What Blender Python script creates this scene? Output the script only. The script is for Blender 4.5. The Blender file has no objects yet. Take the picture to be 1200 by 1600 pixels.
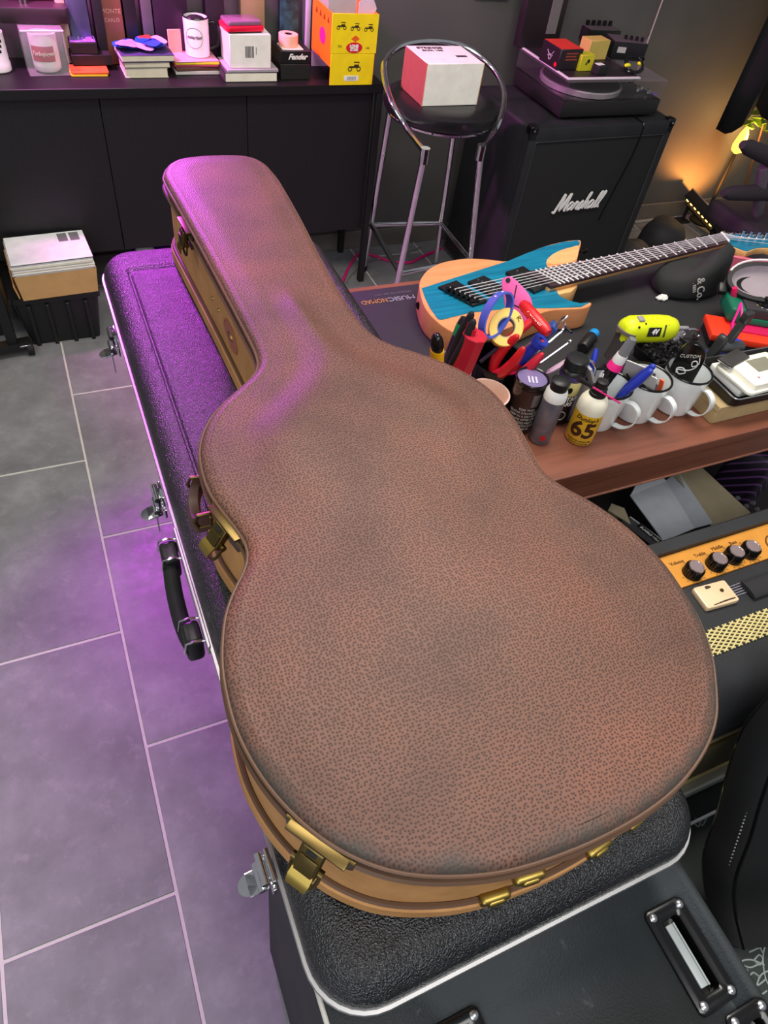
import bpy, bmesh, math, random
from mathutils import Matrix, Vector, Euler
PI = math.pi
random.seed(7)
SC = bpy.context.scene
COL = SC.collection

# ------------------------------------------------------------------ camera
CAM_LOC = Vector((0.075175, -0.377865, 1.491618))
CAM_F = 1080.06                                   # focal length for a 1200 x 1600 frame
YAW, PITCH, ROLL = -0.536992, 0.726185, 0.178855
CAM_ROT = (Matrix.Rotation(YAW, 3, 'Z') @ Matrix.Rotation(PITCH, 3, 'X') @ Matrix.Rotation(ROLL, 3, 'Z'))
cam_data = bpy.data.cameras.new('camera')
cam = bpy.data.objects.new('camera', cam_data)
COL.objects.link(cam)
cam.matrix_world = Matrix.Translation(CAM_LOC) @ CAM_ROT.to_4x4()
cam_data.sensor_fit = 'VERTICAL'
cam_data.sensor_height = 24.0
cam_data.lens = CAM_F / 1600 * 24.0
cam_data.clip_start = 0.02
SC.camera = cam

def _ray(x, y):
    return CAM_ROT @ Vector(((x - 600) / CAM_F, -(y - 800) / CAM_F, -1.0))
def at(x, y, z):
    """point of the horizontal plane at height z seen at photo pixel x, y (survey helper)"""
    d = _ray(x, y); return CAM_LOC + d * ((z - CAM_LOC.z) / d.z)
def aty(x, y, Y):
    """point of the plane parallel to the back wall at depth Y"""
    d = _ray(x, y); return CAM_LOC + d * ((Y - CAM_LOC.y) / d.y)

# ------------------------------------------------------------------ light and exposure
SC.view_settings.view_transform = 'Standard'
SC.view_settings.look = 'None'
SC.view_settings.exposure = 0.0
SC.view_settings.gamma = 1.0
SC.view_settings.use_curve_mapping = False
world = bpy.data.worlds.new('world'); SC.world = world
world.use_nodes = True
world.node_tree.nodes['Background'].inputs[0].default_value = (0.9, 0.93, 1.0, 1)
world.node_tree.nodes['Background'].inputs[1].default_value = 0.30

def lamp(name, kind, loc, target, power, color, size=0.3, size_y=None, spot=None, blend=0.5):
    d = bpy.data.lights.new(name, kind); d.energy = power; d.color = color
    if kind == 'AREA':
        d.size = size
        if size_y: d.shape = 'RECTANGLE'; d.size_y = size_y
    else:
        d.shadow_soft_size = size
    if spot: d.spot_size = math.radians(spot); d.spot_blend = blend
    o = bpy.data.objects.new(name, d); COL.objects.link(o)
    o.location = loc
    o.rotation_euler = (Vector(target) - Vector(loc)).to_track_quat('-Z', 'Y').to_euler()
    return o
lamp('ceiling_panel_light', 'AREA', (0.75, 0.60, 2.55), (0.75, 0.60, 0), 40, (1.0, 0.93, 0.84), 1.4, 0.6)
lamp('cool_fill_light', 'AREA', (-1.1, -1.5, 2.1), (0.5, 0.2, 0.4), 24, (0.86, 0.93, 1.0), 1.2)  # unseen cool fill, added to brighten the near side
lamp('ceiling_panel_light', 'AREA', (0.55, -1.0, 2.55), (0.55, -1.0, 0), 22, (0.98, 0.97, 0.95), 1.2, 0.6)
lamp('warm_hall_light', 'AREA', (-1.2, 1.2, 2.3), (-0.5, 1.2, 0), 9, (1.0, 0.90, 0.70), 0.6)
lamp('purple_stage_light', 'SPOT', (0.23, 2.02, 1.38), (0.19, 0.76, 0.60), 165, (0.74, 0.07, 0.95), 0.06, spot=52, blend=0.9)
lamp('magenta_stage_light', 'SPOT', (0.0, 2.0, 1.5), (0.80, 1.92, 0.75), 130, (1.0, 0.20, 0.82), 0.06, spot=104, blend=0.7)

# ------------------------------------------------------------------ materials
def lin(c):
    return tuple((x / 255 / 12.92) if x / 255 <= 0.04045 else (((x / 255) + 0.055) / 1.055) ** 2.4 for x in c)
MATS = {}
class NT:
    def __init__(s, name):
        s.m = bpy.data.materials.new(name); s.m.use_nodes = True
        s.t = s.m.node_tree; s.b = s.t.nodes['Principled BSDF']; s.co = None
    def n(s, typ, **kw):
        nd = s.t.nodes.new(typ)
        for k, v in kw.items():
            if k.startswith('i_'):
                nd.inputs[int(k[2:]) if k[2:].isdigit() else k[2:].replace('_', ' ')].default_value = v
            else: setattr(nd, k, v)
        return nd
    def l(s, a, b): s.t.links.new(a, b)
    def coord(s, kind='Object', scale=None):
        if kind == 'World':
            g = s.n('ShaderNodeNewGeometry'); out = g.outputs['Position']
        else:
            g = s.n('ShaderNodeTexCoord'); out = g.outputs[kind]
        if scale:
            mp = s.n('ShaderNodeMapping'); mp.inputs['Scale'].default_value = scale
            s.l(out, mp.inputs[0]); out = mp.outputs[0]
        return out
    def ramp(s, fac, stops, interp='LINEAR'):
        r = s.n('ShaderNodeValToRGB'); r.color_ramp.interpolation = interp
        el = r.color_ramp.elements
        while len(el) < len(stops): el.new(0.5)
        for e, (p, c) in zip(el, stops):
            e.position = p; e.color = (*c, 1) if len(c) == 3 else c
        s.l(fac, r.inputs[0]); return r.outputs[0]
    def mix(s, fac, a, b, mode='MIX'):
        m = s.n('ShaderNodeMix', data_type='RGBA', blend_type=mode)
        for v, i in ((fac, 0), (a, 6), (b, 7)):
            if isinstance(v, (int, float)): m.inputs[i].default_value = v
            elif isinstance(v, tuple): m.inputs[i].default_value = (*v, 1) if len(v) == 3 else v
            else: s.l(v, m.inputs[i])
        return m.outputs[2]
    def noise(s, co, scale, detail=3, rough=0.5):
        nd = s.n('ShaderNodeTexNoise'); nd.inputs['Scale'].default_value = scale
        nd.inputs['Detail'].default_value = detail; nd.inputs['Roughness'].default_value = rough
        s.l(co, nd.inputs['Vector']); return nd.outputs[0]
    def bump(s, h, strength=0.3, dist=0.002):
        b = s.n('ShaderNodeBump'); b.inputs['Strength'].default_value = strength
        b.inputs['Distance'].default_value = dist
        s.l(h, b.inputs['Height']); s.l(b.outputs[0], s.b.inputs['Normal'])

def mat(name, c, rough=0.5, metal=0.0, var=0.0, vscale=30, bump=0.0, bscale=300, coat=0.0, trans=0.0, ior=1.45, alpha=1.0, emit=None, spec=0.5):
    if name in MATS: return MATS[name]
    s = NT(name); b = s.b; c = lin(c)
    b.inputs['Base Color'].default_value = (*c, 1)
    b.inputs['Roughness'].default_value = rough; b.inputs['Metallic'].default_value = metal
    b.inputs['Coat Weight'].default_value = coat; b.inputs['Transmission Weight'].default_value = trans
    b.inputs['IOR'].default_value = ior; b.inputs['Alpha'].default_value = alpha
    b.inputs['Specular IOR Level'].default_value = spec
    co = s.coord()
    if var == 0: var = 0.06
    n = s.noise(co, vscale)
    lo = tuple(x * (1 - var) for x in c); hi = tuple(min(1, x * (1 + var)) for x in c)
    s.l(s.ramp(n, [(0.3, lo), (0.7, hi)]), b.inputs['Base Color'])
    if bump: s.bump(s.noise(co, bscale, 2), bump, 0.001)
    if emit:
        b.inputs['Emission Color'].default_value = (*lin(emit[0]), 1); b.inputs['Emission Strength'].default_value = emit[1]
    MATS[name] = s.m; return s.m

def special(name):
    def deco(fn):
        s = NT(name); fn(s); MATS[name] = s.m; return fn
    return deco

@special('pebbled_leather')
def _(s):
    co = s.coord('Object')
    big = s.noise(co, 7, 4, 0.6)
    base = s.ramp(big, [(0.30, lin((90, 65, 55))), (0.5, lin((109, 77, 64))), (0.72, lin((125, 82, 66)))])
    wrp = s.n('ShaderNodeTexNoise'); wrp.inputs['Scale'].default_value = 60; s.l(co, wrp.inputs['Vector'])
    v = s.n('ShaderNodeTexVoronoi', feature='F1', voronoi_dimensions='2D'); v.inputs['Scale'].default_value = 330
    v.inputs['Randomness'].default_value = 0.62; s.l(co, v.inputs['Vector'])
    pit = s.ramp(v.outputs['Distance'], [(0.12, (0.95, 0.95, 0.95)), (0.42, (0, 0, 0))])
    colr = s.mix(pit, base, lin((56, 37, 31)))
    # grey scuffing worn along the lower end of the case
    sep = s.n('ShaderNodeSeparateXYZ'); s.l(co, sep.inputs[0])
    edge = s.n('ShaderNodeAttribute'); edge.attribute_name = 'edge_wear'
    wn = s.noise(co, 22, 4, 0.65)
    mm = s.n('ShaderNodeMath', operation='MULTIPLY'); s.l(edge.outputs['Fac'], mm.inputs[0]); s.l(wn, mm.inputs[1])
    wear = s.ramp(mm.outputs[0], [(0.36, (0, 0, 0)), (0.70, (0.9, 0.9, 0.9))])
    colr = s.mix(wear, colr, lin((70, 64, 58)))
    s.l(colr, s.b.inputs['Base Color'])
    s.b.inputs['Roughness'].default_value = 0.5
    s.b.inputs['Specular IOR Level'].default_value = 0.30
    h = s.ramp(v.outputs['Distance'], [(0.15, (0, 0, 0)), (0.5, (1, 1, 1))])
    s.bump(h, 0.35, 0.0006)
@special('tan_suede')
def _(s):
    co = s.coord()
    s.l(s.ramp(s.noise(co, 18, 5, 0.65), [(0.3, lin((160, 112, 62))), (0.7, lin((190, 138, 82)))]), s.b.inputs['Base Color'])
    s.b.inputs['Roughness'].default_value = 0.75; s.bump(s.noise(co, 500, 2), 0.2, 0.0005)
@special('abs_shell')
def _(s):
    co = s.coord()
    n = s.noise(co, 560, 1, 0.6)
    s.l(s.ramp(n, [(0.35, lin((10, 10, 12))), (0.7, lin((22, 22, 26)))]), s.b.inputs['Base Color'])
    s.b.inputs['Roughness'].default_value = 0.34; s.b.inputs['Specular IOR Level'].default_value = 0.8; s.bump(n, 1.0, 0.0022)
@special('tolex')
def _(s):
    co = s.coord()
    n = s.noise(co, 420, 2, 0.6)
    s.l(s.ramp(s.noise(co, 14, 4), [(0.3, lin((26, 27, 29))), (0.7, lin((36, 37, 40)))]), s.b.inputs['Base Color'])
    s.b.inputs['Roughness'].default_value = 0.55; s.bump(n, 0.4, 0.001)
@special('carpet_tolex')
def _(s):
    co = s.coord()
    n = s.noise(co, 500, 3, 0.7)
    d = s.noise(co, 38, 6, 0.7)
    c = s.ramp(s.noise(co, 9, 4), [(0.3, lin((24, 29, 31))), (0.7, lin((36, 42, 44)))])
    c = s.mix(s.ramp(d, [(0.62, (0, 0, 0)), (0.8, (1, 1, 1))]), c, lin((92, 98, 100)))
    s.l(c, s.b.inputs['Base Color']); s.b.inputs['Roughness'].default_value = 0.6; s.bump(n, 0.5, 0.0015)
@special('floor_tile')
def _(s):
    co = s.coord('World')
    oi = s.n('ShaderNodeObjectInfo')
    ad = s.n('ShaderNodeVectorMath', operation='ADD'); s.l(co, ad.inputs[0])
    cx = s.n('ShaderNodeCombineXYZ'); s.l(oi.outputs['Random'], cx.inputs[2]); 
    sc_ = s.n('ShaderNodeVectorMath', operation='SCALE'); sc_.inputs['Scale'].default_value = 9; s.l(cx.outputs[0], sc_.inputs[0]); s.l(sc_.outputs[0], ad.inputs[1])
    n1 = s.noise(ad.outputs[0], 5, 8, 0.68)
    n2 = s.noise(ad.outputs[0], 26, 6, 0.7)
    c = s.ramp(n1, [(0.32, lin((106, 106, 108))), (0.55, lin((128, 128, 130))), (0.72, lin((150, 150, 151)))])
    c = s.mix(s.ramp(n2, [(0.55, (0, 0, 0)), (0.8, (0.55, 0.55, 0.55))]), c, lin((160, 158, 157)))
    s.l(c, s.b.inputs['Base Color']); s.b.inputs['Roughness'].default_value = 0.42
    s.l(s.ramp(n2, [(0.3, (0.36,) * 3), (0.7, (0.52,) * 3)]), s.b.inputs['Roughness'])
    s.bump(n2, 0.08, 0.001)
def wood(name, a, b, sc=(3, 40, 40), rough=0.4, coat=0.0):
    s = NT(name); co = s.coord('Object', sc)
    n = s.noise(co, 1.6, 6, 0.65)
    s.l(s.ramp(n, [(0.3, lin(a)), (0.7, lin(b))]), s.b.inputs['Base Color'])
    s.b.inputs['Roughness'].default_value = rough; s.b.inputs['Coat Weight'].default_value = coat
    MATS[name] = s.m; return s.m
wood('table_wood', (106, 62, 47), (136, 82, 63), (2.5, 30, 30), 0.38)
wood('natural_wood', (206, 132, 84), (226, 152, 100), (5, 50, 50), 0.4, 0.2)
wood('blue_wood', (8, 92, 122), (16, 130, 160), (5, 70, 70), 0.35, 0.3)
wood('maple', (214, 160, 100), (226, 178, 118), (5, 60, 60), 0.4)
@special('ribbed_cloth')
def _(s):
    co = s.coord()
    w = s.n('ShaderNodeTexWave', bands_direction='Z'); w.inputs['Scale'].default_value = 55; s.l(co, w.inputs['Vector'])
    s.l(s.ramp(w.outputs[0], [(0.2, lin((62, 54, 36))), (0.8, lin((124, 112, 78)))]), s.b.inputs['Base Color'])
    s.b.inputs['Roughness'].default_value = 0.6; s.bump(w.outputs[0], 0.5, 0.002)
@special('perforated_panel')
def _(s):
    co = s.coord()
    mp = s.n('ShaderNodeMapping'); mp.inputs['Scale'].default_value = (60, 60, 60); s.l(co, mp.inputs[0])
    fr = s.n('ShaderNodeVectorMath', operation='FRACTION'); s.l(mp.outputs[0], fr.inputs[0])
    sb = s.n('ShaderNodeVectorMath', operation='SUBTRACT'); sb.inputs[1].default_value = (0.5, 0.5, 0.5); s.l(fr.outputs[0], sb.inputs[0])
    ml = s.n('ShaderNodeVectorMath', operation='MULTIPLY'); ml.inputs[1].default_value = (1, 0, 1); s.l(sb.outputs[0], ml.inputs[0])
    ln = s.n('ShaderNodeVectorMath', operation='LENGTH'); s.l(ml.outputs[0], ln.inputs[0])
    s.l(s.ramp(ln.outputs['Value'], [(0.14, lin((4, 4, 4))), (0.2, lin((13, 13, 14)))]), s.b.inputs['Base Color'])
    s.b.inputs['Roughness'].default_value = 0.55
@special('black_wall')
def _(s):
    co = s.coord('World'); n = s.noise(co, 3, 5)
    s.l(s.ramp(n, [(0.3, lin((80, 80, 77))), (0.7, lin((90, 89, 85)))]), s.b.inputs['Base Color'])
    s.b.inputs['Roughness'].default_value = 0.65; s.bump(s.noise(co, 180, 3), 0.1, 0.001)

black = mat('black_plastic', (22, 22, 23), 0.42)
blackm = mat('black_matte', (18, 18, 19), 0.7)
blackg = mat('black_gloss', (14, 14, 15), 0.18)
rubber = mat('rubber', (34, 33, 35), 0.75, bump=0.15, bscale=500)
chrome = mat('chrome', (220, 220, 222), 0.08, 1.0)
steel = mat('steel', (190, 190, 192), 0.28, 1.0)
alu = mat('aluminium', (204, 202, 200), 0.42, 1.0)
brass = mat('antique_brass', (104, 88, 52), 0.36, 1.0, var=0.2)
brassy = mat('worn_brass', (160, 136, 70), 0.38, 1.0, var=0.15)
white = mat('white_paint', (232, 230, 226), 0.4)
enamel = mat('white_enamel', (222, 226, 224), 0.18, coat=0.5)
paper = mat('white_paper', (232, 230, 224), 0.8)
cardb = mat('cardboard', (196, 152, 98), 0.85, var=0.06)
greyc = mat('grey_card', (170, 158, 130), 0.85)
red = mat('red_plastic', (196, 26, 34), 0.35)
blue = mat('blue_plastic', (36, 56, 168), 0.35)
yellow = mat('yellow_card', (240, 210, 8), 0.55)

# ------------------------------------------------------------------ mesh helpers
class MB:
    def __init__(s): s.v = []; s.f = []
    def add(s, v, f, M=None):
        k = len(s.v)
        s.v += [tuple(M @ Vector(p)) if M is not None else tuple(p) for p in v]
        s.f += [tuple(i + k for i in q) for q in f]; return s
    def bm(s, b, M=None):
        b.verts.ensure_lookup_table(); b.verts.index_update()
        s.add([v.co[:] for v in b.verts], [[v.index for v in f.verts] for f in b.faces], M); b.free(); return s
    def box(s, c, d, bev=0.0, seg=2, M=None):
        b = bmesh.new(); bmesh.ops.create_cube(b, size=1.0)
        for v in b.verts: v.co = Vector((v.co.x * d[0] + c[0], v.co.y * d[1] + c[1], v.co.z * d[2] + c[2]))
        if bev: bmesh.ops.bevel(b, geom=b.edges[:], offset=min(bev, min(d) * 0.49), segments=seg, profile=0.6, affect='EDGES')
        return s.bm(b, M)
    def span(s, a, b, bev=0.0, seg=2, M=None):
        return s.box([(p + q) / 2 for p, q in zip(a, b)], [abs(q - p) for p, q in zip(a, b)], bev, seg, M)
    def rings(s, loops, cap0=True, cap1=True, closed=True, M=None):
        n = len(loops[0]); v = [p for L in loops for p in L]; f = []
        for k in range(len(loops) - 1):
            for i in range(n if closed else n - 1):
                j = (i + 1) % n; f.append((k * n + i, k * n + j, (k + 1) * n + j, (k + 1) * n + i))
        if cap0: f.append(tuple(range(n))[::-1])
        if cap1: f.append(tuple((len(loops) - 1) * n + i for i in range(n)))
        return s.add(v, f, M)
    def lathe(s, prof, seg=24, M=None, cap0=True, cap1=True, sx=1.0, sy=1.0):
        loops = [[(r * sx * math.cos(2 * PI * i / seg), r * sy * math.sin(2 * PI * i / seg), z) for i in range(seg)] for r, z in prof]
        return s.rings(loops, cap0, cap1, True, M)
    def cyl(s, p0, p1, r0, r1=None, seg=14):
        return s.tube([p0, p1], [r0, r0 if r1 is None else r1], seg)
    def tube(s, pts, r, seg=8, closed=False, M=None):
        pts = [Vector(p) for p in pts]; n = len(pts)
        rr = r if isinstance(r, (list, tuple)) else [r] * n
        loops = []; nrm = None
        for i, p in enumerate(pts):
            a = pts[(i - 1) % n] if (closed or i > 0) else p
            b = pts[(i + 1) % n] if (closed or i < n - 1) else p
            t = (b - a).normalized() if (b - a).length > 1e-9 else Vector((0, 0, 1))
            if nrm is None:
                nrm = t.orthogonal().normalized()
            nrm = (nrm - t * nrm.dot(t))
            nrm = nrm.normalized() if nrm.length > 1e-6 else t.orthogonal().normalized()
            bn = t.cross(nrm)
            loops.append([tuple(p + (nrm * math.cos(2 * PI * k / seg) + bn * math.sin(2 * PI * k / seg)) * rr[i]) for k in range(seg)])
        if closed: loops.append(loops[0])
        return s.rings(loops, not closed, not closed, True, M)
    def prism(s, poly, z0, z1, bev=0.0, M=None):
        if bev:
            a = inset(poly, bev)
            return s.rings([[(x, y, z) for x, y in L] for L, z in ((a, z0), (inset(poly, bev * .3), z0 + bev * .3), (poly, z0 + bev), (poly, z1 - bev), (inset(poly, bev * .3), z1 - bev * .3), (a, z1))], M=M)
        return s.rings([[(x, y, z0) for x, y in poly], [(x, y, z1) for x, y in poly]], M=M)
    def ell(s, c, r, seg=16, M=None):
        h = seg // 2; prof = [(max(1e-4, math.sin(PI * i / h)), -math.cos(PI * i / h)) for i in range(h + 1)]
        loops = [[(c[0] + r[0] * q * math.cos(2 * PI * i / seg), c[1] + r[1] * q * math.sin(2 * PI * i / seg), c[2] + r[2] * z) for i in range(seg)] for q, z in prof]
        return s.rings(loops, M=M)

def inset(poly, d):
    """move a counter-clockwise polygon inwards by d"""
    n = len(poly); out = []
    for i in range(n):
        p = Vector(poly[i]); a = Vector(poly[i - 1]); b = Vector(poly[(i + 1) % n])
        e1 = (p - a); e2 = (b - p)
        e1 = e1.normalized() if e1.length > 1e-9 else e2.normalized()
        e2 = e2.normalized() if e2.length > 1e-9 else e1
        n1 = Vector((-e1.y, e1.x)); n2 = Vector((-e2.y, e2.x)); m = n1 + n2
        m = m / max(0.35, m.dot(n1)) if m.length > 1e-6 else n1
        q = p + m * d; out.append((q.x, q.y))
    return out
def rrect(x0, x1, y0, y1, r, seg=6):
    pts = []
    for cx, cy, a in ((x1 - r, y1 - r, 0), (x0 + r, y1 - r, 1), (x0 + r, y0 + r, 2), (x1 - r, y0 + r, 3)):
        for k in range(seg + 1):
            t = (a + k / seg) * PI / 2; pts.append((cx + r * math.cos(t), cy + r * math.sin(t)))
    return pts
def circ(r, n=24, cx=0, cy=0): return [(cx + r * math.cos(2 * PI * i / n), cy + r * math.sin(2 * PI * i / n)) for i in range(n)]
def smooth(pts, k=4, closed=True):
    """Catmull-Rom through the points"""
    P = [Vector(p) for p in pts]; n = len(P); out = []
    for i in range(n if closed else n - 1):
        p0 = P[(i - 1) % n] if closed or i > 0 else P[0]; p1 = P[i]; p2 = P[(i + 1) % n]
        p3 = P[(i + 2) % n] if closed or i < n - 2 else P[-1]
        for j in range(k):
            t = j / k
            q = 0.5 * ((2 * p1) + (p2 - p0) * t + (2 * p0 - 5 * p1 + 4 * p2 - p3) * t * t + (3 * p1 - p0 - 3 * p2 + p3) * t ** 3)
            out.append(tuple(q))
    if not closed: out.append(tuple(P[-1]))
    return out

def obj(name, mb, m, parent=None, angle=40, kind=None):
    me = bpy.data.meshes.new(name)
    me.from_pydata(mb.v, [], mb.f); me.validate()
    b = bmesh.new(); b.from_mesh(me); bmesh.ops.recalc_face_normals(b, faces=b.faces[:]); b.to_mesh(me); b.free()
    me.polygons.foreach_set('use_smooth', [True] * len(me.polygons))
    me.set_sharp_from_angle(angle=math.radians(angle))
    me.materials.append(MATS[m] if isinstance(m, str) else m)
    o = bpy.data.objects.new(name, me); COL.objects.link(o)
    if parent is not None: o.parent = parent
    if kind: o['kind'] = kind
    return o
def thing(name, label, cat, loc=(0, 0, 0), rz=0.0, group=None, rot=None):
    o = bpy.data.objects.new(name, None); COL.objects.link(o)
    o.empty_display_size = 0.02
    o.location = loc; o.rotation_euler = rot if rot else (0, 0, rz)
    o['label'] = label; o['category'] = cat
    if group: o['group'] = group
    return o
def tag(o, label, cat, group=None):
    o['label'] = label; o['category'] = cat
    if group: o['group'] = group
    return o
def dup(root, loc, rz=0.0, label=None, rot=None):
    r = root.copy(); COL.objects.link(r); r.location = loc; r.rotation_euler = rot if rot else (0, 0, rz)
    if label: r['label'] = label
    for ch in list(root.children):
        c = ch.copy(); COL.objects.link(c); c.parent = r
        for g in ch.children:
            d = g.copy(); COL.objects.link(d); d.parent = c
    return r
def T(loc=(0, 0, 0), rx=0, ry=0, rz=0, s=1.0):
    return Matrix.Translation(Vector(loc)) @ Euler((rx, ry, rz)).to_matrix().to_4x4() @ Matrix.Scale(s, 4)
def frame(o, x, y):
    """matrix with origin o, local x along x, local y near y"""
    x = Vector(x).normalized(); z = x.cross(Vector(y)).normalized(); y = z.cross(x)
    M = Matrix((x, y, z)).transposed().to_4x4(); M.translation = Vector(o); return M
def axis(o, d, up=(0, 0, 1)):
    """matrix with origin o and local z along d"""
    q = Vector(d).to_track_quat('Z', 'Y').to_matrix().to_4x4(); q.translation = Vector(o); return q

def lettering(name, txt, size, m, parent, M, shear=0.0, bold=0.0, depth=0.0004, wrap=None, sx=1.0, space=1.0):
    """flat printed letters as a thin mesh; wrap = radius of an upright cylinder (letters centred on +X)"""
    c = bpy.data.curves.new(name, 'FONT'); c.body = txt; c.size = size; c.shear = shear; c.offset = bold
    c.align_x = 'CENTER'; c.align_y = 'CENTER'; c.extrude = depth; c.space_character = space
    c.resolution_u = 3
    t = bpy.data.objects.new(name, c); COL.objects.link(t)
    dg = bpy.context.evaluated_depsgraph_get(); dg.update()
    me = bpy.data.meshes.new_from_object(t.evaluated_get(dg))
    bpy.data.objects.remove(t); bpy.data.curves.remove(c)
    if wrap:
        bm_ = bmesh.new(); bm_.from_mesh(me)
        xs_ = [v.co.x for v in bm_.verts]; q_ = min(xs_)
        while q_ < max(xs_):                                        # slice so the letters can bend round the cylinder
            q_ += wrap * 0.12 / sx
            bmesh.ops.bisect_plane(bm_, geom=bm_.verts[:] + bm_.edges[:] + bm_.faces[:], plane_co=(q_, 0, 0), plane_no=(1, 0, 0))
        bmesh.ops.triangulate(bm_, faces=bm_.faces[:]); bm_.to_mesh(me); bm_.free()
        for v in me.vertices:
            a = v.co.x * sx / wrap; r = wrap + 0.0003 + v.co.z
            v.co = (r * math.cos(a), r * math.sin(a), v.co.y)
    elif sx != 1.0:
        for v in me.vertices: v.co.x *= sx
    me.transform(M)
    me.materials.clear(); me.materials.append(MATS[m] if isinstance(m, str) else m)
    o = bpy.data.objects.new(name, me); COL.objects.link(o)
    if parent is not None: o.parent = parent
    return o
FRONT = lambda x, y, z: T((x, y, z), rx=PI / 2)          # letters on a face that looks towards -y
# ------------------------------------------------------------------ the room
WALL_Y = 2.19
fl = obj('floor', MB().span((-1.6, -1.5, -0.05), (3.9, WALL_Y + 0.1, -0.0015)), mat('grout', (198, 194, 187), 0.8))
fl['kind'] = 'structure'
tile_me = None
for ix in range(-5, 13):
    off = 0.0 if ix % 2 == 1 else 0.3            # running bond: the column left of x = 0 has its joints at 0, 0.6 ...
    k0 = -3
    for k in range(k0, 5):
        y0 = off + 0.6 * k; y1 = y0 + 0.6
        if y0 > WALL_Y - 0.02 or y1 < -1.4: continue
        ln = min(y1, WALL_Y) - y0
        if ln > 0.59:
            if tile_me is None:
                t_ = obj('tile', MB().box((0, 0, -0.003), (0.2938, 0.5938, 0.006), 0.0012, 1), 'floor_tile'); tile_me = t_.data
            else:
                t_ = bpy.data.objects.new('tile', tile_me); COL.objects.link(t_)
        else:
            t_ = obj('tile', MB().box((0, 0, -0.003), (0.2925, ln - 0.0075, 0.006), 0.0012, 1), 'floor_tile')
        t_.location = (ix * 0.3 + 0.15, y0 + ln / 2, 0); t_.parent = fl
w = obj('wall_back', MB().span((-1.6, WALL_Y, -0.05), (3.9, WALL_Y + 0.1, 2.7)), 'black_wall'); w['kind'] = 'structure'
w = obj('baseboard_back', MB().span((-1.6, WALL_Y - 0.012, 0.0), (3.9, WALL_Y, 0.075), 0.003, 1), mat('baseboard_grey', (104, 100, 93), 0.6)); w['kind'] = 'structure'
# ------------------------------------------------------------------ brown acoustic guitar case
OUT = [(0.2497, 0.7772), (0.2543, 0.8043), (0.2671, 0.8314), (0.2933, 0.8504), (0.3400, 0.8561), (0.3871, 0.8521), (0.4127, 0.8391), (0.4260, 0.8171), (0.4310, 0.7836), (0.4312, 0.7381), (0.4255, 0.6199), (0.4165, 0.5049), (0.4120, 0.411), (0.4125, 0.3484), (0.4190, 0.3097), (0.4338, 0.2831), (0.4585, 0.2599), (0.484, 0.2333), (0.5052, 0.2025), (0.5196, 0.1646), (0.5221, 0.1209), (0.5160, 0.0745), (0.5100, 0.0440), (0.5094, 0.0187), (0.5194, -0.0055), (0.5376, -0.0357), (0.5538, -0.0782), (0.5607, -0.1199), (0.5583, -0.1602), (0.5515, -0.1931), (0.5383, -0.225), (0.5218, -0.2499), (0.4991, -0.2763), (0.4692, -0.2959), (0.4313, -0.3105), (0.391, -0.3182), (0.3461, -0.3209), (0.3027, -0.3192), (0.2656, -0.3143), (0.2336, -0.3053), (0.2041, -0.2929), (0.1809, -0.278), (0.1597, -0.2576), (0.1427, -0.2333), (0.129, -0.2046), (0.1204, -0.1758), (0.1163, -0.1472), (0.1167, -0.119), (0.1198, -0.0929), (0.1262, -0.0683), (0.1352, -0.0444), (0.1481, -0.0229), (0.1618, -0.0049), (0.1698, 0.0103), (0.1721, 0.0259), (0.1687, 0.0476), (0.1614, 0.076), (0.1562, 0.1045), (0.1567, 0.1368), (0.1626, 0.1677), (0.1767, 0.1973), (0.1962, 0.2216), (0.2216, 0.2436), (0.2453, 0.2637), (0.2596, 0.2844), (0.2645, 0.312), (0.2645, 0.3532), (0.262, 0.4558), (0.2580, 0.5804), (0.2530, 0.6955)]
OUT = [(x, y) for x, y in OUT][::-1]                       # counter-clockwise
SM = smooth(OUT, 4)
if sum(SM[i - 1][0] * SM[i][1] - SM[i][0] * SM[i - 1][1] for i in range(len(SM))) < 0: SM = SM[::-1]
ZB, ZR, ZT = 0.825, 0.948, 0.972                            # bottom, lid joint, edge of the top
case = thing('acoustic_guitar_case', 'large brown pebbled leather guitar-shaped case with tan sides lying on top', 'guitar case', (0.338, 0.25, ZB))
CO = Vector((0.338, 0.25, ZB))
L0 = [(x - CO.x, y - CO.y) for x, y in SM]
def dist_out(x, y):
    best = 9
    for i in range(len(L0)):
        ax, ay = L0[i - 1]; bx, by = L0[i]; dx, dy = bx - ax, by - ay
        t = max(0, min(1, ((x - ax) * dx + (y - ay) * dy) / (dx * dx + dy * dy + 1e-12)))
        best = min(best, math.hypot(x - ax - t * dx, y - ay - t * dy))
    return best
def sstep(t): t = max(0, min(1, t)); return t * t * (3 - 2 * t)
H = lambda z: z - ZB
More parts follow.
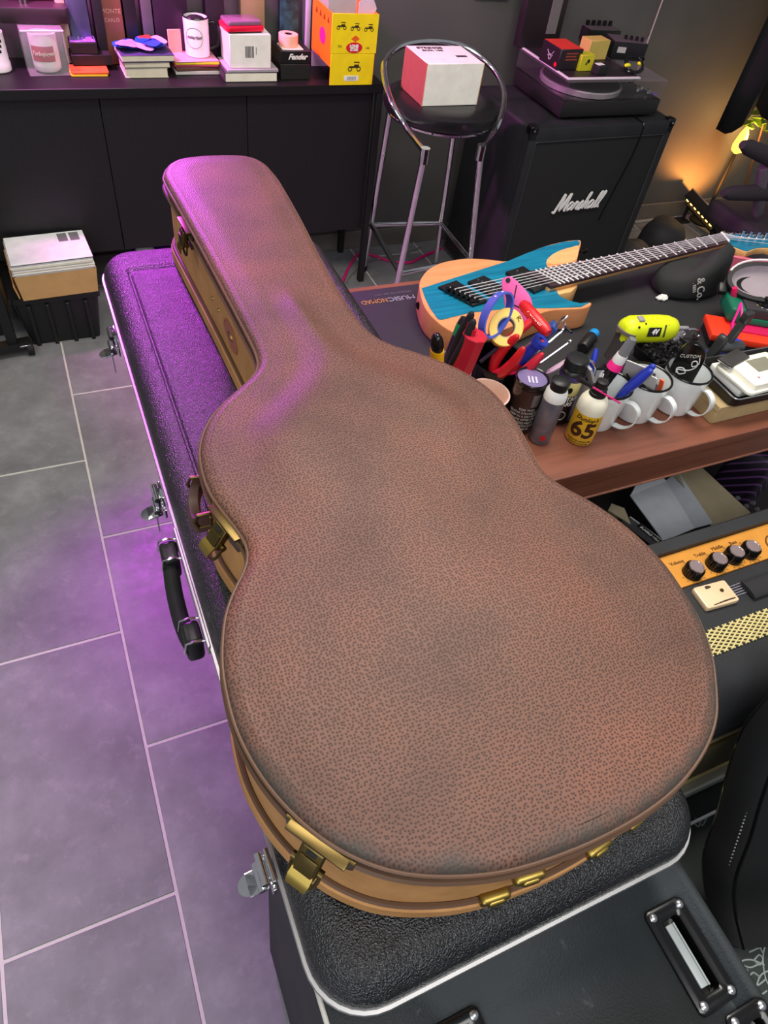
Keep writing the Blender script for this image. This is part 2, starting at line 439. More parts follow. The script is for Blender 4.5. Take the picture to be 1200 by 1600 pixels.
# lid: rim, rounded shoulder, then a gently domed top built as rows across the case
lid = MB()
shoulder = [(0.0, ZR), (0.0, ZT - 0.007), (0.0022, ZT - 0.0025), (0.006, ZT), (0.011, ZT + 0.0012)]
lid.rings([[(x, y, H(z)) for x, y in inset(L0, d)] for d, z in shoulder], cap0=True, cap1=False)
IN = inset(L0, 0.011)
ys = [p[1] for p in IN]; y_lo, y_hi = min(ys), max(ys)
def cross(y):
    xs = []
    for i in range(len(IN)):
        (ax, ay), (bx, by) = IN[i - 1], IN[i]
        if (ay - y) * (by - y) <= 0 and ay != by: xs.append(ax + (y - ay) / (by - ay) * (bx - ax))
    return (min(xs), max(xs)) if len(xs) > 1 else None
NR, NC = 110, 36
rows = []
for j in range(NR + 1):
    y = y_lo + (y_hi - y_lo) * (0.5 - 0.5 * math.cos(PI * (0.012 + 0.976 * j / NR)))
    a, b = cross(y); row = []
    for i in range(NC + 1):
        u = 0.5 - 0.5 * math.cos(PI * i / NC); x = a + (b - a) * u; d = dist_out(x, y)
        row.append((x, y, H(ZT) + 0.0012 + 0.0022 * sstep((d - 0.011) / 0.03) + (lambda w: 0.012 * (w * sstep((d - 0.040) / 0.050) + (1 - w) * sstep((d - 0.011) / 0.18)))(sstep((y + CO.y + 0.02) / 0.20)) * sstep((0.44 - (y + CO.y)) / 0.08)))
    rows.append(row)
g = MB(); g.rings(rows, False, False, closed=False)
lid.v += []; k = len(lid.v); lid.v += g.v; lid.f += [tuple(i + k for i in f) for f in g.f]
# close the strip between the rows and the shoulder with an end fan at the two ends
lo = obj('lid', lid, 'pebbled_leather', case, 60)
att = lo.data.attributes.new('edge_wear', 'FLOAT', 'POINT')
for v, a in zip(lo.data.vertices, att.data):
    d = dist_out(v.co.x, v.co.y); yy = v.co.y + CO.y
    a.value = max(0, 1 - d / 0.05) * (0.45 + 0.65 * sstep((0.05 - yy) / 0.3)) + 0.25 * max(0, 1 - d / 0.012)
endcap = MB(); 
obj('side', MB().rings([[(x, y, H(z)) for x, y in inset(L0, 0.006)] for z in (ZB + 0.012, ZR + 0.001)], False, False), 'tan_suede', case)
bt = MB().rings([[(x, y, H(z)) for x, y in inset(L0, d)] for d, z in ((0.03, ZB), (0.005, ZB + 0.0005), (-0.001, ZB + 0.004), (-0.001, ZB + 0.022), (0.006, ZB + 0.024))], True, False)
obj('bottom_rim', bt, 'tan_suede', case)
pip = mat('dark_piping', (92, 66, 48), 0.5)
obj('lid_piping', MB().tube([(x, y, H(ZR + 0.001)) for x, y in inset(L0, -0.001)], 0.0034, 6, True), pip, case)
obj('lid_welt', MB().tube([(x, y, H(ZT - 0.0085)) for x, y in inset(L0, -0.0008)], 0.0018, 6, True), mat('welt', (100, 72, 54), 0.5), case)
obj('seam_piping', MB().tube([(x, y, H(ZB + 0.024)) for x, y in inset(L0, 0.0035)], 0.0028, 6, True), pip, case)
def near_on(px, py):
    """point and outward normal on the case outline closest to world x, y"""
    x, y = px - CO.x, py - CO.y
    i = min(range(len(L0)), key=lambda q: (L0[q][0] - x) ** 2 + (L0[q][1] - y) ** 2)
    t = Vector(L0[(i + 1) % len(L0)]) - Vector(L0[i - 1]); t.normalize()
    return Vector((L0[i][0], L0[i][1])), Vector((t.y, -t.x))
def draw_latch(px, py, tilt=-0.70):
    """open bag-style draw latch in brass; local x = outward, y = along the side, z = up"""
    p, n = near_on(px, py)
    M = Matrix(((n.x, -n.y, 0, p.x), (n.y, n.x, 0, p.y), (0, 0, 1, H(ZR)), (0, 0, 0, 1)))
    root = obj('latch', MB().prism([(-0.030, 0), (-0.018, -0.016), (0.018, -0.016), (0.030, 0), (0.030, 0.014), (-0.030, 0.014)], -0.001, 0.003, 0.0008,
              M @ T((0.000, 0, 0), rx=PI / 2, rz=PI / 2)).box((0.006, 0, 0.014), (0.008, 0.052, 0.003), 0.001, 2, M), brass, case)
    N = M @ T((0.003, 0, 0.007), ry=tilt) @ Matrix.Scale(0.72, 4)                     # the open latch stands out from the side
    b = MB().box((0.006, 0, -0.016), (0.012, 0.028, 0.034), 0.003, 3, N)
    b.box((0.0125, 0, -0.020), (0.003, 0.022, 0.020), 0.0012, 2, N)
    obj('latch_body', b, brass, root)
    obj('key_slot', MB().box((0.0125, 0, -0.005), (0.0015, 0.012, 0.0045), 0.0008, 2, N), blackm, root)
    obj('lever', MB().rings([[(x, y, z) for x, y in ((a, -h), (a + 0.003, -h), (a + 0.003, h), (a, h))] for z, h, a in ((-0.028, 0.0125, 0.010), (-0.036, 0.013, 0.0125), (-0.041, 0.0125, 0.0135), (-0.047, 0.0115, 0.0125))], M=N), brassy, root)
    bl = [(0.002, -0.016, -0.026), (0.003, -0.0165, -0.038), (0.002, -0.012, -0.050), (0.001, 0.0, -0.055), (0.002, 0.012, -0.050), (0.003, 0.0165, -0.038), (0.002, 0.016, -0.026)]
    obj('bail', MB().tube([N @ Vector(q) for q in smooth(bl, 3, False)], 0.0017, 6), brass, root)
    for sy in (-1, 1): obj('pivot', MB().cyl(N @ Vector((0.003, sy * 0.012, -0.026)), N @ Vector((0.003, sy * 0.019, -0.026)), 0.0035, seg=10), brass, root)
for q in ((0.2575, 0.655, -0.12), (0.1640, 0.062, -0.62), (0.150, -0.246, -0.62)): draw_latch(*q)
def hinge(px, py):
    p, n = near_on(px, py)
    M = Matrix(((n.x, -n.y, 0, p.x), (n.y, n.x, 0, p.y), (0, 0, 1, H(ZR)), (0, 0, 0, 1)))
    for z, dy in ((-0.050, 0.012), (-0.097, -0.006)):
        m_ = MB().box((-0.002, dy, z), (0.010, 0.028, 0.012), 0.004, 3, M); m_.box((0.001, dy, z), (0.008, 0.016, 0.009), 0.003, 3, M)
        obj('hinge', m_, brassy, case)
hinge(0.292, -0.319); hinge(0.402, -0.317)
# carrying handle on the upper bout
p, n = near_on(0.157, 0.135)
M = Matrix(((n.x, -n.y, 0, p.x), (n.y, n.x, 0, p.y), (0, 0, 1, H(ZR) - 0.035), (0, 0, 0, 1)))
hd = [(0.004, -0.028, 0.0), (0.010, -0.024, -0.012), (0.014, -0.011, -0.020), (0.014, 0.011, -0.020), (0.010, 0.024, -0.012), (0.004, 0.028, 0)]
hh = obj('handle', MB().rings([[tuple(M @ (Vector(q) + Vector((a, 0, b)))) for a, b in ((-0.006, -0.011), (0.004, -0.012), (0.007, 0), (0.004, 0.012), (-0.006, 0.011), (-0.008, 0))] for q in smooth(hd, 4, False)]), mat('handle_leather', (74, 46, 38), 0.5), case)
for sy in (-1, 1):
    obj('handle_ring', MB().tube([M @ Vector(q) for q in ((-0.002, sy * 0.027, 0.010), (0.012, sy * 0.028, 0.010), (0.016, sy * 0.028, 0), (0.012, sy * 0.028, -0.010), (-0.002, sy * 0.027, -0.010))], 0.002, 6).box((-0.001, sy * 0.027, 0), (0.004, 0.014, 0.022), 0.001, 1, M), brass, hh)
# oval badge and two rivets on the neck side
p, n = near_on(0.2625, 0.445)
M = Matrix(((n.x, -n.y, 0, p.x), (n.y, n.x, 0, p.y), (0, 0, 1, H(0.889)), (0, 0, 0, 1))) @ T((-0.0065, 0, 0), ry=PI / 2)
bd = obj('badge', MB().rings([[(0.021 * s_ * math.cos(t), 0.034 * s_ * math.sin(t), z) for t in [2 * PI * i / 28 for i in range(28)]] for s_, z in ((1, 0), (1, 0.0018), (0.9, 0.002), (0.88, 0.0012), (0.82, 0.0012))], M=M), mat('badge_leather', (150, 92, 58), 0.45), case)
obj('badge_crest', MB().rings([[(0.005 * s_ * math.cos(t), 0.013 * s_ * math.sin(t), z) for t in [2 * PI * i / 20 for i in range(20)]] for s_, z in ((1, 0.001), (0.8, 0.0035), (0.3, 0.004))], M=M), brassy, bd)
for yy in (0.545, 0.508):
    p, n = near_on(0.262, yy); obj('rivet', MB().ell((p.x - n.x * 0.006, p.y - n.y * 0.006, H(0.893)), (0.003, 0.003, 0.003), 8), brassy, case)
# stitched repair line and a scuff mark on the top are part of the leather's own wear

# ------------------------------------------------------------------ black moulded case with aluminium valance
bc = thing('moulded_guitar_case', 'black pebbled plastic rectangular case with silver valance under the brown case', 'guitar case', (0.335, 0.25, 0.760))
X0, X1, Y0, Y1 = 0.1285 - .335, 0.541 - .335, -0.349 - .25, 0.858 - .25
def rr(d, r=0.055):
    e = 0.050 * sstep((d - 0.026) / 0.020)                    # the raised panel stops further from the two ends
    return rrect(X0 + d, X1 - d, Y0 + d + e, Y1 - d - e, max(0.010, r - d), 8)
ld = [(0.001, .0285), (0.002, .036), (0.004, .042), (0.008, .049), (0.014, .0555), (0.021, .0600), (0.030, .0625), (0.038, .0632), (0.0392, .0620), (0.0405, .0588), (0.0430, .0588), (0.0443, .0620), (0.047, .0634), (0.075, .0640)]
obj('lid', MB().rings([[(x, y, z) for x, y in rr(d)] for d, z in ld]), 'abs_shell', bc, 50)
obj('base', MB().rings([[(x, y, z) for x, y in rr(d)] for d, z in ((0.03, 0), (0.012, .001), (0.005, .006), (0.002, .015), (0.001, .0235))]), 'abs_shell', bc, 50)
obj('valance', MB().rings([[(x, y, z) for x, y in rr(d)] for d, z in ((0.004, .0235), (-0.002, .0235), (-0.0028, .0247), (-0.0028, .0272), (-0.002, .0283), (0.004, .0285), (0.004, .0235))], False, False), alu, bc)
def hasp(y, sc=1.0):
    """chrome case latch hanging open on the left side: keeper, body, swung-out hasp and tongue"""
    M = T((X0 - 0.005, y - 0.25, .0265)) @ Matrix.Scale(sc, 4) @ T(rz=PI)
    r = obj('latch', MB().box((0.002, 0, 0.010), (0.004, 0.030, 0.018), 0.001, 2, M).box((0.002, 0, -0.012), (0.004, 0.034, 0.016), 0.001, 2, M), chrome, bc)
    obj('latch_body', MB().box((0.008, 0, 0.004), (0.010, 0.020, 0.022), 0.002, 2, M).cyl(M @ Vector((0.009, -0.014, 0.014)), M @ Vector((0.009, 0.014, 0.014)), 0.004 * sc), chrome, r)
    obj('hasp', MB().box((0.019, 0, -0.016), (0.020, 0.022, 0.003), 0.001, 2, M @ T(ry=0.25)).cyl(M @ Vector((0.012, -0.013, -0.010)), M @ Vector((0.012, 0.013, -0.010)), 0.004 * sc).prism(circ(0.0095, 16, 0.028, 0), -0.0175, -0.0145, M=M @ T(ry=0.25)), chrome, r)
    obj('tongue', MB().prism([(-0.008, 0), (-0.003, -0.042), (0.003, -0.042), (0.008, 0)], 0, 0.002, M=M @ T((0.012, 0, -0.018), rx=PI / 2, rz=PI / 2)), chrome, r)
    for sy in (-1, 1): obj('screw', MB().ell((0.004, sy * 0.012, 0.006), (0.002, 0.0025, 0.0025), 8, M), chrome, r)
for y in (0.628, 0.268, -0.212): hasp(y)
# hanging black grip with its posts and chrome wires
hg = MB(); path = [(-0.013, 0.198, 0.014), (-0.018, 0.175, 0.008), (-0.022, 0.14, 0.002), (-0.023, 0.10, 0.0), (-0.021, 0.068, 0.004), (-0.017, 0.045, 0.012)]
hg.rings([[(X0 + q[0] + 0.010 * math.cos(t), q[1] - 0.25, -0.004 + q[2] + 0.015 * math.sin(t)) for t in [2 * PI * i / 12 for i in range(12)]] for q in smooth(path, 4, False)])
hgo = obj('handle', hg, blackm, bc)
for y in (0.183, 0.060):
    obj('handle_post', MB().span((X0 - 0.027, y - 0.25 - 0.017, -0.016), (X0 - 0.006, y - 0.25 + 0.017, 0.026), 0.008, 3), black, hgo)
    for dy in (-0.016, 0.016): obj('handle_wire', MB().tube([(X0 - 0.003, y - 0.25 + dy, 0.024), (X0 - 0.016, y - 0.25 + dy, 0.029), (X0 - 0.026, y - 0.25 + dy, 0.027), (X0 - 0.029, y - 0.25 + dy, 0.008)], 0.0014, 6), chrome, hgo)
obj('handle_plate', MB().span((X0 - 0.005, 0.03 - 0.25, 0.016), (X0 - 0.001, 0.212 - 0.25, 0.032), 0.001, 1), alu, bc)

# ------------------------------------------------------------------ speaker cabinet the cases rest on
cb = thing('speaker_cabinet', 'black vinyl speaker cabinet on its side with recessed handles under the plastic case', 'speaker cabinet', (0.325, -0.53, 0))
cx, cy = 0.325, -0.53
PLATES = ((0.447, 0.493, -0.464, -0.375), (0.214, 0.260, -0.464, -0.375), (0.466, 0.512, -0.5605, -0.4715))
cbo = obj('body', MB().span((0.134 - cx, -0.915 - cy, 0.02), (0.517 - cx, -0.155 - cy, 0.7595), 0.006, 3), 'carpet_tolex', cb)
cut = MB()
for x0, x1, y0, y1 in PLATES: cut.span((x0 + 0.011 - cx, y0 + 0.0115 - cy, 0.742), (x1 - 0.011 - cx, y1 - 0.0115 - cy, 0.80))
co_ = obj('cutter', cut, blackm, cb)
bo_ = cbo.modifiers.new('recess', 'BOOLEAN'); bo_.object = co_; bo_.operation = 'DIFFERENCE'; bo_.solver = 'EXACT'
dg_ = bpy.context.evaluated_depsgraph_get(); dg_.update()
nm_ = bpy.data.meshes.new_from_object(cbo.evaluated_get(dg_)); cbo.modifiers.clear(); cbo.data = nm_
bpy.data.objects.remove(co_)
nm_.materials.clear(); nm_.materials.append(MATS['carpet_tolex'])
for z in (0.7555,):
    obj('piping', MB().tube([(0.1345 - cx, -0.91 - cy, z), (0.1345 - cx, -0.16 - cy, z)], 0.003, 8), mat('silver_piping', (206, 200, 190), 0.4), cb)
for fx in (0.17, 0.48):
    for fy in (-0.88, -0.19): obj('foot', MB().lathe([(0.018, 0), (0.02, 0.004), (0.02, 0.02)], 14, T((fx - cx, fy - cy, 0))), rubber, cb)
def handle_plate(x0, x1, y0, y1):
    z = 0.7597; w_ = 0.0105
    pl = MB(); X, Y = (x0 + x1) / 2 - cx, (y0 + y1) / 2 - cy; hx, hy = (x1 - x0) / 2, (y1 - y0) / 2
    o_ = rrect(X - hx, X + hx, Y - hy, Y + hy, 0.006); ix, iy = hx - 0.0125, hy - 0.013
    def R_(d): return rrect(X - hx + d, X + hx - d, Y - hy + d, Y + hy - d, max(0.003, 0.006 - d * .2), 6)
    pl.rings([[(x, y, q) for x, y in R_(d)] for d, q in ((0, z), (0, z + 0.0022), (0.0015, z + 0.003), (0.010, z + 0.003), (0.0125, z + 0.0015), (0.0135, z - 0.012), (0.018, z - 0.013))], False, True)
    r = obj('handle_plate', pl, blackg, cb)
    obj('grip', MB().box((X - 0.0032, Y, z - 0.002), (0.0088, iy * 1.72, 0.004), 0.0012, 2).cyl((X + 0.0016, Y - iy * .86, z + 0.0005), (X + 0.0016, Y + iy * .86, z + 0.0005), 0.0011), mat('grip_grey', (150, 156, 156), 0.35), r)
    for sx in (-1, 1):
        for sy in (-1, 1): obj('screw', MB().lathe([(0.0042, 0.003), (0.004, 0.0045), (0.002, 0.006)], 12, T((X + sx * (hx - 0.0065), Y + sy * (hy - 0.0065), z))), steel, r)
for q in PLATES: handle_plate(*q)
# ------------------------------------------------------------------ work table
TZ = 0.76
tb = thing('work_table', 'reddish brown wooden work table with a thick front apron in the middle of the room', 'table', (1.1, 0.43, 0))
ox, oy = 1.1, 0.43
TX0, TX1, TY0, TY1 = 0.17, 2.0, 0.162, 0.735
obj('table_top', MB().span((TX0 - ox, TY0 - oy, TZ - 0.022), (TX1 - ox, TY1 - oy, TZ - 0.001), 0.0015, 1), 'table_wood', tb)
obj('front_apron', MB().span((0.62 - ox, TY0 + 0.004 - oy, TZ - 0.072), (TX1 - ox, TY0 + 0.026 - oy, TZ - 0.0222), 0.001, 1), 'table_wood', tb)
obj('apron_edge', MB().span((0.62 - ox, TY0 + 0.002 - oy, TZ - 0.0765), (TX1 - ox, TY0 + 0.028 - oy, TZ - 0.072), 0.001, 1), mat('edge_light', (160, 104, 80), 0.4), tb)
for x in (0.62, TX1 - 0.06):
    for y in (TY0 + 0.05, TY1 - 0.05): obj('leg', MB().span((x - 0.02 - ox, y - 0.02 - oy, 0), (x + 0.02 - ox, y + 0.02 - oy, TZ - 0.022), 0.002, 1), blackm, tb)
obj('back_panel', MB().span((0.62 - ox, TY1 - 0.03 - oy, 0.25), (TX1 - ox, TY1 - 0.015 - oy, TZ - 0.022)), mat('dark_wood', (46, 30, 26), 0.6), tb)
obj('shelf', MB().span((0.62 - ox, TY0 + 0.01 - oy, 0.315), (TX1 - ox, TY1 - 0.03 - oy, 0.335), 0.001, 1), mat('dark_shelf', (40, 34, 34), 0.6), tb)
# mat
mt = thing('work_mat', 'thin dark rubber work mat covering the back of the wooden table', 'mat', (1.2, 0.5, TZ))
obj('pad', MB().prism(rrect(0.56 - 1.2, 1.98 - 1.2, 0.272 - .5, 0.717 - .5, 0.01, 3), -0.001, 0.003, 0.001), rubber, mt)
silver_ink = mat('silver_ink', (132, 126, 140), 0.6)
lettering('printed_words', 'MUSIC', 0.018, silver_ink, mt, T((0.655 - 1.2, 0.676 - .5, 0.0034), rz=PI), 0, 0.0003, 0.0003, sx=1.1)
lettering('printed_words', 'NOMAD', 0.018, mat('orange_ink', (156, 108, 62), 0.6), mt, T((0.598 - 1.2, 0.676 - .5, 0.0034), rz=PI), 0, 0.0003, 0.0003, sx=0.8)
lettering('printed_words', 'PREMIUM WORK MAT', 0.008, mat('faint_ink', (92, 84, 100), 0.7), mt, T((0.645 - 1.2, 0.695 - .5, 0.0034), rz=PI), 0, 0, 0.0003)
MZ = TZ + 0.0032

# ------------------------------------------------------------------ electric guitar on the mat
GZ = 0.812                                         # body top
eg = thing('electric_guitar', 'electric guitar with teal top and natural wood wings lying across the table', 'guitar', (0.82, 0.6, MZ))
go = Vector((0.82, 0.6, MZ))
def gp(px, py, z=GZ): p = at(px, py, z) - go; return (p.x, p.y)
def ccw(P): return P if sum(P[i - 1][0] * P[i][1] - P[i][0] * P[i - 1][1] for i in range(len(P))) > 0 else P[::-1]
bodypx = [(655, 447), (659, 433), (672, 419), (695, 409), (730, 404), (765, 405.5), (795, 408), (822, 396), (850, 385), (880, 377.5), (902, 375), (908, 378), (905, 392), (902, 405), (896, 420), (890, 434), (880, 446), (870, 455), (876, 464), (890, 471), (908, 474), (923, 472.5), (922, 478), (908, 482), (885, 483), (860, 485), (838, 492), (815, 503), (790, 514), (760, 522), (730, 524), (706, 518), (686, 505), (668, 487), (659, 468)]
body = ccw(smooth([gp(*q) for q in bodypx], 3))
gb = MB(); z0, z1 = 0.0035, GZ - MZ
gb.rings([[(x, y, z) for x, y in inset(body, d)] for d, z in ((0.0012, z0), (0.0003, z0 + 0.003), (0, z0 + 0.006), (0, z1 - 0.002), (0.0003, z1 - 0.0006), (0.0009, z1))])
gbo = obj('body', gb, 'natural_wood', eg)
topx = [(659, 451), (690, 441), (725, 430), (760, 419), (795, 408), (822, 396.5), (850, 386), (880, 378.5), (902, 376), (906, 379), (904, 385), (893, 387), (878, 391), (862, 399), (853, 412), (858, 425), (868, 440), (868, 453), (874, 463), (888, 470), (906, 474.5), (921, 473), (908, 480), (885, 481), (860, 482), (838, 482), (800, 482), (770, 485), (735, 489), (690, 500), (684, 499), (672, 482), (664, 466)]
obj('teal_top', MB().prism(ccw([gp(*q) for q in topx]), z1 - 0.001, z1 + 0.0009), 'blue_wood', eg)
# contour scoops in bare wood beside the neck
obj('neck_scoop', MB().prism(ccw(smooth([gp(*q) for q in ((853, 412), (862, 399), (878, 391), (893, 387), (904, 384.5), (903, 396), (899, 407), (880, 413))], 2)), z1 - 0.0008, z1 + 0.0013), 'maple', eg)
nz = GZ - MZ + 0.004
def g3(px, py, dz): p = at(px, py, GZ + dz) - go; return p
A0, A1 = g3(821, 425, 0.013), g3(1127, 364, 0.016)         # bass edge of the fretboard, heel and nut
B0, B1 = g3(862, 447.5, 0.013), g3(1139, 378, 0.016)
fretm = mat('fret_silver', (226, 222, 224), 0.35, 0.35)
fret_wood = mat('dark_fretboard', (58, 42, 46), 0.34)
fbv = [A0, A1, B1, B0]
def fbloop(dz, k=0.0): return [(p.x, p.y, p.z + dz) for p in fbv]
obj('fretboard', MB().rings([fbloop(-0.006), fbloop(0)]), fret_wood, eg)
nk = MB()
for i in range(1):
    L = []
    for t in [j / 10 for j in range(11)]:
        a = A0.lerp(A1, t * 1.0); b = B0.lerp(B1, t); c = (a + b) / 2; h = (a - b) / 2
        L.append([tuple(c + h * math.cos(q) + Vector((0, 0, -0.0055 - (0.020 - 0.004 * t) * math.sin(q)))) for q in [PI * k / 8 for k in range(9)]])
    nk.rings(L)
obj('neck', nk, 'maple', eg)
obj('neck_heel', MB().prism(ccw([gp(*q) for q in ((866, 440), (905, 428), (903, 446), (893, 455), (872, 459))]), 0.012, z1 - 0.001, 0.003), 'maple', eg)
for k in range(0, 24):
    t = 1 - 2 ** (-k / 12); t = t / (1 - 2 ** (-24 / 12)) if True else t
    a = A1.lerp(A0, t * 0.975); b = B1.lerp(B0, t * 0.975)
    if k == 0:
        obj('nut', MB().cyl(a + Vector((0, 0, .001)), b + Vector((0, 0, .001)), 0.0026, seg=6), white, eg)
    else:
        obj('fret', MB().cyl(a + Vector((0, 0, .0002)), b + Vector((0, 0, .0002)), 0.0017, seg=6), fretm, eg)
for k in (3, 5, 7, 9, 12, 15, 17, 19, 21):
    tt = lambda q: (1 - 2 ** (-q / 12)) / 0.75 * 0.975
    t = (tt(k) + tt(k - 1)) / 2; c = A1.lerp(A0, t).lerp(B1.lerp(B0, t), 0.8)
    obj('fret_marker', MB().lathe([(0.0028, 0.0), (0.0028, 0.0004)], 10, T(c)), white, eg)
# headstock
hsz = A1.z - 0.008 + MZ
def h3(px, py): p = at(px, py, hsz) - go; return (p.x, p.y)
hs = ccw([h3(*q) for q in ((1128, 366), (1150, 366), (1180, 369), (1215, 372), (1216, 392), (1198, 387), (1182, 388), (1168, 393), (1160, 391), (1150, 387), (1139, 382))])
obj('headstock', MB().prism(hs, hsz - MZ - 0.015, hsz - MZ - 0.001, 0.001), 'maple', eg)
obj('headstock_face', MB().prism(inset(hs, 0.0015), hsz - MZ - 0.001, hsz - MZ + 0.0005), 'blue_wood', eg)
tail = [(1158, 371), (1170, 372), (1182, 373), (1194, 374), (1206, 375), (1212, 382)]
for q in tail:
    p = at(q[0], q[1], hsz) - go; tz = hsz - MZ + 0.0005
    tn = obj('tuner', MB().lathe([(0.0055, 0), (0.0055, 0.002), (0.0032, 0.003), (0.0032, 0.014), (0.0036, 0.016)], 12, T((p.x, p.y, tz))), chrome, eg)
    obj('tuner_button', MB().cyl((p.x, p.y, tz - .01), (p.x + .004, p.y + .032, tz - .01), 0.002).box((p.x + 0.005, p.y + 0.036, tz - .01), (0.012, 0.012, 0.006), 0.002, 2), chrome, tn)
# bridge and pickups
def quad(pxs, za, zb, name, m, par=eg, bev=0.0008): return obj(name, MB().prism(ccw([gp(*q) for q in pxs]), za, zb, bev), m, par)
br = quad([(684, 452), (712, 442), (762, 474), (738, 481)], z1 + .0009, z1 + 0.006, 'bridge', black)
for k in range(6):
    t = (k + 0.5) / 6
    p = at(706 + (752 - 706) * t, 450 + (470 - 450) * t, GZ + 0.008) - go; q = at(692 + 46 * t, 452 + 22 * t, GZ + 0.008) - go
    obj('saddle', MB().box(((p.x + q.x) / 2, (p.y + q.y) / 2, z1 + 0.009), (0.02, 0.0075, 0.008), 0.0015, 2), blackg, br)
    obj('saddle_screw', MB().ell(((p.x + q.x) / 2, (p.y + q.y) / 2, z1 + 0.0135), (0.0018, 0.0018, 0.001), 8), steel, br)
def pickup(pxs):
    p = quad(pxs, z1 + .0009, z1 + 0.008, 'pickup', black)
    a, b, c, d = [Vector(gp(*q)) for q in pxs]
    for k in range(6):
        t = (k + 0.6) / 6.2; m_ = (a.lerp(d, t) * 0.5 + b.lerp(c, t) * 0.5)
        obj('pole_piece', MB().lathe([(0.0022, z1 + 0.008), (0.002, z1 + 0.0088)], 8, T((m_.x, m_.y, 0))), steel, p)
pickup([(730, 445), (755, 436), (790, 456), (767, 466)])
pickup([(789, 430), (816, 421), (858, 450), (834, 461)])
# strings
for k in range(6):
    t = (k + 0.5) / 6
    a = at(706 + 46 * t, 450 + 20 * t, GZ + 0.0125) - go
    b = A0.lerp(B0, 0.08 + 0.84 * t) + Vector((0, 0, .003)); c = A1.lerp(B1, 0.1 + 0.8 * t) + Vector((0, 0, .0032))
    q = tail[min(k, 5)]; d = at(q[0], q[1], hsz + 0.009) - go
    obj('string', MB().tube([a, b, c, d], 0.0009 - 0.00006 * k, 5), fretm, eg)
for q in ((661, 476, 0.79), (909, 393, 0.80)):
    p = at(*q) - go; dirv = Vector((-1, -0.15, 0)) if q[0] < 700 else Vector((1, 0.2, 0))
    obj('strap_button', MB().lathe([(0.003, -0.004), (0.003, 0.006), (0.007, 0.008), (0.007, 0.012), (0.004, 0.013)], 12, axis(p, dirv)), blackg, eg)

# ------------------------------------------------------------------ neck rest: a filled black fabric pouch
nr = at(1074, 471, MZ)
nrp = thing('neck_rest_pouch', 'black fabric bean pouch propping up the guitar neck on the mat', 'pouch', (nr.x + 0.030, nr.y + 0.046, MZ + 0.0002))
fabric = mat('black_fabric', (40, 40, 40), 0.9, bump=0.25, bscale=600)
loops = []
prof = [(0.040, 0), (0.078, 0.002), (0.086, 0.010), (0.087, 0.024), (0.084, 0.036), (0.078, 0.044), (0.060, 0.049), (0.035, 0.050), (0.008, 0.049)]
for k, (r, z) in enumerate(prof):
    L = []
    for a in [2 * PI * i / 44 for i in range(44)]:
        x, y = 1.02 * r * math.cos(a), 0.60 * r * math.sin(a)
        front = max(0, -math.sin(a - 0.35)) ** 1.5 * max(0, (z - 0.02) / 0.03)          # lobe standing up on the near side
        L.append((x * (1 - .12 * front) * (1 + 0.02 * math.sin(5 * a + k)), y * (1 + 0.03 * math.sin(4 * a - k)) + (0.004 if k > 5 else 0), z + 0.085 * front * max(0, 0.30 + 0.70 * math.cos(a + 0.55)) * (1, 1, 1, 1, 1, 1, 0.9, 0.5, 0.1)[k]))
    loops.append(L)
obj('bag', MB().rings(loops), fabric, nrp, 60)
wht = mat('print_white', (200, 198, 190), 0.7)
P0 = at(1036, 415, MZ + 0.03) - nrp.location
Mt = frame(Vector((-0.020, -0.0530, 0.034)), (0.45, -0.06, -0.90), (0.9, -0.1, 0.4))
lettering('printed_words', '& Co.', 0.024, wht, nrp, Mt, 0.25, 0.0003)
lettering('printed_words', '. 1833', 0.0105, wht, nrp, frame(Vector((-0.036, -0.0505, 0.036)), (0.45, -0.06, -0.90), (0.9, -0.1, 0.4)), 0.1)
# ------------------------------------------------------------------ bottles, cans and mugs on the table edge
def V3(p): return (p.x, p.y, p.z)
def facing(p): d = CAM_LOC - Vector(p); return math.atan2(d.y, d.x)       # local +X of the label side
def base(px, py, z=TZ, lift=0.0):
    p = at(px, py, z); p.z += lift; return p
# yellow oil bottle
p = base(904, 683); p = Vector((p.x + 0.0, p.y + 0.001, TZ - 0.0008))
b65 = thing('oil_bottle', 'small yellow bottle of lemon oil labelled 65 at the table edge', 'bottle', p, facing(p) + 0.1)
oil = mat('oil_yellow', (226, 178, 40), 0.25, coat=0.4); 
r = 0.0236
obj('bottle_body', MB().lathe([(r * .8, 0), (r * .95, 0.0015), (r, 0.005), (r, 0.062)], 32, cap1=False), oil, b65)
obj('bottle_shoulder', MB().lathe([(r, 0.062), (r, 0.070), (r * .93, 0.079), (r * .75, 0.087), (r * .5, 0.092), (r * .46, 0.094)], 32, cap0=False), mat('milky_plastic', (228, 222, 200), 0.35), b65)
obj('cap', MB().lathe([(0.0135, 0.090), (0.0135, 0.096), (0.0120, 0.0965), (0.0120, 0.104), (0.0095, 0.106), (0.0090, 0.116), (0.005, 0.117)], 24), black, b65)
brown = mat('label_brown', (62, 34, 14), 0.5)
lettering('label_number', '65', 0.041, brown, b65, T((0, 0, 0.032)), 0, 0.0012, 0.0002, wrap=r, sx=1.05)
lettering('label_script', "Dunlop's", 0.0105, brown, b65, T((0, 0, 0.055)), 0.35, 0.0002, 0.0002, wrap=r)
lettering('label_text', 'ULTIMATE LEMON OIL', 0.0042, brown, b65, T((0, 0, 0.0105)), 0, 0, 0.0002, wrap=r)
lettering('label_text', 'FRETBOARD CONDITIONER', 0.0026, brown, b65, T((0, 0, 0.006)), 0, 0, 0.0002, wrap=r)

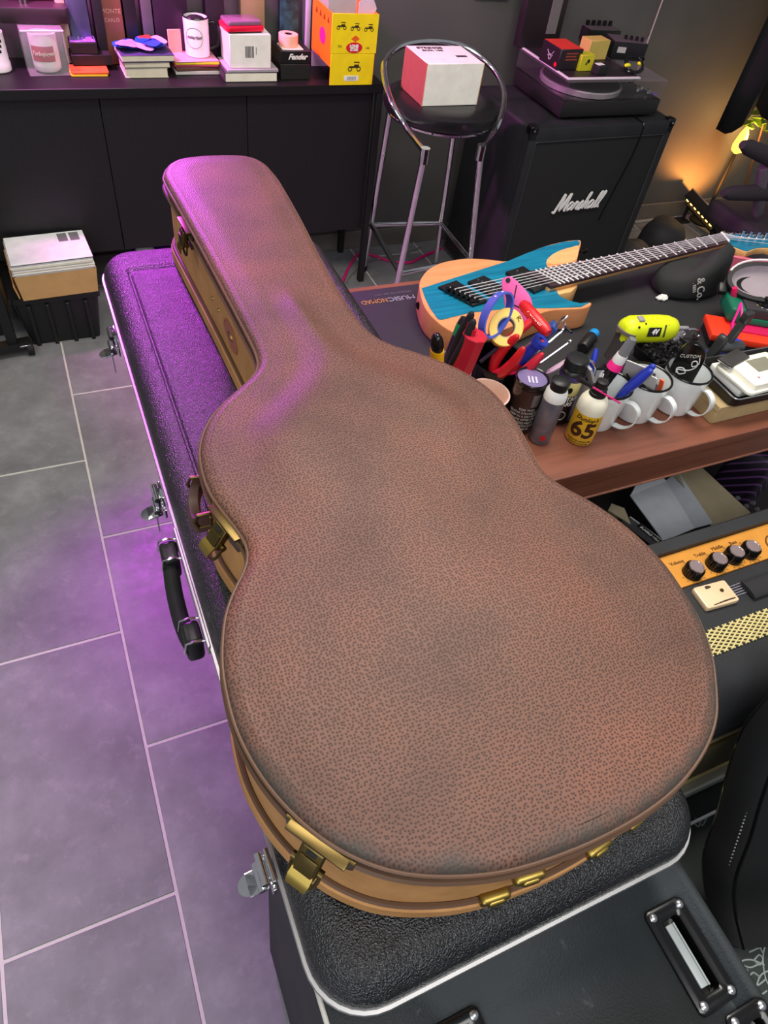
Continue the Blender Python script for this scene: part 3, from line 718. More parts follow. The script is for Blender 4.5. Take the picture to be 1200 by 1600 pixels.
# dark can with a clear lid (flush to the case edge)
p = base(811, 674); p = Vector((p.x + 0.004, p.y + 0.016, TZ - 0.0008))
can = thing('dark_canister', 'tall dark printed canister with clear lid beside the silver spray can', 'can', p, facing(p) + 0.35)
obj('can_body', MB().lathe([(0.0235, 0), (0.025, 0.002), (0.025, 0.092)], 32), mat('can_brown', (44, 28, 26), 0.35, var=0.5, vscale=22, coat=0.4), can)
obj('lid_rim', MB().lathe([(0.0255, 0.088), (0.0268, 0.090), (0.0268, 0.098), (0.0255, 0.0995), (0.0238, 0.0985), (0.0236, 0.094)], 32, cap0=False, cap1=False), blackg, can)
cl = obj('clear_lid', MB().lathe([(0.0238, 0.0945), (0.0238, 0.0958), (0.002, 0.0962)], 32), mat('lilac_clear', (122, 108, 150), 0.12, coat=0.6), can)
for k in (-1, 0, 1): obj('lid_bar', MB().box((0.004, 0.0058 * k, 0.0968), (0.016, 0.0032, 0.0012), 0.0004, 1), mat('lid_white', (196, 190, 214), 0.3), cl)
txt = mat('label_grey', (188, 184, 176), 0.6)
obj('label_block', MB().rings([[(0.0252 * math.cos(a), 0.0252 * math.sin(a), z) for z in (0.058, 0.082)] for a in [0.15 + 0.09 * i for i in range(8)]], False, False, closed=False), mat('label_dim', (110, 100, 96), 0.6), can)
for k in range(7): lettering('label_text', ('FOR YOU', 'GUITAR STRINGS CARE', 'KEEP IN A DRY PLACE', 'WIPE AFTER USE', 'AVOID HEAT', 'MADE WITH CARE', 'NET 100 ML')[k], 0.0052 if k else 0.006, txt, can, T((0, 0, 0.052 - 0.0065 * k)), 0, 0, 0.0002, wrap=0.025)

# silver spray can
p = base(840, 690); p = Vector((p.x + 0.006, p.y + 0.006, TZ - 0.0008))
sc_ = thing('spray_can', 'slim silver spray can with black cap in front of dark canister', 'can', p, facing(p))
obj('can_body', MB().lathe([(0.0155, 0), (0.0175, 0.003), (0.0175, 0.088), (0.0160, 0.094), (0.0145, 0.098)], 28), mat('silver_can', (126, 128, 142), 0.35, 0.6, var=0.35, vscale=40), sc_)
obj('white_collar', MB().lathe([(0.0178, 0.086), (0.0178, 0.090), (0.0168, 0.099), (0.0145, 0.104), (0.012, 0.105)], 28, cap0=False), white, sc_)
obj('cap', MB().lathe([(0.0135, 0.104), (0.0135, 0.109), (0.0148, 0.110), (0.0148, 0.119), (0.0130, 0.1205), (0.004, 0.1215)], 24), black, sc_)
obj('red_mark', MB().rings([[(0.0178 * math.cos(a), 0.0178 * math.sin(a), z) for z in (0.012, 0.022)] for a in [0.1 + 0.12 * i for i in range(5)]], False, False, closed=False), red, sc_)

# black care bottle with a pale label
p = base(871, 662); p = Vector((p.x + 0.004, p.y + 0.015, TZ - 0.0008))
cbt = thing('care_bottle', 'black bottle with pale yellow label band behind the silver spray can', 'bottle', p, facing(p) + 0.35)
obj('bottle_body', MB().lathe([(0.0185, 0), (0.020, 0.002), (0.020, 0.098), (0.017, 0.104), (0.012, 0.107)], 30), mat('bottle_black', (30, 28, 28), 0.35), cbt)
obj('label_band', MB().lathe([(0.0202, 0.062), (0.0203, 0.0625), (0.0203, 0.088), (0.0202, 0.0885)], 30, cap0=False, cap1=False), mat('label_yellow', (206, 192, 128), 0.5), cbt)
obj('purple_band', MB().lathe([(0.0203, 0.090), (0.0204, 0.091), (0.0203, 0.098)], 30, cap0=False, cap1=False), mat('band_purple', (70, 52, 110), 0.5), cbt)
obj('cap', MB().lathe([(0.0175, 0.106), (0.0185, 0.107), (0.0180, 0.122), (0.016, 0.124), (0.004, 0.125)], 26), black, cbt)
lettering('label_text', 'GUITAR', 0.0115, white, cbt, T((0, 0, 0.056)), 0, 0.0003, 0.0002, wrap=0.0201)
lettering('label_text', 'CARE', 0.0105, white, cbt, T((0, 0, 0.046)), 0, 0.0003, 0.0002, wrap=0.0201)
obj('label_drop', MB().rings([[(0.0207, 0.004 * s_ * math.cos(t), 0.074 + 0.006 * s_ * math.sin(t)) for t in [2 * PI * i / 12 for i in range(12)]] for s_ in (1.0, 0.2)]), blackm, cbt)
obj('label_seal', MB().tube([(0.0203 * math.cos(0.42 * math.cos(t)), 0.0203 * math.sin(0.42 * math.cos(t)), 0.022 + 0.0085 * math.sin(t)) for t in [2 * PI * i / 20 for i in range(20)]], 0.0007, 5, True), txt, cbt)

# cream paper cup behind the case
p = at(768, 606, TZ + 0.066); p = Vector((p.x - 0.010, p.y - 0.008, TZ - 0.0008))
cup = thing('cream_cup', 'small cream cup half hidden behind the brown case edge', 'cup', p)
obj('cup_wall', MB().lathe([(0.026, 0), (0.027, 0.002), (0.033, 0.062), (0.0350, 0.064), (0.0350, 0.066), (0.0325, 0.066), (0.0300, 0.058), (0.024, 0.006), (0.002, 0.005)], 32), mat('cream', (222, 188, 168), 0.5), cup)

# three enamel mugs holding small parts
RIMD = 0.0415
def mug(rim_px, handle_ang, label):
    c = at(rim_px[0], rim_px[1], TZ + 0.078); c.x += 0.010; c.y += 0.010
    t = thing('enamel_mug', label, 'mug', (c.x, c.y, TZ - 0.0008), handle_ang, 'enamel mugs along the table edge')
    del t['group']; t.scale = (0.95, 0.95, 1.0)
    obj('mug_wall', MB().lathe([(0.029, 0), (0.0325, 0.002), (0.0345, 0.006), (0.0405, 0.075), (0.0405, 0.0775), (0.0385, 0.0775), (0.0375, 0.072), (0.0325, 0.008), (0.002, 0.006)], 40), enamel, t)
    obj('rim', MB().tube([(0.0400 * math.cos(a), 0.0400 * math.sin(a), 0.0785) for a in [2 * PI * i / 40 for i in range(40)]], 0.0021, 8, True), blackg, t)
    hp = [(0.0385, 0, 0.064), (0.050, 0, 0.066), (0.064, 0, 0.058), (0.068, 0, 0.042), (0.062, 0, 0.026), (0.050, 0, 0.016), (0.0355, 0, 0.014)]
    obj('handle', MB().rings([[(q[0] + a, w_, q[2] + b_) for a, w_, b_ in ((-0.0012, -0.0055, -.0012), (0.0016, -0.006, .0014), (0.0016, 0.006, .0014), (-0.0012, 0.0055, -.0012))] for q in smooth(hp, 4, False)]), enamel, t, 30)
    return t, c
mA, cA = mug((950, 607), -1.1, 'white enamel mug with printed round logo holding blue-handled pliers')
mB, cB = mug((1013, 596), -1.3, 'middle white enamel mug packed with picks, cards and markers')
mC, cC = mug((1077, 585), -1.4, 'rightmost white enamel mug holding a black tagged spool')
# printed ring and words on the first mug
ink = mat('mug_ink', (66, 64, 66), 0.5)
ang = facing(cA) - (-1.1) - 0.15
def wrapmug(pts): 
    out = []
    for u, z in pts:
        r_ = 0.0348 + (z - 0.006) * 0.087 + 0.0004; a = ang + u / r_; out.append((r_ * math.cos(a), r_ * math.sin(a), z))
    return out
obj('logo_ring', MB().tube(wrapmug([(0.018 * math.cos(t), 0.036 + 0.018 * math.sin(t)) for t in [2 * PI * i / 30 for i in range(30)]]), 0.0006, 5, True), ink, mA)
lg = lettering('logo_text', 'guitarfest', 0.0095, ink, mA, T(), 0.3, 0.0002, 0.0002, wrap=0.0375)
lg.data.transform(T((0, 0, 0.034), rz=ang)); 
lg2 = lettering('logo_text', 'LIVE', 0.005, ink, mA, T(), 0, 0, 0.0002, wrap=0.0372); lg2.data.transform(T((0, 0, 0.025), rz=ang))

def stick(name, label, cat, base_pt, tip, prof, m, extra=None, up=None):
    """a long tool whose local z runs from base_pt to tip"""
    d = Vector(tip) - Vector(base_pt); q = d.to_track_quat('Z', 'Y').to_euler()
    t = thing(name, label, cat, base_pt, rot=q)
    return t, d.length
IN = lambda c, dx=0, dy=0, z=0.0072: Vector((c.x + dx, c.y + dy, TZ + z))
# pliers with blue grips in mug A
t, L = stick('pliers', 'small pliers with two blue dipped grips standing in the logo mug', 'pliers', IN(cA, 0.004, 0.0, 0.015), at(1017, 577, TZ + 0.128), None, None)
for s_ in (-1, 1): obj('grip', MB().tube([(s_ * 0.003, 0, L * .4), (s_ * 0.010, 0, L * .55), (s_ * 0.0105, 0, L * .8), (s_ * 0.0075, 0, L)], [0.004, 0.0062, 0.0066, 0.005], 10).ell((s_ * 0.0075, 0, L), (0.005, 0.005, 0.006), 10), blue, t)
obj('jaw', MB().box((0, 0, L * .22), (0.014, 0.006, L * .4), 0.002, 2), steel, t)
# brush, pink stick, sachet, pick tube
t, L = stick('soft_brush', 'grey flat plastic spatula leaning out of the logo mug to the left', 'brush', IN(cA, 0.008, 0.01, 0.02), at(917, 570, TZ + 0.115), None, None)
obj('blade', MB().rings([[(sx * w_, sy * 0.002, z) for sx, sy in ((-1, -1), (1, -1), (1, 1), (-1, 1))] for w_, z in ((0.006, 0), (0.009, L * .4), (0.015, L * .7), (0.013, L))]), mat('grey_translucent', (168, 164, 172), 0.3), t)
t, L = stick('cleaning_swab', 'thin hot pink stick with black grip lying across the logo mug', 'stick', at(969, 630, TZ + 0.081), at(904, 592, TZ + 0.128), None, None)
obj('shaft', MB().cyl((0, 0, 0), (0, 0, L * .72), 0.0014), mat('hot_pink', (236, 36, 130), 0.4), t)
obj('grip', MB().cyl((0, 0, L * .7), (0, 0, L), 0.0032, 0.0042), black, t)
t, L = stick('glue_tube', 'black and pink tube with clear nozzle standing in the logo mug', 'tube', IN(cA, -0.012, 0.010, 0.03), at(990, 528, TZ + 0.165), None, None)
obj('tube_body', MB().rings([[(w_ * math.cos(a), d_ * math.sin(a), z) for a in [2 * PI * i / 14 for i in range(14)]] for w_, d_, z in ((0.014, 0.003, 0), (0.0145, 0.008, L * .35), (0.012, 0.011, L * .58), (0.008, 0.008, L * .64))]), blackg, t)
obj('pink_band', MB().lathe([(0.0125, L * .57), (0.0118, L * .62), (0.010, L * .66)], 14), mat('hot_pink', (236, 36, 130)), t)
obj('collar', MB().lathe([(0.009, L * .64), (0.0105, L * .68), (0.009, L * .77)], 14), white, t)
obj('nozzle', MB().lathe([(0.0085, L * .77), (0.008, L * .9), (0.006, L * .99), (0.003, L)], 14), mat('clear_smoke', (150, 150, 154), 0.1, trans=0.5), t)
lettering('label_number', '60', 0.018, white, t, T((0, 0.0102, L * .42), rx=PI / 2, rz=PI), 0, 0.0006)
# blue grip, hooked rod behind mug A
t, L = stick('hook_tool', 'bent chrome hook tool standing between the bottle and logo mug', 'tool', IN(cA, -0.018, 0.016, 0.012), IN(cA, -0.012, 0.028, 0.095), None, None)
obj('rod', MB().tube(smooth([(0, 0, 0), (0, 0, L * .8), (0.006, 0, L * 1.02), (0.016, 0, L * 1.08), (0.026, 0, L * 1.0), (0.030, 0, L * .86)], 4, False), 0.0022, 8), chrome, t)
t, L = stick('blue_screwdriver', 'thin blue plastic handle poking up left of the hook tool', 'screwdriver', IN(cA, -0.024, 0.008, 0.012), at(932, 545, TZ + 0.115), None, None)
obj('handle', MB().lathe([(0.003, L * .45), (0.0052, L * .5), (0.0052, L * .92), (0.003, L)], 10), blue, t)
obj('shaft', MB().cyl((0, 0, 0), (0, 0, L * .46), 0.0022), steel, t)
# contents of mug B
t, L = stick('marker_card', 'white and orange card standing inside the middle mug', 'card', IN(cB, 0.012, -0.002, 0.02), at(1015, 585, TZ + 0.10) , None, None)
obj('card', MB().box((0, 0, L * .5), (0.028, 0.0012, L)), paper, t)
obj('orange_tip', MB().box((0.02, 0.006, L * .75), (0.008, 0.003, L * .4), 0.001, 1), mat('orange_plastic', (240, 92, 50), 0.4), t)
lettering('card_text', 'Dunlop', 0.008, ink, t, T((0, -0.0007, L * .6), rx=PI / 2), 0.2)
t = thing('foam_ball', 'dark grey foam ball resting inside the middle mug', 'ball', IN(cB, 0.012, -0.012, 0.053))
obj('foam', MB().ell((0, 0, 0), (0.014, 0.014, 0.013), 18), rubber, t)
t = thing('pick_box', 'flat black pick box filling the back of the middle mug', 'box', IN(cB, 0.0, 0.008, 0.040), 0.5)
obj('box', MB().box((0, 0, 0), (0.052, 0.022, 0.06), 0.002, 2), black, t)
t, L = stick('nail_file', 'pale flat file card sticking up at the back of middle mug', 'file', IN(cB, 0.0, 0.024, 0.030), at(1000, 573, TZ + 0.112), None, None)
obj('card', MB().box((0, 0, L * .55), (0.045, 0.002, L), 0.0005, 1), mat('pale_card', (214, 210, 200), 0.6), t)
# spool with tag in mug C
t, L = stick('string_winder', 'black round-topped tag with white scribble standing in rightmost mug', 'tag', IN(cC, -0.006, 0.006, 0.044), at(1070, 548, TZ + 0.118), None, None)
t.rotation_euler = (0.1, 0, facing(cC) + PI / 2); t.scale = (1.15, 1.15, 1.15)
pl = [(-0.019, 0.0), (0.019, 0.0), (0.019, 0.055)] + [(0.019 * math.cos(a), 0.055 + 0.022 * math.sin(a)) for a in [PI * i / 10 for i in range(1, 10)]] + [(-0.019, 0.055)]
obj('tag_body', MB().prism(pl, -0.004, 0.004, 0.001, T(rx=PI / 2)), blackg, t)
scr = [(-0.008, 0.022), (-0.010, 0.030), (-0.002, 0.034), (0.003, 0.028), (-0.004, 0.022), (-0.009, 0.028), (0.0, 0.031), (0.008, 0.036), (0.013, 0.045), (0.010, 0.053), (0.005, 0.049), (0.008, 0.042), (0.014, 0.05), (0.011, 0.060)]
obj('scribble', MB().tube([(x, -0.0046, y) for x, y in smooth(scr, 3, False)], 0.0008, 5), white, t)
lettering('tag_words', 'CUSTOM', 0.007, txt, t, T((-0.002, -0.0045, 0.056), rx=PI / 2, ry=-0.4), 0.3)
t = thing('parts_foil', 'folded grey foil packet lying in the rightmost mug', 'packet', IN(cC, 0.010, -0.010, 0.045), 0.3, rot=(0.5, 0.3, 0.4))
obj('foil', MB().prism([(-0.016, -0.010), (0.016, -0.008), (0.014, 0.012), (-0.012, 0.011)], -0.0015, 0.0015, 0.0005), mat('foil_grey', (150, 152, 154), 0.35, 0.6), t)

# ------------------------------------------------------------------ tool pots behind the case edge
potA = at(712, 590, TZ + 0.085); potA.x, potA.y = 0.588, 0.365
pa = thing('tool_mug', 'white mug with lilac inside stuffed with red tools behind the case', 'mug', (potA.x, potA.y, TZ + 0.0024))
obj('mug_wall', MB().lathe([(0.031, 0), (0.034, 0.003), (0.036, 0.083), (0.035, 0.085), (0.0335, 0.083), (0.031, 0.006), (0.002, 0.005)], 36), mat('lilac_white', (206, 190, 214), 0.3), pa)
potB = at(788, 570, TZ + 0.075); potB.y += 0.017
pb = thing('tool_pot', 'round black pot of hex keys and pliers behind the dark canister', 'pot', (potB.x, potB.y, TZ + 0.0024))
obj('pot_wall', MB().lathe([(0.041, 0), (0.044, 0.003), (0.047, 0.073), (0.046, 0.075), (0.044, 0.073), (0.041, 0.006), (0.002, 0.005)], 36), blackg, pb)
PA = lambda dx=0, dy=0, z=0.015: Vector((potA.x + dx, potA.y + dy, TZ + z))
PB = lambda dx=0, dy=0, z=0.015: Vector((potB.x + dx, potB.y + dy, TZ + z))
def tool(name, label, cat, b_, px, py, h): return stick(name, label, cat, b_, at(px, py, TZ + h), None, None)
crim = mat('crimson_plastic', (186, 26, 48), 0.45)
t, L = tool('red_screwdriver', 'fat red octagonal screwdriver handle standing upright in the tool mug', 'screwdriver', PA(0.004, -0.01), 743, 523, 0.150)
obj('handle', MB().lathe([(0.012, L * .35), (0.0185, L * .40), (0.0185, L * .94), (0.0195, L * .99), (0.0188, L)], 8), crim, t, 30)
obj('handle_collar', MB().lathe([(0.016, L * .36), (0.024, L * .385), (0.016, L * .41)], 16), crim, t)
obj('shaft', MB().cyl((0, 0, 0), (0, 0, L * .37), 0.003), steel, t)
t, L = tool('cutter_knife', 'black and yellow utility knife at the left of the tool mug', 'knife', PA(-0.010, -0.002), 683, 521, 0.150)
obj('grip', MB().rings([[(0.0125 * s_ * math.cos(a), 0.0095 * s_ * math.sin(a), z) for a in [2 * PI * i / 14 for i in range(14)]] for s_, z in ((0.8, 0), (1.0, L * .3), (1.05, L * .66))]), black, t)
obj('yellow_sleeve', MB().rings([[(0.0135 * s_ * math.cos(a), 0.0105 * s_ * math.sin(a), z) for a in [2 * PI * i / 14 for i in range(14)]] for s_, z in ((0.98, L * .56), (1.0, L * .58), (1.0, L * .77), (0.98, L * .79))]), mat('tool_yellow', (240, 178, 20), 0.4), t)
obj('end_cap', MB().ell((0, 0, L * .85), (0.0130, 0.0100, L * .15), 14), blackg, t)
def pliers(name, label, b_, px, py, h, m, spread=0.012, rz=0.0, tipm=None):
    t, L = tool(name, label, 'pliers', b_, px, py, h)
    t.rotation_euler.rotate_axis('Z', rz)
    for s_ in (-1, 1):
        P = smooth([(s_ * 0.003, 0, L * .35), (s_ * spread * .8, 0, L * .5), (s_ * spread, 0, L * .75), (s_ * spread * .75, 0, L)], 3, False)
        rr_ = [0.0045 + 0.0045 * math.sin(PI * min(1, 0.15 + 0.8 * i / (len(P) - 1))) for i in range(len(P))]
        obj('grip', MB().tube(P, rr_, 10).ell(P[-1], (0.0045, 0.0045, 0.005), 10), m, t)
        if tipm: obj('grip_inlay', MB().tube([(q[0] - s_ * 0.0012, -0.0035, q[2]) for q in P[4:-1]], 0.0075, 8), tipm, t)
    obj('pivot_bolt', MB().cyl((0, -0.005, L * .33), (0, 0.005, L * .33), 0.005), steel, t)
    obj('jaw', MB().box((0, 0, L * .2), (0.014, 0.007, L * .36), 0.002, 2), steel, t)
    return t
pliers('pliers', 'red and black side cutters tilted right over the tool mug', PA(-0.004, 0.012), 738, 497, 0.172, blackm, 0.012, 0.4, crim)
pliers('pliers', 'red-gripped pliers leaning right out of the black pot', PB(-0.03, -0.01, 0.03), 812, 536, 0.135, red, 0.016, 0.9)
pliers('pliers', 'long-nose pliers with slim red grips low in the black pot', PB(0.0, -0.012, 0.02), 846, 545, 0.120, crim, 0.020, 0.2)
t, L = tool('green_screwdriver', 'black and green screwdriver end between knife and red cutters', 'screwdriver', PA(-0.006, 0.016), 727, 497, 0.148)
obj('handle', MB().lathe([(0.006, L * .4), (0.009, L * .46), (0.009, L * .93), (0.007, L)], 12), black, t)
obj('green_band', MB().lathe([(0.0094, L * .78), (0.0096, L * .8), (0.0096, L * .9), (0.0094, L * .92)], 12), mat('tool_green', (20, 120, 70), 0.4), t)
obj('shaft', MB().cyl((0, 0, 0), (0, 0, L * .42), 0.0025), steel, t)
# blue rubber wristband hooked over the tools
wc = at(775, 492, TZ + 0.155)
wv = Vector((wc.x, wc.y, wc.z))
t = thing('rubber_wristband', 'blue silicone wristband with pale letters looped over the red tools', 'wristband', wv)
R3 = CAM_ROT; ex, ey = Vector((0.95, -0.10, -0.25)), Vector((0.25, 0.42, 0.87))
lp = [ex * (0.020 * math.cos(a) + 0.010 * math.sin(a) * 0.9) + ey * 0.035 * math.sin(a) for a in [2 * PI * i / 40 for i in range(40)]]
nn = ex.cross(ey).normalized()
bw = MB(); loops = []
for i, q in enumerate(lp):
    o_ = q.normalized() * 0.0016; loops.append([tuple(q - o_ - nn * 0.009), tuple(q + o_ - nn * 0.009), tuple(q + o_ + nn * 0.009), tuple(q - o_ + nn * 0.009)])
loops.append(loops[0]); bw.rings(loops, False, False)
obj('band', bw, mat('band_blue', (70, 88, 180), 0.5), t)
for i in (3, 5, 7, 12, 15):
    q = lp[i]; obj('printed_letter', MB().box((0, 0, 0), (0.0025, 0.004, 0.0006), M=frame(q + q.normalized() * 0.0018, lp[i + 1] - lp[i], nn)), white, t)
# roll of yellow tape
tc = at(790, 513, TZ + 0.135)
t = thing('tape_roll', 'yellow roll of tape with printed picture standing on the tools', 'tape', tc, rot=Euler((0.55, 0.25, 0.55)))
t.rotation_euler = (CAM_LOC - tc + Vector((0.0, -0.1, 0.35))).to_track_quat('Z', 'Y').to_euler()
obj('roll', MB().lathe([(0.0145, -0.011), (0.0255, -0.011), (0.0265, -0.010), (0.0265, 0.010), (0.0255, 0.011), (0.0145, 0.011), (0.0145, -0.011)], 36, cap0=False, cap1=False, sy=1.12), mat('tape_yellow', (232, 190, 92), 0.4), t)
obj('core', MB().lathe([(0.0143, -0.0105), (0.0143, 0.0105), (0.0130, 0.0105), (0.0130, -0.0105)], 30, cap0=False, cap1=False, sy=1.12), greyc, t)
obj('printed_mark', MB().tube(smooth([(0.012, 0.016, 0.0113), (0.016, 0.021, 0.0113), (0.019, 0.017, 0.0113), (0.014, 0.018, 0.0113), (0.017, 0.012, 0.0113)], 3, False), 0.0006, 5), brown, t)
# pink pouch
pc = at(806, 472, TZ + 0.125)
t = thing('pink_sleeve', 'pink plastic pick sleeve with slit standing against the guitar body', 'sleeve', pc)
t.rotation_euler = (CAM_LOC - pc).to_track_quat('Z', 'Y').to_euler(); t.rotation_euler.rotate_axis('Z', 0.35); t.scale = (1.35, 1.35, 1.35)
obj('sleeve', MB().prism(smooth([(-0.016, 0.026), (-0.008, 0.031), (0.0, 0.027), (0.016, 0.008), (0.020, -0.008), (0.016, -0.022), (0.0, -0.027), (-0.012, -0.012), (-0.014, 0.006)][::-1], 3), -0.002, 0.002, 0.0008), mat('sleeve_pink', (226, 84, 158), 0.4), t)
obj('slit', MB().box((0.004, -0.004, 0.0022), (0.026, 0.0014, 0.0006), M=T(rz=-0.5)), blackm, t)
obj('slit', MB().box((-0.003, 0.012, 0.0022), (0.0014, 0.016, 0.0006), M=T(rz=-0.25)), blackm, t)
obj('hole', MB().lathe([(0.003, 0.0021), (0.003, 0.0026)], 12, T((-0.008, 0.0265, 0))), blackm, t)
# T-handle hex key
t, L = tool('hex_key', 'bright red T-handle hex key lying diagonally across the black pot', 'hex key', PB(-0.045, -0.012, 0.085), 838, 486, 0.155)
ca = at(816, 474, TZ + 0.160) - t.location; cb2 = at(857, 521, TZ + 0.150) - t.location
Mi = t.rotation_euler.to_matrix().transposed()
ca, cb2 = Mi @ ca, Mi @ cb2
mid = (ca + cb2) / 2
obj('cross_handle', MB().tube([ca, ca.lerp(cb2, .12), mid, ca.lerp(cb2, .88), cb2], [0.0065, 0.0092, 0.0098, 0.0092, 0.0065], 12), red, t)
obj('stem', MB().cyl(mid * 0.45, mid, 0.0062, 0.0072), red, t)
obj('key_rod', MB().cyl((0, 0, 0), mid * 0.5, 0.003, seg=6), blackm, t)
lettering('handle_text', 'Fender', 0.013, mat('pale_red', (240, 170, 160), 0.5), t, frame(mid + (Mi @ (CAM_LOC - t.location)).normalized() * 0.0100, cb2 - ca, (Mi @ Vector((0.5, 0.6, 0.4)))), 0.3)
# blue-handled keys
for lab, b_, (px, py, h), ln, m_ in (
        ('blue plastic winder with a hole standing in the black pot', PB(0.012, 0.0, 0.02), (846, 531, 0.125), 1, blue),
        ('blue square-headed driver leaning on the guitar horn', PB(0.03, 0.035, 0.02), (868, 508, 0.13), 0, mat('steel_blue', (40, 74, 140), 0.4))):
    t, L = tool('string_tool', lab, 'tool', b_, px, py, h)
    if ln:
        obj('head', MB().lathe([(0.005, L - .012), (0.013, L - .010), (0.0135, L), (0.005, L + .001), (0.004, L - .006)], 20), m_, t)
        obj('handle', MB().tube([(0.0, 0, L * .35), (0, 0, L * .6), (0, 0, L * .92)], [0.007, 0.009, 0.008], 12), m_, t)
    else:
        obj('handle', MB().box((0, 0, L * .88), (0.022, 0.012, L * .24), 0.002, 2), m_, t)
        obj('shaft', MB().cyl((0, 0, 0), (0, 0, L * .8), 0.003), steel, t)
        obj('bail', MB().tube(smooth([(-0.004, 0, L), (-0.006, 0, L * 1.1), (0.0, 0, L * 1.18), (0.006, 0, L * 1.1), (0.004, 0, L)], 3, False), 0.0016, 6), steel, t)
t, L = tool('allen_key', 'chrome L-shaped allen key in front of the blue square driver', 'hex key', PB(0.04, 0.012, 0.02), 884, 512, 0.118)
obj('rod', MB().tube([(0, 0, 0), (0, 0, L * .94), (0.004, 0, L), (0.010, 0, L * 1.02), (-0.02, 0.002, L * 1.03)][:4], 0.0022, 6).cyl((0.004, 0, L), (-0.018, 0, L * 1.03), 0.0022, seg=6), chrome, t)
t, L = tool('allen_key', 'thin chrome ball-end key right of the L-shaped one', 'hex key', PB(0.047, 0.0, 0.02), 890, 534, 0.095)
obj('rod', MB().cyl((0, 0, 0), (0, 0, L), 0.0018, seg=6).ell((0, 0, L), (0.0035, 0.0035, 0.004), 8), chrome, t)
t, L = tool('pick_tool', 'pale pink oval plastic tool leaning behind the spray can', 'tool', PB(0.045, -0.02, 0.02), 894, 560, 0.105)
obj('blade', MB().prism(smooth([(-0.006, L * .55), (0.006, L * .55), (0.0095, L * .85), (0.004, L), (-0.004, L), (-0.0095, L * .85)], 3), -0.0012, 0.0012, 0.0004, T(rx=PI / 2)), mat('pale_pink', (226, 196, 212), 0.4), t)
obj('shaft', MB().cyl((0, 0, 0), (0, 0, L * .6), 0.002), steel, t)

# ------------------------------------------------------------------ things lying on the mat
p = at(926, 541, MZ); t = thing('blue_capped_tube', 'small dark tube with bright blue cap lying on the mat', 'tube', (p.x, p.y + 0.012, MZ + 0.0118), rot=(0, PI / 2, 0.6))
obj('body', MB().lathe([(0.009, -0.045), (0.0115, -0.042), (0.0115, 0.0)], 16), black, t)
obj('cap', MB().lathe([(0.008, 0), (0.008, 0.008), (0.010, 0.010), (0.010, 0.018), (0.006, 0.0195)], 16), mat('cap_blue', (20, 140, 210), 0.35), t)
p = at(1034, 468, MZ); t = thing('crumpled_paper', 'small crumpled scrap of white paper beside the neck pouch', 'paper', (p.x, p.y, MZ + 0.001))
obj('scrap', MB().rings([[(0.016 * math.cos(a) * s_ * (1 + .25 * math.sin(3 * a)), 0.009 * math.sin(a) * s_, z + 0.0015 * math.sin(5 * a)) for a in [2 * PI * i / 11 for i in range(11)]] for s_, z in ((0.9, 0.001), (1.0, 0.004), (0.55, 0.009), (0.1, 0.007))]), paper, t, 15)

# cordless screwdriver, lime green
pc = at(1005, 545, MZ)
d0, d1 = at(974, 514, TZ + 0.086), at(1054, 513, TZ + 0.070)
t = thing('cordless_screwdriver', 'lime green cordless screwdriver resting on black tray of parts', 'screwdriver', d0.lerp(d1, 0.5))
ax = (d1 - d0).normalized(); Lg = (d1 - d0).length
Mx = Matrix.Translation(-(d1 - d0) / 2) @ axis((0, 0, 0), ax)
lime = mat('lime_plastic', (214, 226, 20), 0.4)
obj('motor_housing', MB().rings([[(r_ * 1.10 * math.cos(a) + oz, r_ * 1.16 * math.sin(a), z) for a in [2 * PI * i / 22 for i in range(22)]] for r_, oz, z in ((0.010, 0, -0.004), (0.0165, 0, 0.002), (0.0205, 0, 0.015), (0.021, 0, 0.04), (0.0215, 0, Lg * .6), (0.0205, 0, Lg * .8), (0.0165, 0, Lg - 0.008), (0.010, 0, Lg - 0.002))], M=Mx), lime, t)
obj('chuck', MB().lathe([(0.0062, Lg - 0.003), (0.0062, Lg + 0.006), (0.004, Lg + 0.008)], 14, Mx), black, t)
obj('bit', MB().lathe([(0.0042, Lg + 0.007), (0.0046, Lg + 0.009), (0.0046, Lg + 0.032), (0.003, Lg + 0.034)], 10, Mx), mat('bit_silver', (214, 212, 210), 0.25, 0.7), t)
upv = (CAM_LOC - t.location).normalized()
def surf(u, v, h=0.0222):
    """point on the housing facing the viewer's side: u along, v around"""
    c = Mx @ Vector((0, 0, u)); n_ = (upv - ax * upv.dot(ax)).normalized(); s_ = ax.cross(n_)
    dd = n_ * math.cos(v) + s_ * math.sin(v); return c + dd * h, dd
q, dd = surf(0.050, 0.25, 0.0245)
lb = obj('side_label', MB().box((0, 0, 0), (0.030, 0.016, 0.0016), 0.0005, 1, frame(q, ax, dd.cross(ax))), blackg, t)
lettering('label_number', '4V', 0.013, white, lb, frame(q + dd * 0.001, ax, dd.cross(ax)), 0.2, 0.0004)
q, dd = surf(0.075, 0.2, 0.0238); obj('vent', MB().box((0, 0, 0), (0.004, 0.022, 0.0025), 0.001, 1, frame(q, ax, dd.cross(ax))), mat('vent_grey', (60, 64, 40), 0.5), t)
q, dd = surf(0.022, -0.75, 0.0235); obj('switch', MB().box((0, 0, 0), (0.014, 0.012, 0.006), 0.0025, 2, frame(q, ax, dd.cross(ax))), mat('switch_grey', (150, 140, 140), 0.45), t)
for uu, vv in ((0.014, -0.1), (0.03, -0.35), (0.085, -0.3)):
    q, dd = surf(uu, vv, 0.0225); obj('screw_hole', MB().lathe([(0.0022, 0), (0.0022, 0.0012)], 10, axis(q, dd)), blackm, t)
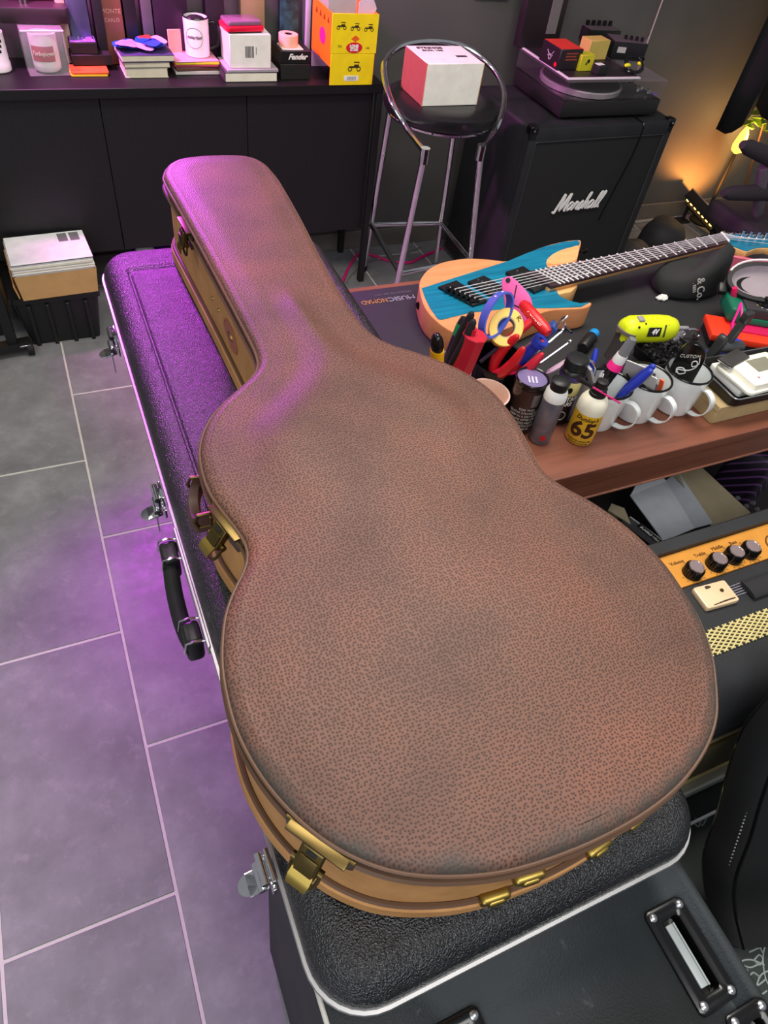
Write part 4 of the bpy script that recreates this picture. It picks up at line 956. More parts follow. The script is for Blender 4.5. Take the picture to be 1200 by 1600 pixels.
# grip hanging down to the left, smoked grey base
g0 = Mx @ Vector((0, 0, 0.012)); g1 = at(955, 560, MZ + 0.022) - t.location
obj('grip', MB().tube([g0, g0.lerp(g1, .35), g0.lerp(g1, .75), g1], [0.017, 0.0155, 0.0145, 0.015], 14), mat('grip_charcoal', (58, 54, 54), 0.55), t)
obj('grip_trim', MB().tube([g0 + upv * 0.005 + Vector((-.001, 0, 0)), g0.lerp(g1, .3) + upv * 0.0075, g0.lerp(g1, .6) + upv * 0.006], [0.012, 0.0095, 0.006], 10), lime, t)
obj('grip_band', MB().tube([g0.lerp(g1, .02) + upv * .004, g0.lerp(g1, .12) + upv * .004], [0.0205, 0.0195], 16), mat('band_grey', (104, 96, 92), 0.5), t)
# tray of black parts underneath it
p = at(1035, 560, MZ); t = thing('parts_tray', 'black tray heaped with small black screws under the cordless screwdriver', 'tray', (p.x, p.y, MZ + 0.0002), 0.1)
obj('tray_shell', MB().rings([[(x, y, z) for x, y in rrect(-0.055 + d, 0.055 - d, -0.036 + d, 0.036 - d, 0.008, 4)] for d, z in ((0.006, 0), (0.003, 0.002), (0, 0.022), (0.0018, 0.022), (0.004, 0.005), (0.01, 0.004))]), black, t)
hp = MB(); rnd = random.Random(4)
for i in range(110):
    x, y = rnd.uniform(-.046, .046), rnd.uniform(-.028, .028); z = 0.010 + 0.022 * (1 - (x / .055) ** 2) * (1 - (y / .04) ** 2) * rnd.random() ** .4
    hp.box((0, 0, 0), (rnd.uniform(.006, .013), rnd.uniform(.004, .007), .004), 0.001, 1, T((x, y, z), rnd.random() * 3, rnd.random() * 3, rnd.random() * 3))
obj('small_parts', hp, mat('small_parts', (36, 34, 34), 0.35), t, kind='stuff')
for i, (px, py, lab) in enumerate(((1075, 538, 'bent chrome clip lying left of the black capo'), (1048, 546, 'glass slide tube lying behind the rightmost mug'))):
    p = at(px, py, MZ); t = thing('metal_clip' if i == 0 else 'glass_slide', lab, 'clip' if i == 0 else 'slide', (p.x + .01, p.y + 0.012, MZ + 0.0122), rot=(0, PI / 2, -0.5 + i))
    if i == 0: obj('clip_wire', MB().tube(smooth([(0.006, 0, -0.02), (-.006, 0.004, -0.015), (-.008, 0.008, 0.01), (0.004, 0.012, 0.02), (0.008, .004, 0.015), (-0.004, -.002, 0.0)], 4, False), 0.0026, 8), chrome, t)
    else: obj('tube_wall', MB().lathe([(0.0105, -0.03), (0.012, -0.029), (0.012, 0.029), (0.0105, 0.03), (0.0095, 0.029), (0.0095, -0.029), (0.0105, -0.03)], 20, cap0=False, cap1=False), mat('smoked_glass', (190, 190, 200), 0.05, trans=0.8), t)
# ------------------------------------------------------------------ right end of the table
# cardboard box with a black tray and a white display unit on top
p = at(1128, 660, TZ); 
bx = thing('cardboard_box', 'plain tan cardboard box under the black tray at the table right edge', 'box', (1.145, 0.225, TZ - 0.0008), 0.0)
q0 = at(1110, 662, TZ); q1 = at(1083, 634, TZ); 
bx.location = (q0.x, q0.y, TZ - 0.0008)
obj('carton', MB().span((0.0, 0.0, 0), (0.22, 0.10, 0.036), 0.001, 1), mat('tan_card', (176, 152, 108), 0.85), bx)
obj('carton_lid', MB().span((-0.001, -0.001, 0.026), (0.221, 0.101, 0.0375), 0.001, 1), mat('tan_card', (176, 152, 108)), bx)
bz = TZ - 0.0008 + 0.0377
tr = at(1128, 606, bz + 0.02)
tt_ = thing('black_tray', 'shallow black plastic tray with silver lip holding white paper on tan box', 'tray', (tr.x + 0.095, tr.y - 0.008, bz), -0.02)
obj('tray_shell', MB().rings([[(x, y, z) for x, y in rrect(-0.095 + d, 0.12 - d, -0.03 + d, 0.085 - d, 0.012, 5)] for d, z in ((0.010, 0), (0.004, 0.002), (0.0, 0.020), (0.003, 0.0205), (0.008, 0.006), (0.014, 0.005))]), black, tt_)
obj('silver_lip', MB().tube([(x, y, 0.0205) for x, y in rrect(-0.0935, 0.1185, -0.0285, 0.0835, 0.0105, 5)], 0.0013, 6, True), steel, tt_)
ppr = obj('white_insert', MB().prism(rrect(-0.065, 0.10, -0.010, 0.070, 0.004, 3), 0.006, 0.019, 0.001), paper, tt_)
wd = at(1165, 603, bz + 0.03)
wu = thing('display_unit', 'cream white device with small grey screen lying on the black tray', 'device', (wd.x + 0.050, wd.y + 0.022, bz + 0.0206), 0.03)
obj('housing', MB().prism(rrect(-0.055, 0.07, -0.038, 0.048, 0.010, 4), 0.0, 0.006, 0.001).rings([[(x, y, z) for x, y in rrect(-0.045 + d, 0.06 - d, -0.034 + d, 0.042 - d, 0.006, 4)] for d, z in ((0, 0.005), (0.002, 0.016), (0.005, 0.017))]), mat('ivory', (236, 232, 216), 0.4), wu)
obj('screen', MB().span((-0.008, -0.004, 0.0165), (0.040, 0.028, 0.0174)), mat('lcd_grey', (132, 130, 112), 0.2), wu)
obj('button', MB().lathe([(0.002, 0.0165), (0.002, 0.0178)], 10, T((-0.020, -0.016, 0))), mat('button_rose', (190, 90, 120), 0.4), wu)
for i in range(3): obj('button', MB().lathe([(0.0016, 0.0165), (0.0016, 0.0174)], 8, T((-0.026 + 0.003 * i, 0.004 - .009 * i, 0))), mat('button_grey', (206, 200, 190), 0.4), wu)
# black flat gadget and the blue clamps
fg = at(1150, 575, bz + 0.03)
t = thing('pocket_scale', 'thin black flip case lying on the white device corner', 'case', (fg.x + 0.004, fg.y + 0.016, bz + 0.034), 0.25)
obj('shell', MB().prism(rrect(-0.030, 0.030, -0.014, 0.014, 0.003, 3), 0, 0.007, 0.0015), mat('dark_grey', (58, 56, 54), 0.3), t)
obj('silver_edge', MB().tube([(x, y, 0.003) for x, y in rrect(-0.0302, 0.0302, -0.0142, 0.0142, 0.003, 3)], 0.0009, 5, True), steel, t)
cl_ = at(1108, 560, MZ + 0.02)
t = thing('blue_clamp', 'translucent blue plastic clamp lying behind the rightmost mug', 'clamp', (cl_.x - 0.010, cl_.y - 0.008, MZ + 0.0202), -0.5)
obj('clamp_body', MB().span((-0.02, -0.014, 0), (0.022, 0.014, 0.012), 0.003, 2).span((-0.026, -0.010, 0.006), (-0.008, 0.010, 0.020), 0.003, 2), blue, t)
obj('clamp_arm', MB().tube([(0.0, 0, 0.012), (0.02, 0.006, 0.018), (0.045, 0.012, 0.012)], 0.006, 10), mat('pale_blue', (110, 112, 190), 0.35), t)
obj('clamp_foot', MB().span((-0.022, -0.012, -0.0195), (0.02, 0.012, 0.001), 0.002, 1), blackm, t)
t = thing('blue_clamp', 'second blue plastic clamp lying under the black capo arm', 'clamp', (cl_.x + 0.052, cl_.y + 0.004, MZ + 0.0202), 0.4)
obj('clamp_body', MB().span((-0.024, -0.012, 0), (0.024, 0.012, 0.012), 0.003, 2).span((0.010, -0.008, 0.008), (0.024, 0.008, 0.022), 0.003, 2), blue, t)
obj('clamp_foot', MB().span((-0.022, -0.012, -0.0195), (0.02, 0.012, 0.001), 0.002, 1), blackm, t)
# black capo standing on the clamps
cp = at(1115, 556, MZ + 0.03)
t = thing('guitar_capo', 'black spring capo standing upright among blue clamps', 'capo', (cp.x - .024, cp.y - 0.014, MZ + 0.042), 0.15)
obj('jaw', MB().prism(smooth([(-0.016, -0.012), (-0.004, -0.014), (0.006, 0.004), (0.012, 0.028), (0.006, 0.045), (-0.006, 0.046), (-0.010, 0.025)], 3), -0.007, 0.007, 0.002, T(rx=PI / 2)), mat('capo_black', (44, 45, 46), 0.35), t)
obj('padded_arm', MB().cyl((0.004, 0, 0.022), (0.068, -0.006, 0.008), 0.010, 0.0105, 14), mat('capo_grey', (66, 68, 70), 0.5), t)
obj('lever', MB().prism([(0.018, 0.02), (0.034, 0.02), (0.046, 0.062), (0.030, 0.066)], -0.006, 0.006, 0.002, T(rx=PI / 2)), mat('capo_black', (44, 45, 46)), t)
obj('lever_pad', MB().box((0.042, 0, 0.074), (0.022, 0.014, 0.020), 0.004, 2), mat('capo_black', (44, 45, 46)), t)
# red tray, green-edged meter, headphone-like black case
rd = at(1118, 494, MZ + 0.015)
t = thing('red_tray', 'bright orange-red plastic case lying under the green meter', 'case', (rd.x + 0.025, rd.y - 0.098, MZ + 0.0002), -0.52)
vermil = mat('vermilion', (236, 58, 28), 0.4)
obj('case_shell', MB().span((-0.10, -0.022, 0.0), (0.12, 0.045, 0.016), 0.003, 2), blackm, t)
obj('case_lid', MB().span((-0.104, -0.026, 0.016), (0.124, 0.049, 0.030), 0.004, 2), vermil, t)
obj('pink_insert', MB().span((-0.06, 0.0, 0.028), (0.10, 0.040, 0.034), 0.004, 2), mat('deep_pink', (200, 24, 84), 0.4), t)
gm = at(1140, 474, MZ + 0.05)
t = thing('green_meter', 'black multimeter in dark green rubber bumper resting on the red case', 'multimeter', (gm.x + 0.052, gm.y - 0.040, MZ + 0.0345), -0.50, rot=(0.0, 0.0, -0.50))
green = mat('bumper_green', (16, 104, 76), 0.45)
obj('bumper', MB().span((-0.075, -0.034, 0), (-0.045, 0.036, 0.030), 0.007, 3).span((0.020, -0.038, 0), (0.085, 0.036, 0.030), 0.007, 3).span((-0.06, -0.034, 0.001), (0.05, 0.034, 0.014), 0.004, 2), green, t)
obj('meter_body', MB().span((-0.048, -0.031, 0.010), (0.030, 0.031, 0.033), 0.004, 2), mat('meter_dark', (50, 48, 50), 0.45), t)
dl = obj('dial', MB().lathe([(0.021, 0.033), (0.021, 0.035), (0.009, 0.036), (0.008, 0.044), (0.006, 0.045)], 24, T((-0.002, 0.0, 0))), blackg, t)
for i in range(11):
    a = -2.6 + 0.42 * i; obj('dial_mark', MB().box((-0.002 + 0.0245 * math.cos(a), 0.0245 * math.sin(a), 0.0333), (0.0032, 0.0014, 0.0006), M=None), white if i % 3 else mat('dial_yellow', (220, 180, 60), 0.5), t)
obj('yellow_button', MB().lathe([(0.006, 0.033), (0.006, 0.037), (0.004, 0.038)], 14, T((0.022, -0.020, 0))), mat('tool_yellow', (240, 178, 20)), t)
obj('red_jack', MB().lathe([(0.006, 0), (0.007, 0.012), (0.005, 0.022)], 12, T((-0.060, 0.016, 0.026), ry=-0.4)), mat('deep_pink', (200, 24, 84)), t)
cab_ = at(1146, 505, MZ + 0.06)
t = thing('meter_lead', 'looped hot pink test lead draped over the red case', 'cable', cab_)
obj('wire', MB().tube(smooth([(0.030, 0.028, 0.022), (0.012, 0.012, 0.014), (-0.008, -0.004, 0.004), (-0.012, -0.014, -0.012), (-0.022, -0.010, -0.022)], 5, False), 0.0022, 8).tube(smooth([(0.030, 0.028, 0.022), (0.020, 0.010, 0.016), (0.010, -0.006, 0.0), (0.006, -0.012, -0.018)], 5, False), 0.0022, 8), mat('lead_pink', (224, 30, 140), 0.4), t)
# open black oval case with grey lining and white zip
zc = at(1184, 446, MZ + 0.085)
t = thing('zip_case', 'open black oval zip case with fuzzy grey lining leaning on meter', 'case', (zc.x + 0.012, zc.y - 0.004, MZ + 0.092))
t.rotation_euler = Euler((0.55, -0.10, -0.55))
def oval(rx, ry, n=36): return [(rx * math.cos(a) * (1 + .08 * math.cos(a)), ry * math.sin(a)) for a in [2 * PI * i / n for i in range(n)]]
obj('shell', MB().rings([[(x, y, z) for x, y in oval(*r_)] for r_, z in (((0.050, 0.020), -0.034), ((0.074, 0.036), -0.026), ((0.082, 0.044), 0.0), ((0.081, 0.043), 0.004), ((0.072, 0.035), 0.004), ((0.066, 0.030), -0.010), ((0.03, 0.014), -0.016))]), black, t, 60)
obj('lining', MB().rings([[(x, y, z) for x, y in oval(*r_)] for r_, z in (((0.0715, 0.0345), 0.0035), ((0.0655, 0.0295), -0.0085), ((0.050, 0.020), -0.0135), ((0.005, 0.002), -0.0145))], False), mat('grey_plush', (150, 138, 144), 0.95, bump=0.6, bscale=500), t, 60)
obj('zip', MB().tube([(x, y + 0.001, 0.005) for x, y in oval(0.080, 0.045)[1:17]], 0.0022, 6), mat('zip_white', (226, 214, 216), 0.5), t)
obj('strap_lug', MB().box((-0.078, -0.014, -0.012), (0.016, 0.022, 0.016), 0.005, 2), black, t)
# pink card under it
p = at(1133, 440, MZ); t = thing('pink_card', 'salmon pink card standing between the neck pouch and zip case', 'card', (p.x + 0.062, p.y + 0.022, MZ + 0.0002), -0.55)
obj('card', MB().span((-0.05, -0.02, 0), (0.06, -0.012, 0.045), 0.002, 1), mat('salmon', (208, 96, 118), 0.5), t)

# ------------------------------------------------------------------ boxes stored on the shelf under the table
SH = 0.3352
wb = thing('white_box_tray', 'open white cardboard tray tilted on the shelf under the table', 'box', (1.13, 0.262, SH + 0.085), rot=(0.30, 0.02, -0.10))
pw = mat('white_card', (212, 216, 224), 0.7)
def panel(name, quad_, m, par, th=0.0025):
    a, b, c, d = [Vector(q) for q in quad_]; n_ = (b - a).cross(d - a).normalized() * th
    return obj(name, MB().rings([[tuple(v) for v in (a, b, c, d)], [tuple(v + n_) for v in (a, b, c, d)]]), m, par)
def wpt(px, py, z): return at(px, py, z) - wb.location
wb.rotation_euler = (0, 0, 0)
zb_, zf_ = SH + 0.085, SH + 0.10
base_q = [wpt(1036, 846, zf_), wpt(1085, 826, zf_), wpt(1040, 752, zb_), wpt(984, 775, zb_)]
panel('base_panel', base_q, pw, wb)
side_q = [wpt(1085, 826, zf_), wpt(1114, 818, zf_ + 0.02), wpt(1060, 738, zb_ + 0.02), wpt(1040, 752, zb_)]
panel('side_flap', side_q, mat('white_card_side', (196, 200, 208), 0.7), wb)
panel('end_flap', [wpt(984, 775, zb_), wpt(1040, 752, zb_), wpt(1030, 741, zb_ + 0.012), wpt(996, 752, zb_ + 0.012)], pw, wb)
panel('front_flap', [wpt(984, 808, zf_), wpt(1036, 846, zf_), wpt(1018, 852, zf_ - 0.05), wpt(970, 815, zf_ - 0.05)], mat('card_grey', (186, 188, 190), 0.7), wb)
blk = panel('printed_strip', [wpt(994, 822, zf_ + 0.001), wpt(1028, 850, zf_ + 0.001), wpt(1034, 845, zf_ + 0.001), wpt(1000, 818, zf_ + 0.001)], blackm, wb, 0.0008)
a_, b_ = wpt(1000, 823, zf_ + 0.003), wpt(1030, 847, zf_ + 0.003)
lettering('printed_words', 'FUMBLE HILL', 0.0085, white, wb, frame((a_ + b_) / 2 + Vector((0, 0, .0006)), b_ - a_, (0.6, 0.6, 0)), 0.15, 0.0002)
tf = thing('tan_carton', 'large tan carton lid behind the white tray under the table', 'box', (1.30, 0.36, SH + 0.0002), -0.1)
def tpt(px, py, z): return at(px, py, z) - tf.location
tf.rotation_euler = (0, 0, 0)
zz = SH + 0.105
panel('carton_top', [tpt(1112, 824, zz), tpt(1172, 802, zz), tpt(1088, 724, zz), tpt(1050, 738, zz)], mat('tan_board', (170, 156, 126), 0.85), tf)
panel('carton_front', [tpt(1112, 824, zz), tpt(1172, 802, zz), tpt(1172, 802, zz) - Vector((0, 0, .1045)), tpt(1112, 824, zz) - Vector((0, 0, .1045))], mat('tan_board', (170, 156, 126)), tf)
gy = thing('grey_card_piece', 'small grey-tan card flap beside the brown case under table', 'card', at(960, 800, SH + 0.09))
gl = gy.location
panel('card', [at(950, 798, SH + 0.10) - gl, at(985, 820, SH + 0.10) - gl, at(975, 795, SH + 0.10) - gl, at(955, 788, SH + 0.10) - gl], greyc, gy)
obj('card_stand', MB().box((0, 0, -0.045), (0.004, 0.03, 0.088)), greyc, gy)
pf = thing('patterned_fabric', 'dark purple striped fabric bundle under the table right end', 'fabric', (at(1188, 770, SH + 0.09).x + 0.03, 0.30, SH + 0.0002), 0.3)
s = NT('purple_stripe'); co = s.coord(); wv_ = s.n('ShaderNodeTexWave', bands_direction='DIAGONAL'); wv_.inputs['Scale'].default_value = 24; s.l(co, wv_.inputs['Vector'])
s.l(s.ramp(wv_.outputs[0], [(0.8, lin((24, 12, 30))), (0.9, lin((96, 62, 110)))]), s.b.inputs['Base Color']); MATS['purple_stripe'] = s.m
obj('bundle', MB().rings([[(x * k, y * k, z) for x, y in rrect(-0.05, 0.07, -0.05, 0.05, 0.02, 4)] for k, z in ((0.9, 0), (1, 0.02), (0.98, 0.12), (0.9, 0.16), (0.7, 0.17))]), 'purple_stripe', pf, 60)
pbg = thing('bubble_wrap', 'crumpled clear bubble wrap beside the tan carton on the shelf', 'wrap', (at(1160, 780, SH + 0.05).x - 0.03, 0.215, SH + 0.0002))
rnd = random.Random(9); bw_ = MB()
for i in range(60): bw_.ell((rnd.gauss(0, .022), rnd.gauss(0, .02), abs(rnd.gauss(0.02, .015)) + .007), (0.0065, 0.0065, 0.0045), 8)
obj('bubbles', bw_, mat('clear_film', (150, 146, 150), 0.15, trans=0.6), pbg, kind='stuff')

# ------------------------------------------------------------------ road case, amplifier and padded bag on the right
rc = thing('road_case', 'dark road case with white chalk tree drawing and silver edging', 'case', (0.98, -0.52, 0))
rx, ry = 0.98, -0.52; RZ = 0.355
def rp(px, py, z=RZ): p = at(px, py, z); return Vector((p.x - rx, p.y - ry, z))
obj('box_body', MB().span((0.57 - rx, -0.98 - ry, 0.0), (1.45 - rx, 0.08 - ry, RZ), 0.004, 2), mat('case_green_black', (40, 48, 46), 0.6, bump=.2), rc)
chalk = mat('chalk', (150, 162, 158), 0.9)
strokes = [[(1205, 1452), (1192, 1490), (1196, 1530), (1210, 1550)], [(1192, 1490), (1180, 1470), (1172, 1478)], [(1194, 1508), (1174, 1500), (1158, 1503), (1155, 1520), (1172, 1530)],
           [(1196, 1530), (1182, 1540), (1168, 1536), (1176, 1520), (1188, 1528)], [(1206, 1515), (1188, 1524), (1180, 1545), (1172, 1556)], [(1194, 1470), (1185, 1452), (1196, 1438), (1204, 1446)],
           [(1178, 1500), (1186, 1492), (1192, 1500), (1186, 1508), (1178, 1500)], [(1160, 1508), (1172, 1512), (1186, 1506)], [(1200, 1500), (1206, 1486), (1198, 1474), (1206, 1462)], [(1166, 1548), (1180, 1550), (1194, 1560)],
           [(1155, 1512), (1168, 1516), (1164, 1528), (1176, 1536)], [(1198, 1548), (1186, 1556), (1170, 1562)], [(1182, 1462), (1176, 1452)], [(1188, 1480), (1170, 1488)]]
for st in strokes: obj('chalk_line', MB().tube([rp(x, y) + Vector((0, 0, .0002)) for x, y in smooth(st, 4, False)], 0.0014, 4), chalk, rc)
for st in [[(1083, 1285), (1090, 1292), (1094, 1284), (1100, 1278)], [(1086, 1278), (1096, 1290), (1104, 1276)]]:
    obj('chalk_line', MB().tube([rp(x, y) + Vector((0, 0, .0002)) for x, y in smooth(st, 4, False)], 0.002, 4), chalk, rc)
ya = at(1085, 1283, RZ).y
obj('silver_edge', MB().span((0.60 - rx, ya - ry - 0.004, RZ - 0.001), (1.40 - rx, ya - ry + 0.002, RZ + 0.004), 0.001, 1), alu, rc)

am = thing('guitar_amplifier', 'black combo amplifier with gold control panel, chrome knobs and gold mesh', 'amplifier', (1.0, -0.1, 0.36))
ax_, ay_, az_ = 1.0, -0.1, 0.36
AX0, AX1 = 0.60, 1.40
def pro(name, yz, m, x0=AX0, x1=AX1, ang=40, par=am):
    """cross-section in world y, z swept along x"""
    return obj(name, MB().rings([[(x - ax_, y - ay_, z - az_) for y, z in yz] for x in (x0, x1)]), m, par, ang)
PZ = 0.700
rnd_ = [(-0.150 - 0.082 * math.sin(a), 0.612 + 0.085 * math.cos(a)) for a in [PI / 2 * i / 8 for i in range(9)]]
bodyyz = [(0.037, 0.362), (0.037, 0.706), (0.034, 0.709), (0.014, 0.709), (0.0135, PZ - 0.004), (-0.044, PZ - 0.004), (-0.046, PZ - 0.002)] + rnd_ + [(-0.2325, 0.60), (-0.230, 0.595), (-0.226, 0.362)]
pro('cabinet', bodyyz, 'tolex')
gold = mat('gold_panel', (222, 152, 62), 0.38, 0.25)
pro('control_panel', [(0.0130, PZ - 0.0038), (0.0130, PZ), (-0.0440, PZ), (-0.0440, PZ - 0.0038)], gold, AX0 + 0.01, AX1 - 0.01)
# front: ribbed cloth with gold piping and a cream trim below
pro('grille_cloth', [(-0.2300, 0.690 - .09), (-0.2365, 0.598), (-0.2475, 0.452), (-0.236, 0.448)], 'ribbed_cloth')
pro('gold_piping', [(-0.2375, 0.600), (-0.2405, 0.598), (-0.2395, 0.594), (-0.2365, 0.595)], brassy)
pro('gold_piping', [(-0.2475, 0.4565), (-0.2515, 0.455), (-0.2515, 0.449), (-0.2475, 0.449)], mat('gold_bead', (216, 196, 130), 0.35, 0.4))
pro('cream_trim', [(-0.236, 0.449), (-0.2500, 0.4485), (-0.2560, 0.404), (-0.240, 0.402)], mat('cream_trim', (216, 206, 172), 0.4))
pro('silver_trim', [(-0.240, 0.402), (-0.2600, 0.403), (-0.2625, 0.392), (-0.240, 0.390)], mat('bright_trim', (232, 232, 228), 0.25, 0.3))
pro('plinth', [(-0.226, 0.390), (-0.2585, 0.390), (-0.2585, 0.3600), (-0.226, 0.3600)], 'tolex')
def ap(px, py, z=PZ): p = at(px, py, z); return Vector((p.x - ax_, p.y - ay_, z - az_))
amp_ink = mat('amp_ink', (96, 60, 22), 0.5)
for (px, py), nm in zip(((1086, 889), (1122, 876), (1149, 865), (1174, 857)), ('Volume', 'Treble', 'Middle', 'Bass')):
    k = at(px, py, PZ + 0.011)
    kb = obj('knob', MB().lathe([(0.0155, 0.0), (0.0150, 0.002), (0.0128, 0.015), (0.0120, 0.017)], 28, T((k.x - ax_, k.y - ay_, PZ - az_))), blackg, am)
    rb = MB()
    for i in range(22):
        a = 2 * PI * i / 22; rb.box((0, 0, 0), (0.0014, 0.0016, 0.013), M=T((k.x - ax_ + 0.0142 * math.cos(a), k.y - ay_ + 0.0142 * math.sin(a), PZ - az_ + 0.0075), rz=a))
    rbo = obj('knob_ribs', rb, blackg, kb); rbo['kind'] = 'stuff'
    obj('knob_top', MB().lathe([(0.0118, 0.017), (0.0112, 0.0185), (0.0100, 0.0185), (0.0095, 0.0178), (0.001, 0.0179)], 28, T((k.x - ax_, k.y - ay_, PZ - az_))), mat('knob_chrome', (226, 200, 196), 0.22, 0.9), kb)
    lettering('panel_label', nm, 0.0085, amp_ink, am, T((k.x - ax_ - 0.010, k.y - ay_ + 0.024, PZ - az_ + 0.0003)))
    for i in range(11):
        a = -0.7 + 4.5 * i / 10 - PI / 2 - 0.8 + .8 - 0.75
        obj('scale_tick', MB().box((0, 0, 0), (0.0034, 0.0007, 0.0004), M=T((k.x - ax_ + 0.0195 * math.cos(a), k.y - ay_ + 0.0195 * math.sin(a), PZ - az_ + 0.0003), rz=a)), amp_ink, am)
q = ap(1203, 848); lettering('panel_script', 'Classic', 0.036, amp_ink, am, T((q.x + 0.034, q.y, q.z + 0.0003)), 0.45, -0.0002)
# strap end plate, printed lines, mesh
q = ap(1115, 933, PZ - 0.002)
pl_ = obj('strap_end_plate', MB().prism(rrect(-0.030, 0.030, -0.019, 0.019, 0.004, 4), 0, 0.010, 0.002, T((q.x, q.y, PZ - 0.003 - az_), rz=-0.06)), mat('ivory_plate', (226, 196, 156), 0.35, var=0.05, coat=0.4), am)
obj('plate_screw', MB().lathe([(0.003, 0.0), (0.0028, 0.0016)], 12, T((q.x + 0.012, q.y + 0.002, PZ + 0.007 - az_))), brass, pl_)
chip = mat('chip_dark', (60, 44, 30), 0.6)
obj('worn_chip', MB().prism(smooth([(-0.004, -0.002), (0.006, -0.0012), (0.004, 0.002), (-0.003, 0.003)], 2), 0, 0.0006, 0, T((q.x - 0.006, q.y + 0.0135, PZ + 0.0068 - az_))), chip, pl_)
obj('worn_chip', MB().prism([(-0.022, -0.0006), (0.02, -0.001), (0.02, 0.001), (0.0, 0.0016), (-0.022, 0.0006)], 0, 0.0006, 0, T((q.x + 0.004, q.y - 0.0150, PZ + 0.0068 - az_))), chip, pl_)
for i in range(5):
    a, b = ap(1139 + 3.5 * i * .8, 917 + 3.4 * i, PZ), ap(1183 + 3 * i, 900 + 3.6 * i, PZ)
    obj('printed_line', MB().box((0, 0, 0), ((b - a).length, 0.0012, 0.0005), M=frame((a + b) / 2 + Vector((0, 0, -0.0012)), b - a, (0, 1, 0))), silver_ink, am)
# strap sleeve beside the plate
obj('carry_strap', MB().rings([[(x - ax_, -0.083 - ay_ + 0.016 * math.cos(t), PZ - az_ + 0.004 + 0.004 * math.sin(t)) for t in [2 * PI * i / 12 for i in range(12)]] for x in (0.90, 1.0, 1.2, 1.36)]), rubber, am)
# gold expanded mesh: two sets of crossing strands over a dark recess
g0y, g1y = at(1110, 985, PZ - .004).y, at(1125, 1022, PZ - .004).y
msh = mat('gold_mesh', (222, 206, 142), 0.38, 0.3)
obj('vent_recess', MB().span((AX0 + 0.03 - ax_, g1y - ay_, PZ - 0.0035 - az_), (AX1 - 0.03 - ax_, g0y - ay_, PZ - 0.0022 - az_)), blackm, am)
mm_ = MB(); wy = g0y - g1y; pitch = 0.0135
for s_ in (-1, 1):
    x = AX0 - 0.05
    while x < AX1 - 0.03:
        dx = wy * 2.1
        xa, xb = (x, x + dx) if s_ > 0 else (x + dx, x)
        t0, t1 = 0.0, 1.0
        lo_, hi_ = AX0 + 0.03, AX1 - 0.03
        for L_ in (lo_, hi_):
            pass
        ta = [0.0, 1.0]
        if xb != xa:
            u0, u1 = sorted(((lo_ - xa) / (xb - xa), (hi_ - xa) / (xb - xa))); ta = [max(0, u0), min(1, u1)]
        if ta[1] > ta[0]:
            A_ = (xa + (xb - xa) * ta[0] - ax_, g1y + wy * ta[0] - ay_, PZ - az_ - 0.0008); B_ = (xa + (xb - xa) * ta[1] - ax_, g1y + wy * ta[1] - ay_, PZ - az_ - 0.0008)
            mm_.cyl(A_, B_, 0.0015, seg=4)
        x += pitch
obj('vent_mesh', mm_, msh, am, kind='stuff')

# padded black bag standing in front of the amplifier
pbx = thing('padded_bag', 'black padded gig bag standing upright at the right edge of view', 'bag', (0.80, -0.42, 0.356))
bo = Vector((0.80, -0.42, 0.356))
sil = [(1112, 1440, 0.365), (1098, 1380, 0.40), (1098, 1330, 0.455), (1118, 1270, 0.52), (1136, 1200, 0.60), (1160, 1135, 0.68), (1203, 1080, 0.755)]
pts = [at(x, y, z) for x, y, z in sil]
pts = [Vector(q) for q in smooth([tuple(q) for q in pts], 4, False)]
loops = []
for i, q in enumerate(pts):
    t = i / (len(pts) - 1); th = 0.052; ext = 0.30
    e = Vector((0.93, -0.30, 0.16)).normalized(); f = Vector((-0.35, -0.9, 0.1)).normalized()
    L = [q, q + f * 0.010 + e * 0.002, q + f * 0.028 + e * 0.012, q + f * 0.040 + e * 0.03, q + f * 0.040 + e * (0.03 + ext), q - f * .02 + e * (0.03 + ext), q - f * 0.012 + e * 0.02]
    loops.append([tuple(v - bo) for v in L])
soft = mat('bag_nylon', (26, 26, 27), 0.55, bump=0.25, bscale=420)
obj('bag_side', MB().rings(loops), soft, pbx, 50)
for k, (df, de, r_) in enumerate(((0.002, 0.004, 0.0032), (0.018, 0.014, 0.0022), (0.0395, 0.034, 0.003))):
    L = [tuple(q + f * df + e * de - bo - e * 0.001) for q in pts]
    obj('seam_piping' if k != 1 else 'zip_line', MB().tube(L, r_, 6), blackg if k != 1 else mat('zip_grey', (44, 44, 44), 0.4), pbx)
L = [q + f * 0.029 + e * 0.0245 - bo for q in pts[9:15]]
for q in [L[0].lerp(L[-1], i / 15) for i in range(16)]: obj('stitch', MB().box(tuple(q + f * .0045 - e * .0025), (0.0018, 0.0018, 0.0026)), mat('stitch_grey', (150, 150, 144), 0.6), pbx)
# ------------------------------------------------------------------ low black desk along the back wall
DZ = 0.715
dk = thing('black_desk', 'long low black desk with perforated front panels along the back wall', 'desk', (0.35, 2.05, 0))
dx, dy = 0.35, 2.05
obj('desk_top', MB().span((-0.9 - dx, 1.925 - dy, DZ - 0.028), (1.158 - dx, 2.178 - dy, DZ), 0.002, 1), mat('desk_black', (14, 14, 15), 0.5), dk)
for x0, x1 in ((-0.90, -0.208), (-0.2055, 0.2665), (0.269, 0.7025), (0.705, 1.135)):
    obj('front_panel', MB().span((x0 - dx, 1.948 - dy, 0.215), (x1 - dx, 1.955 - dy, DZ - 0.028), 0.001, 1), 'perforated_panel', dk)
for x in (-0.86, 1.147):
    for y in (1.935, 2.165): obj('leg', MB().span((x - 0.011 - dx, y - 0.011 - dy, 0), (x + 0.011 - dx, y + 0.011 - dy, DZ - 0.028), 0.001, 1), blackm, dk)
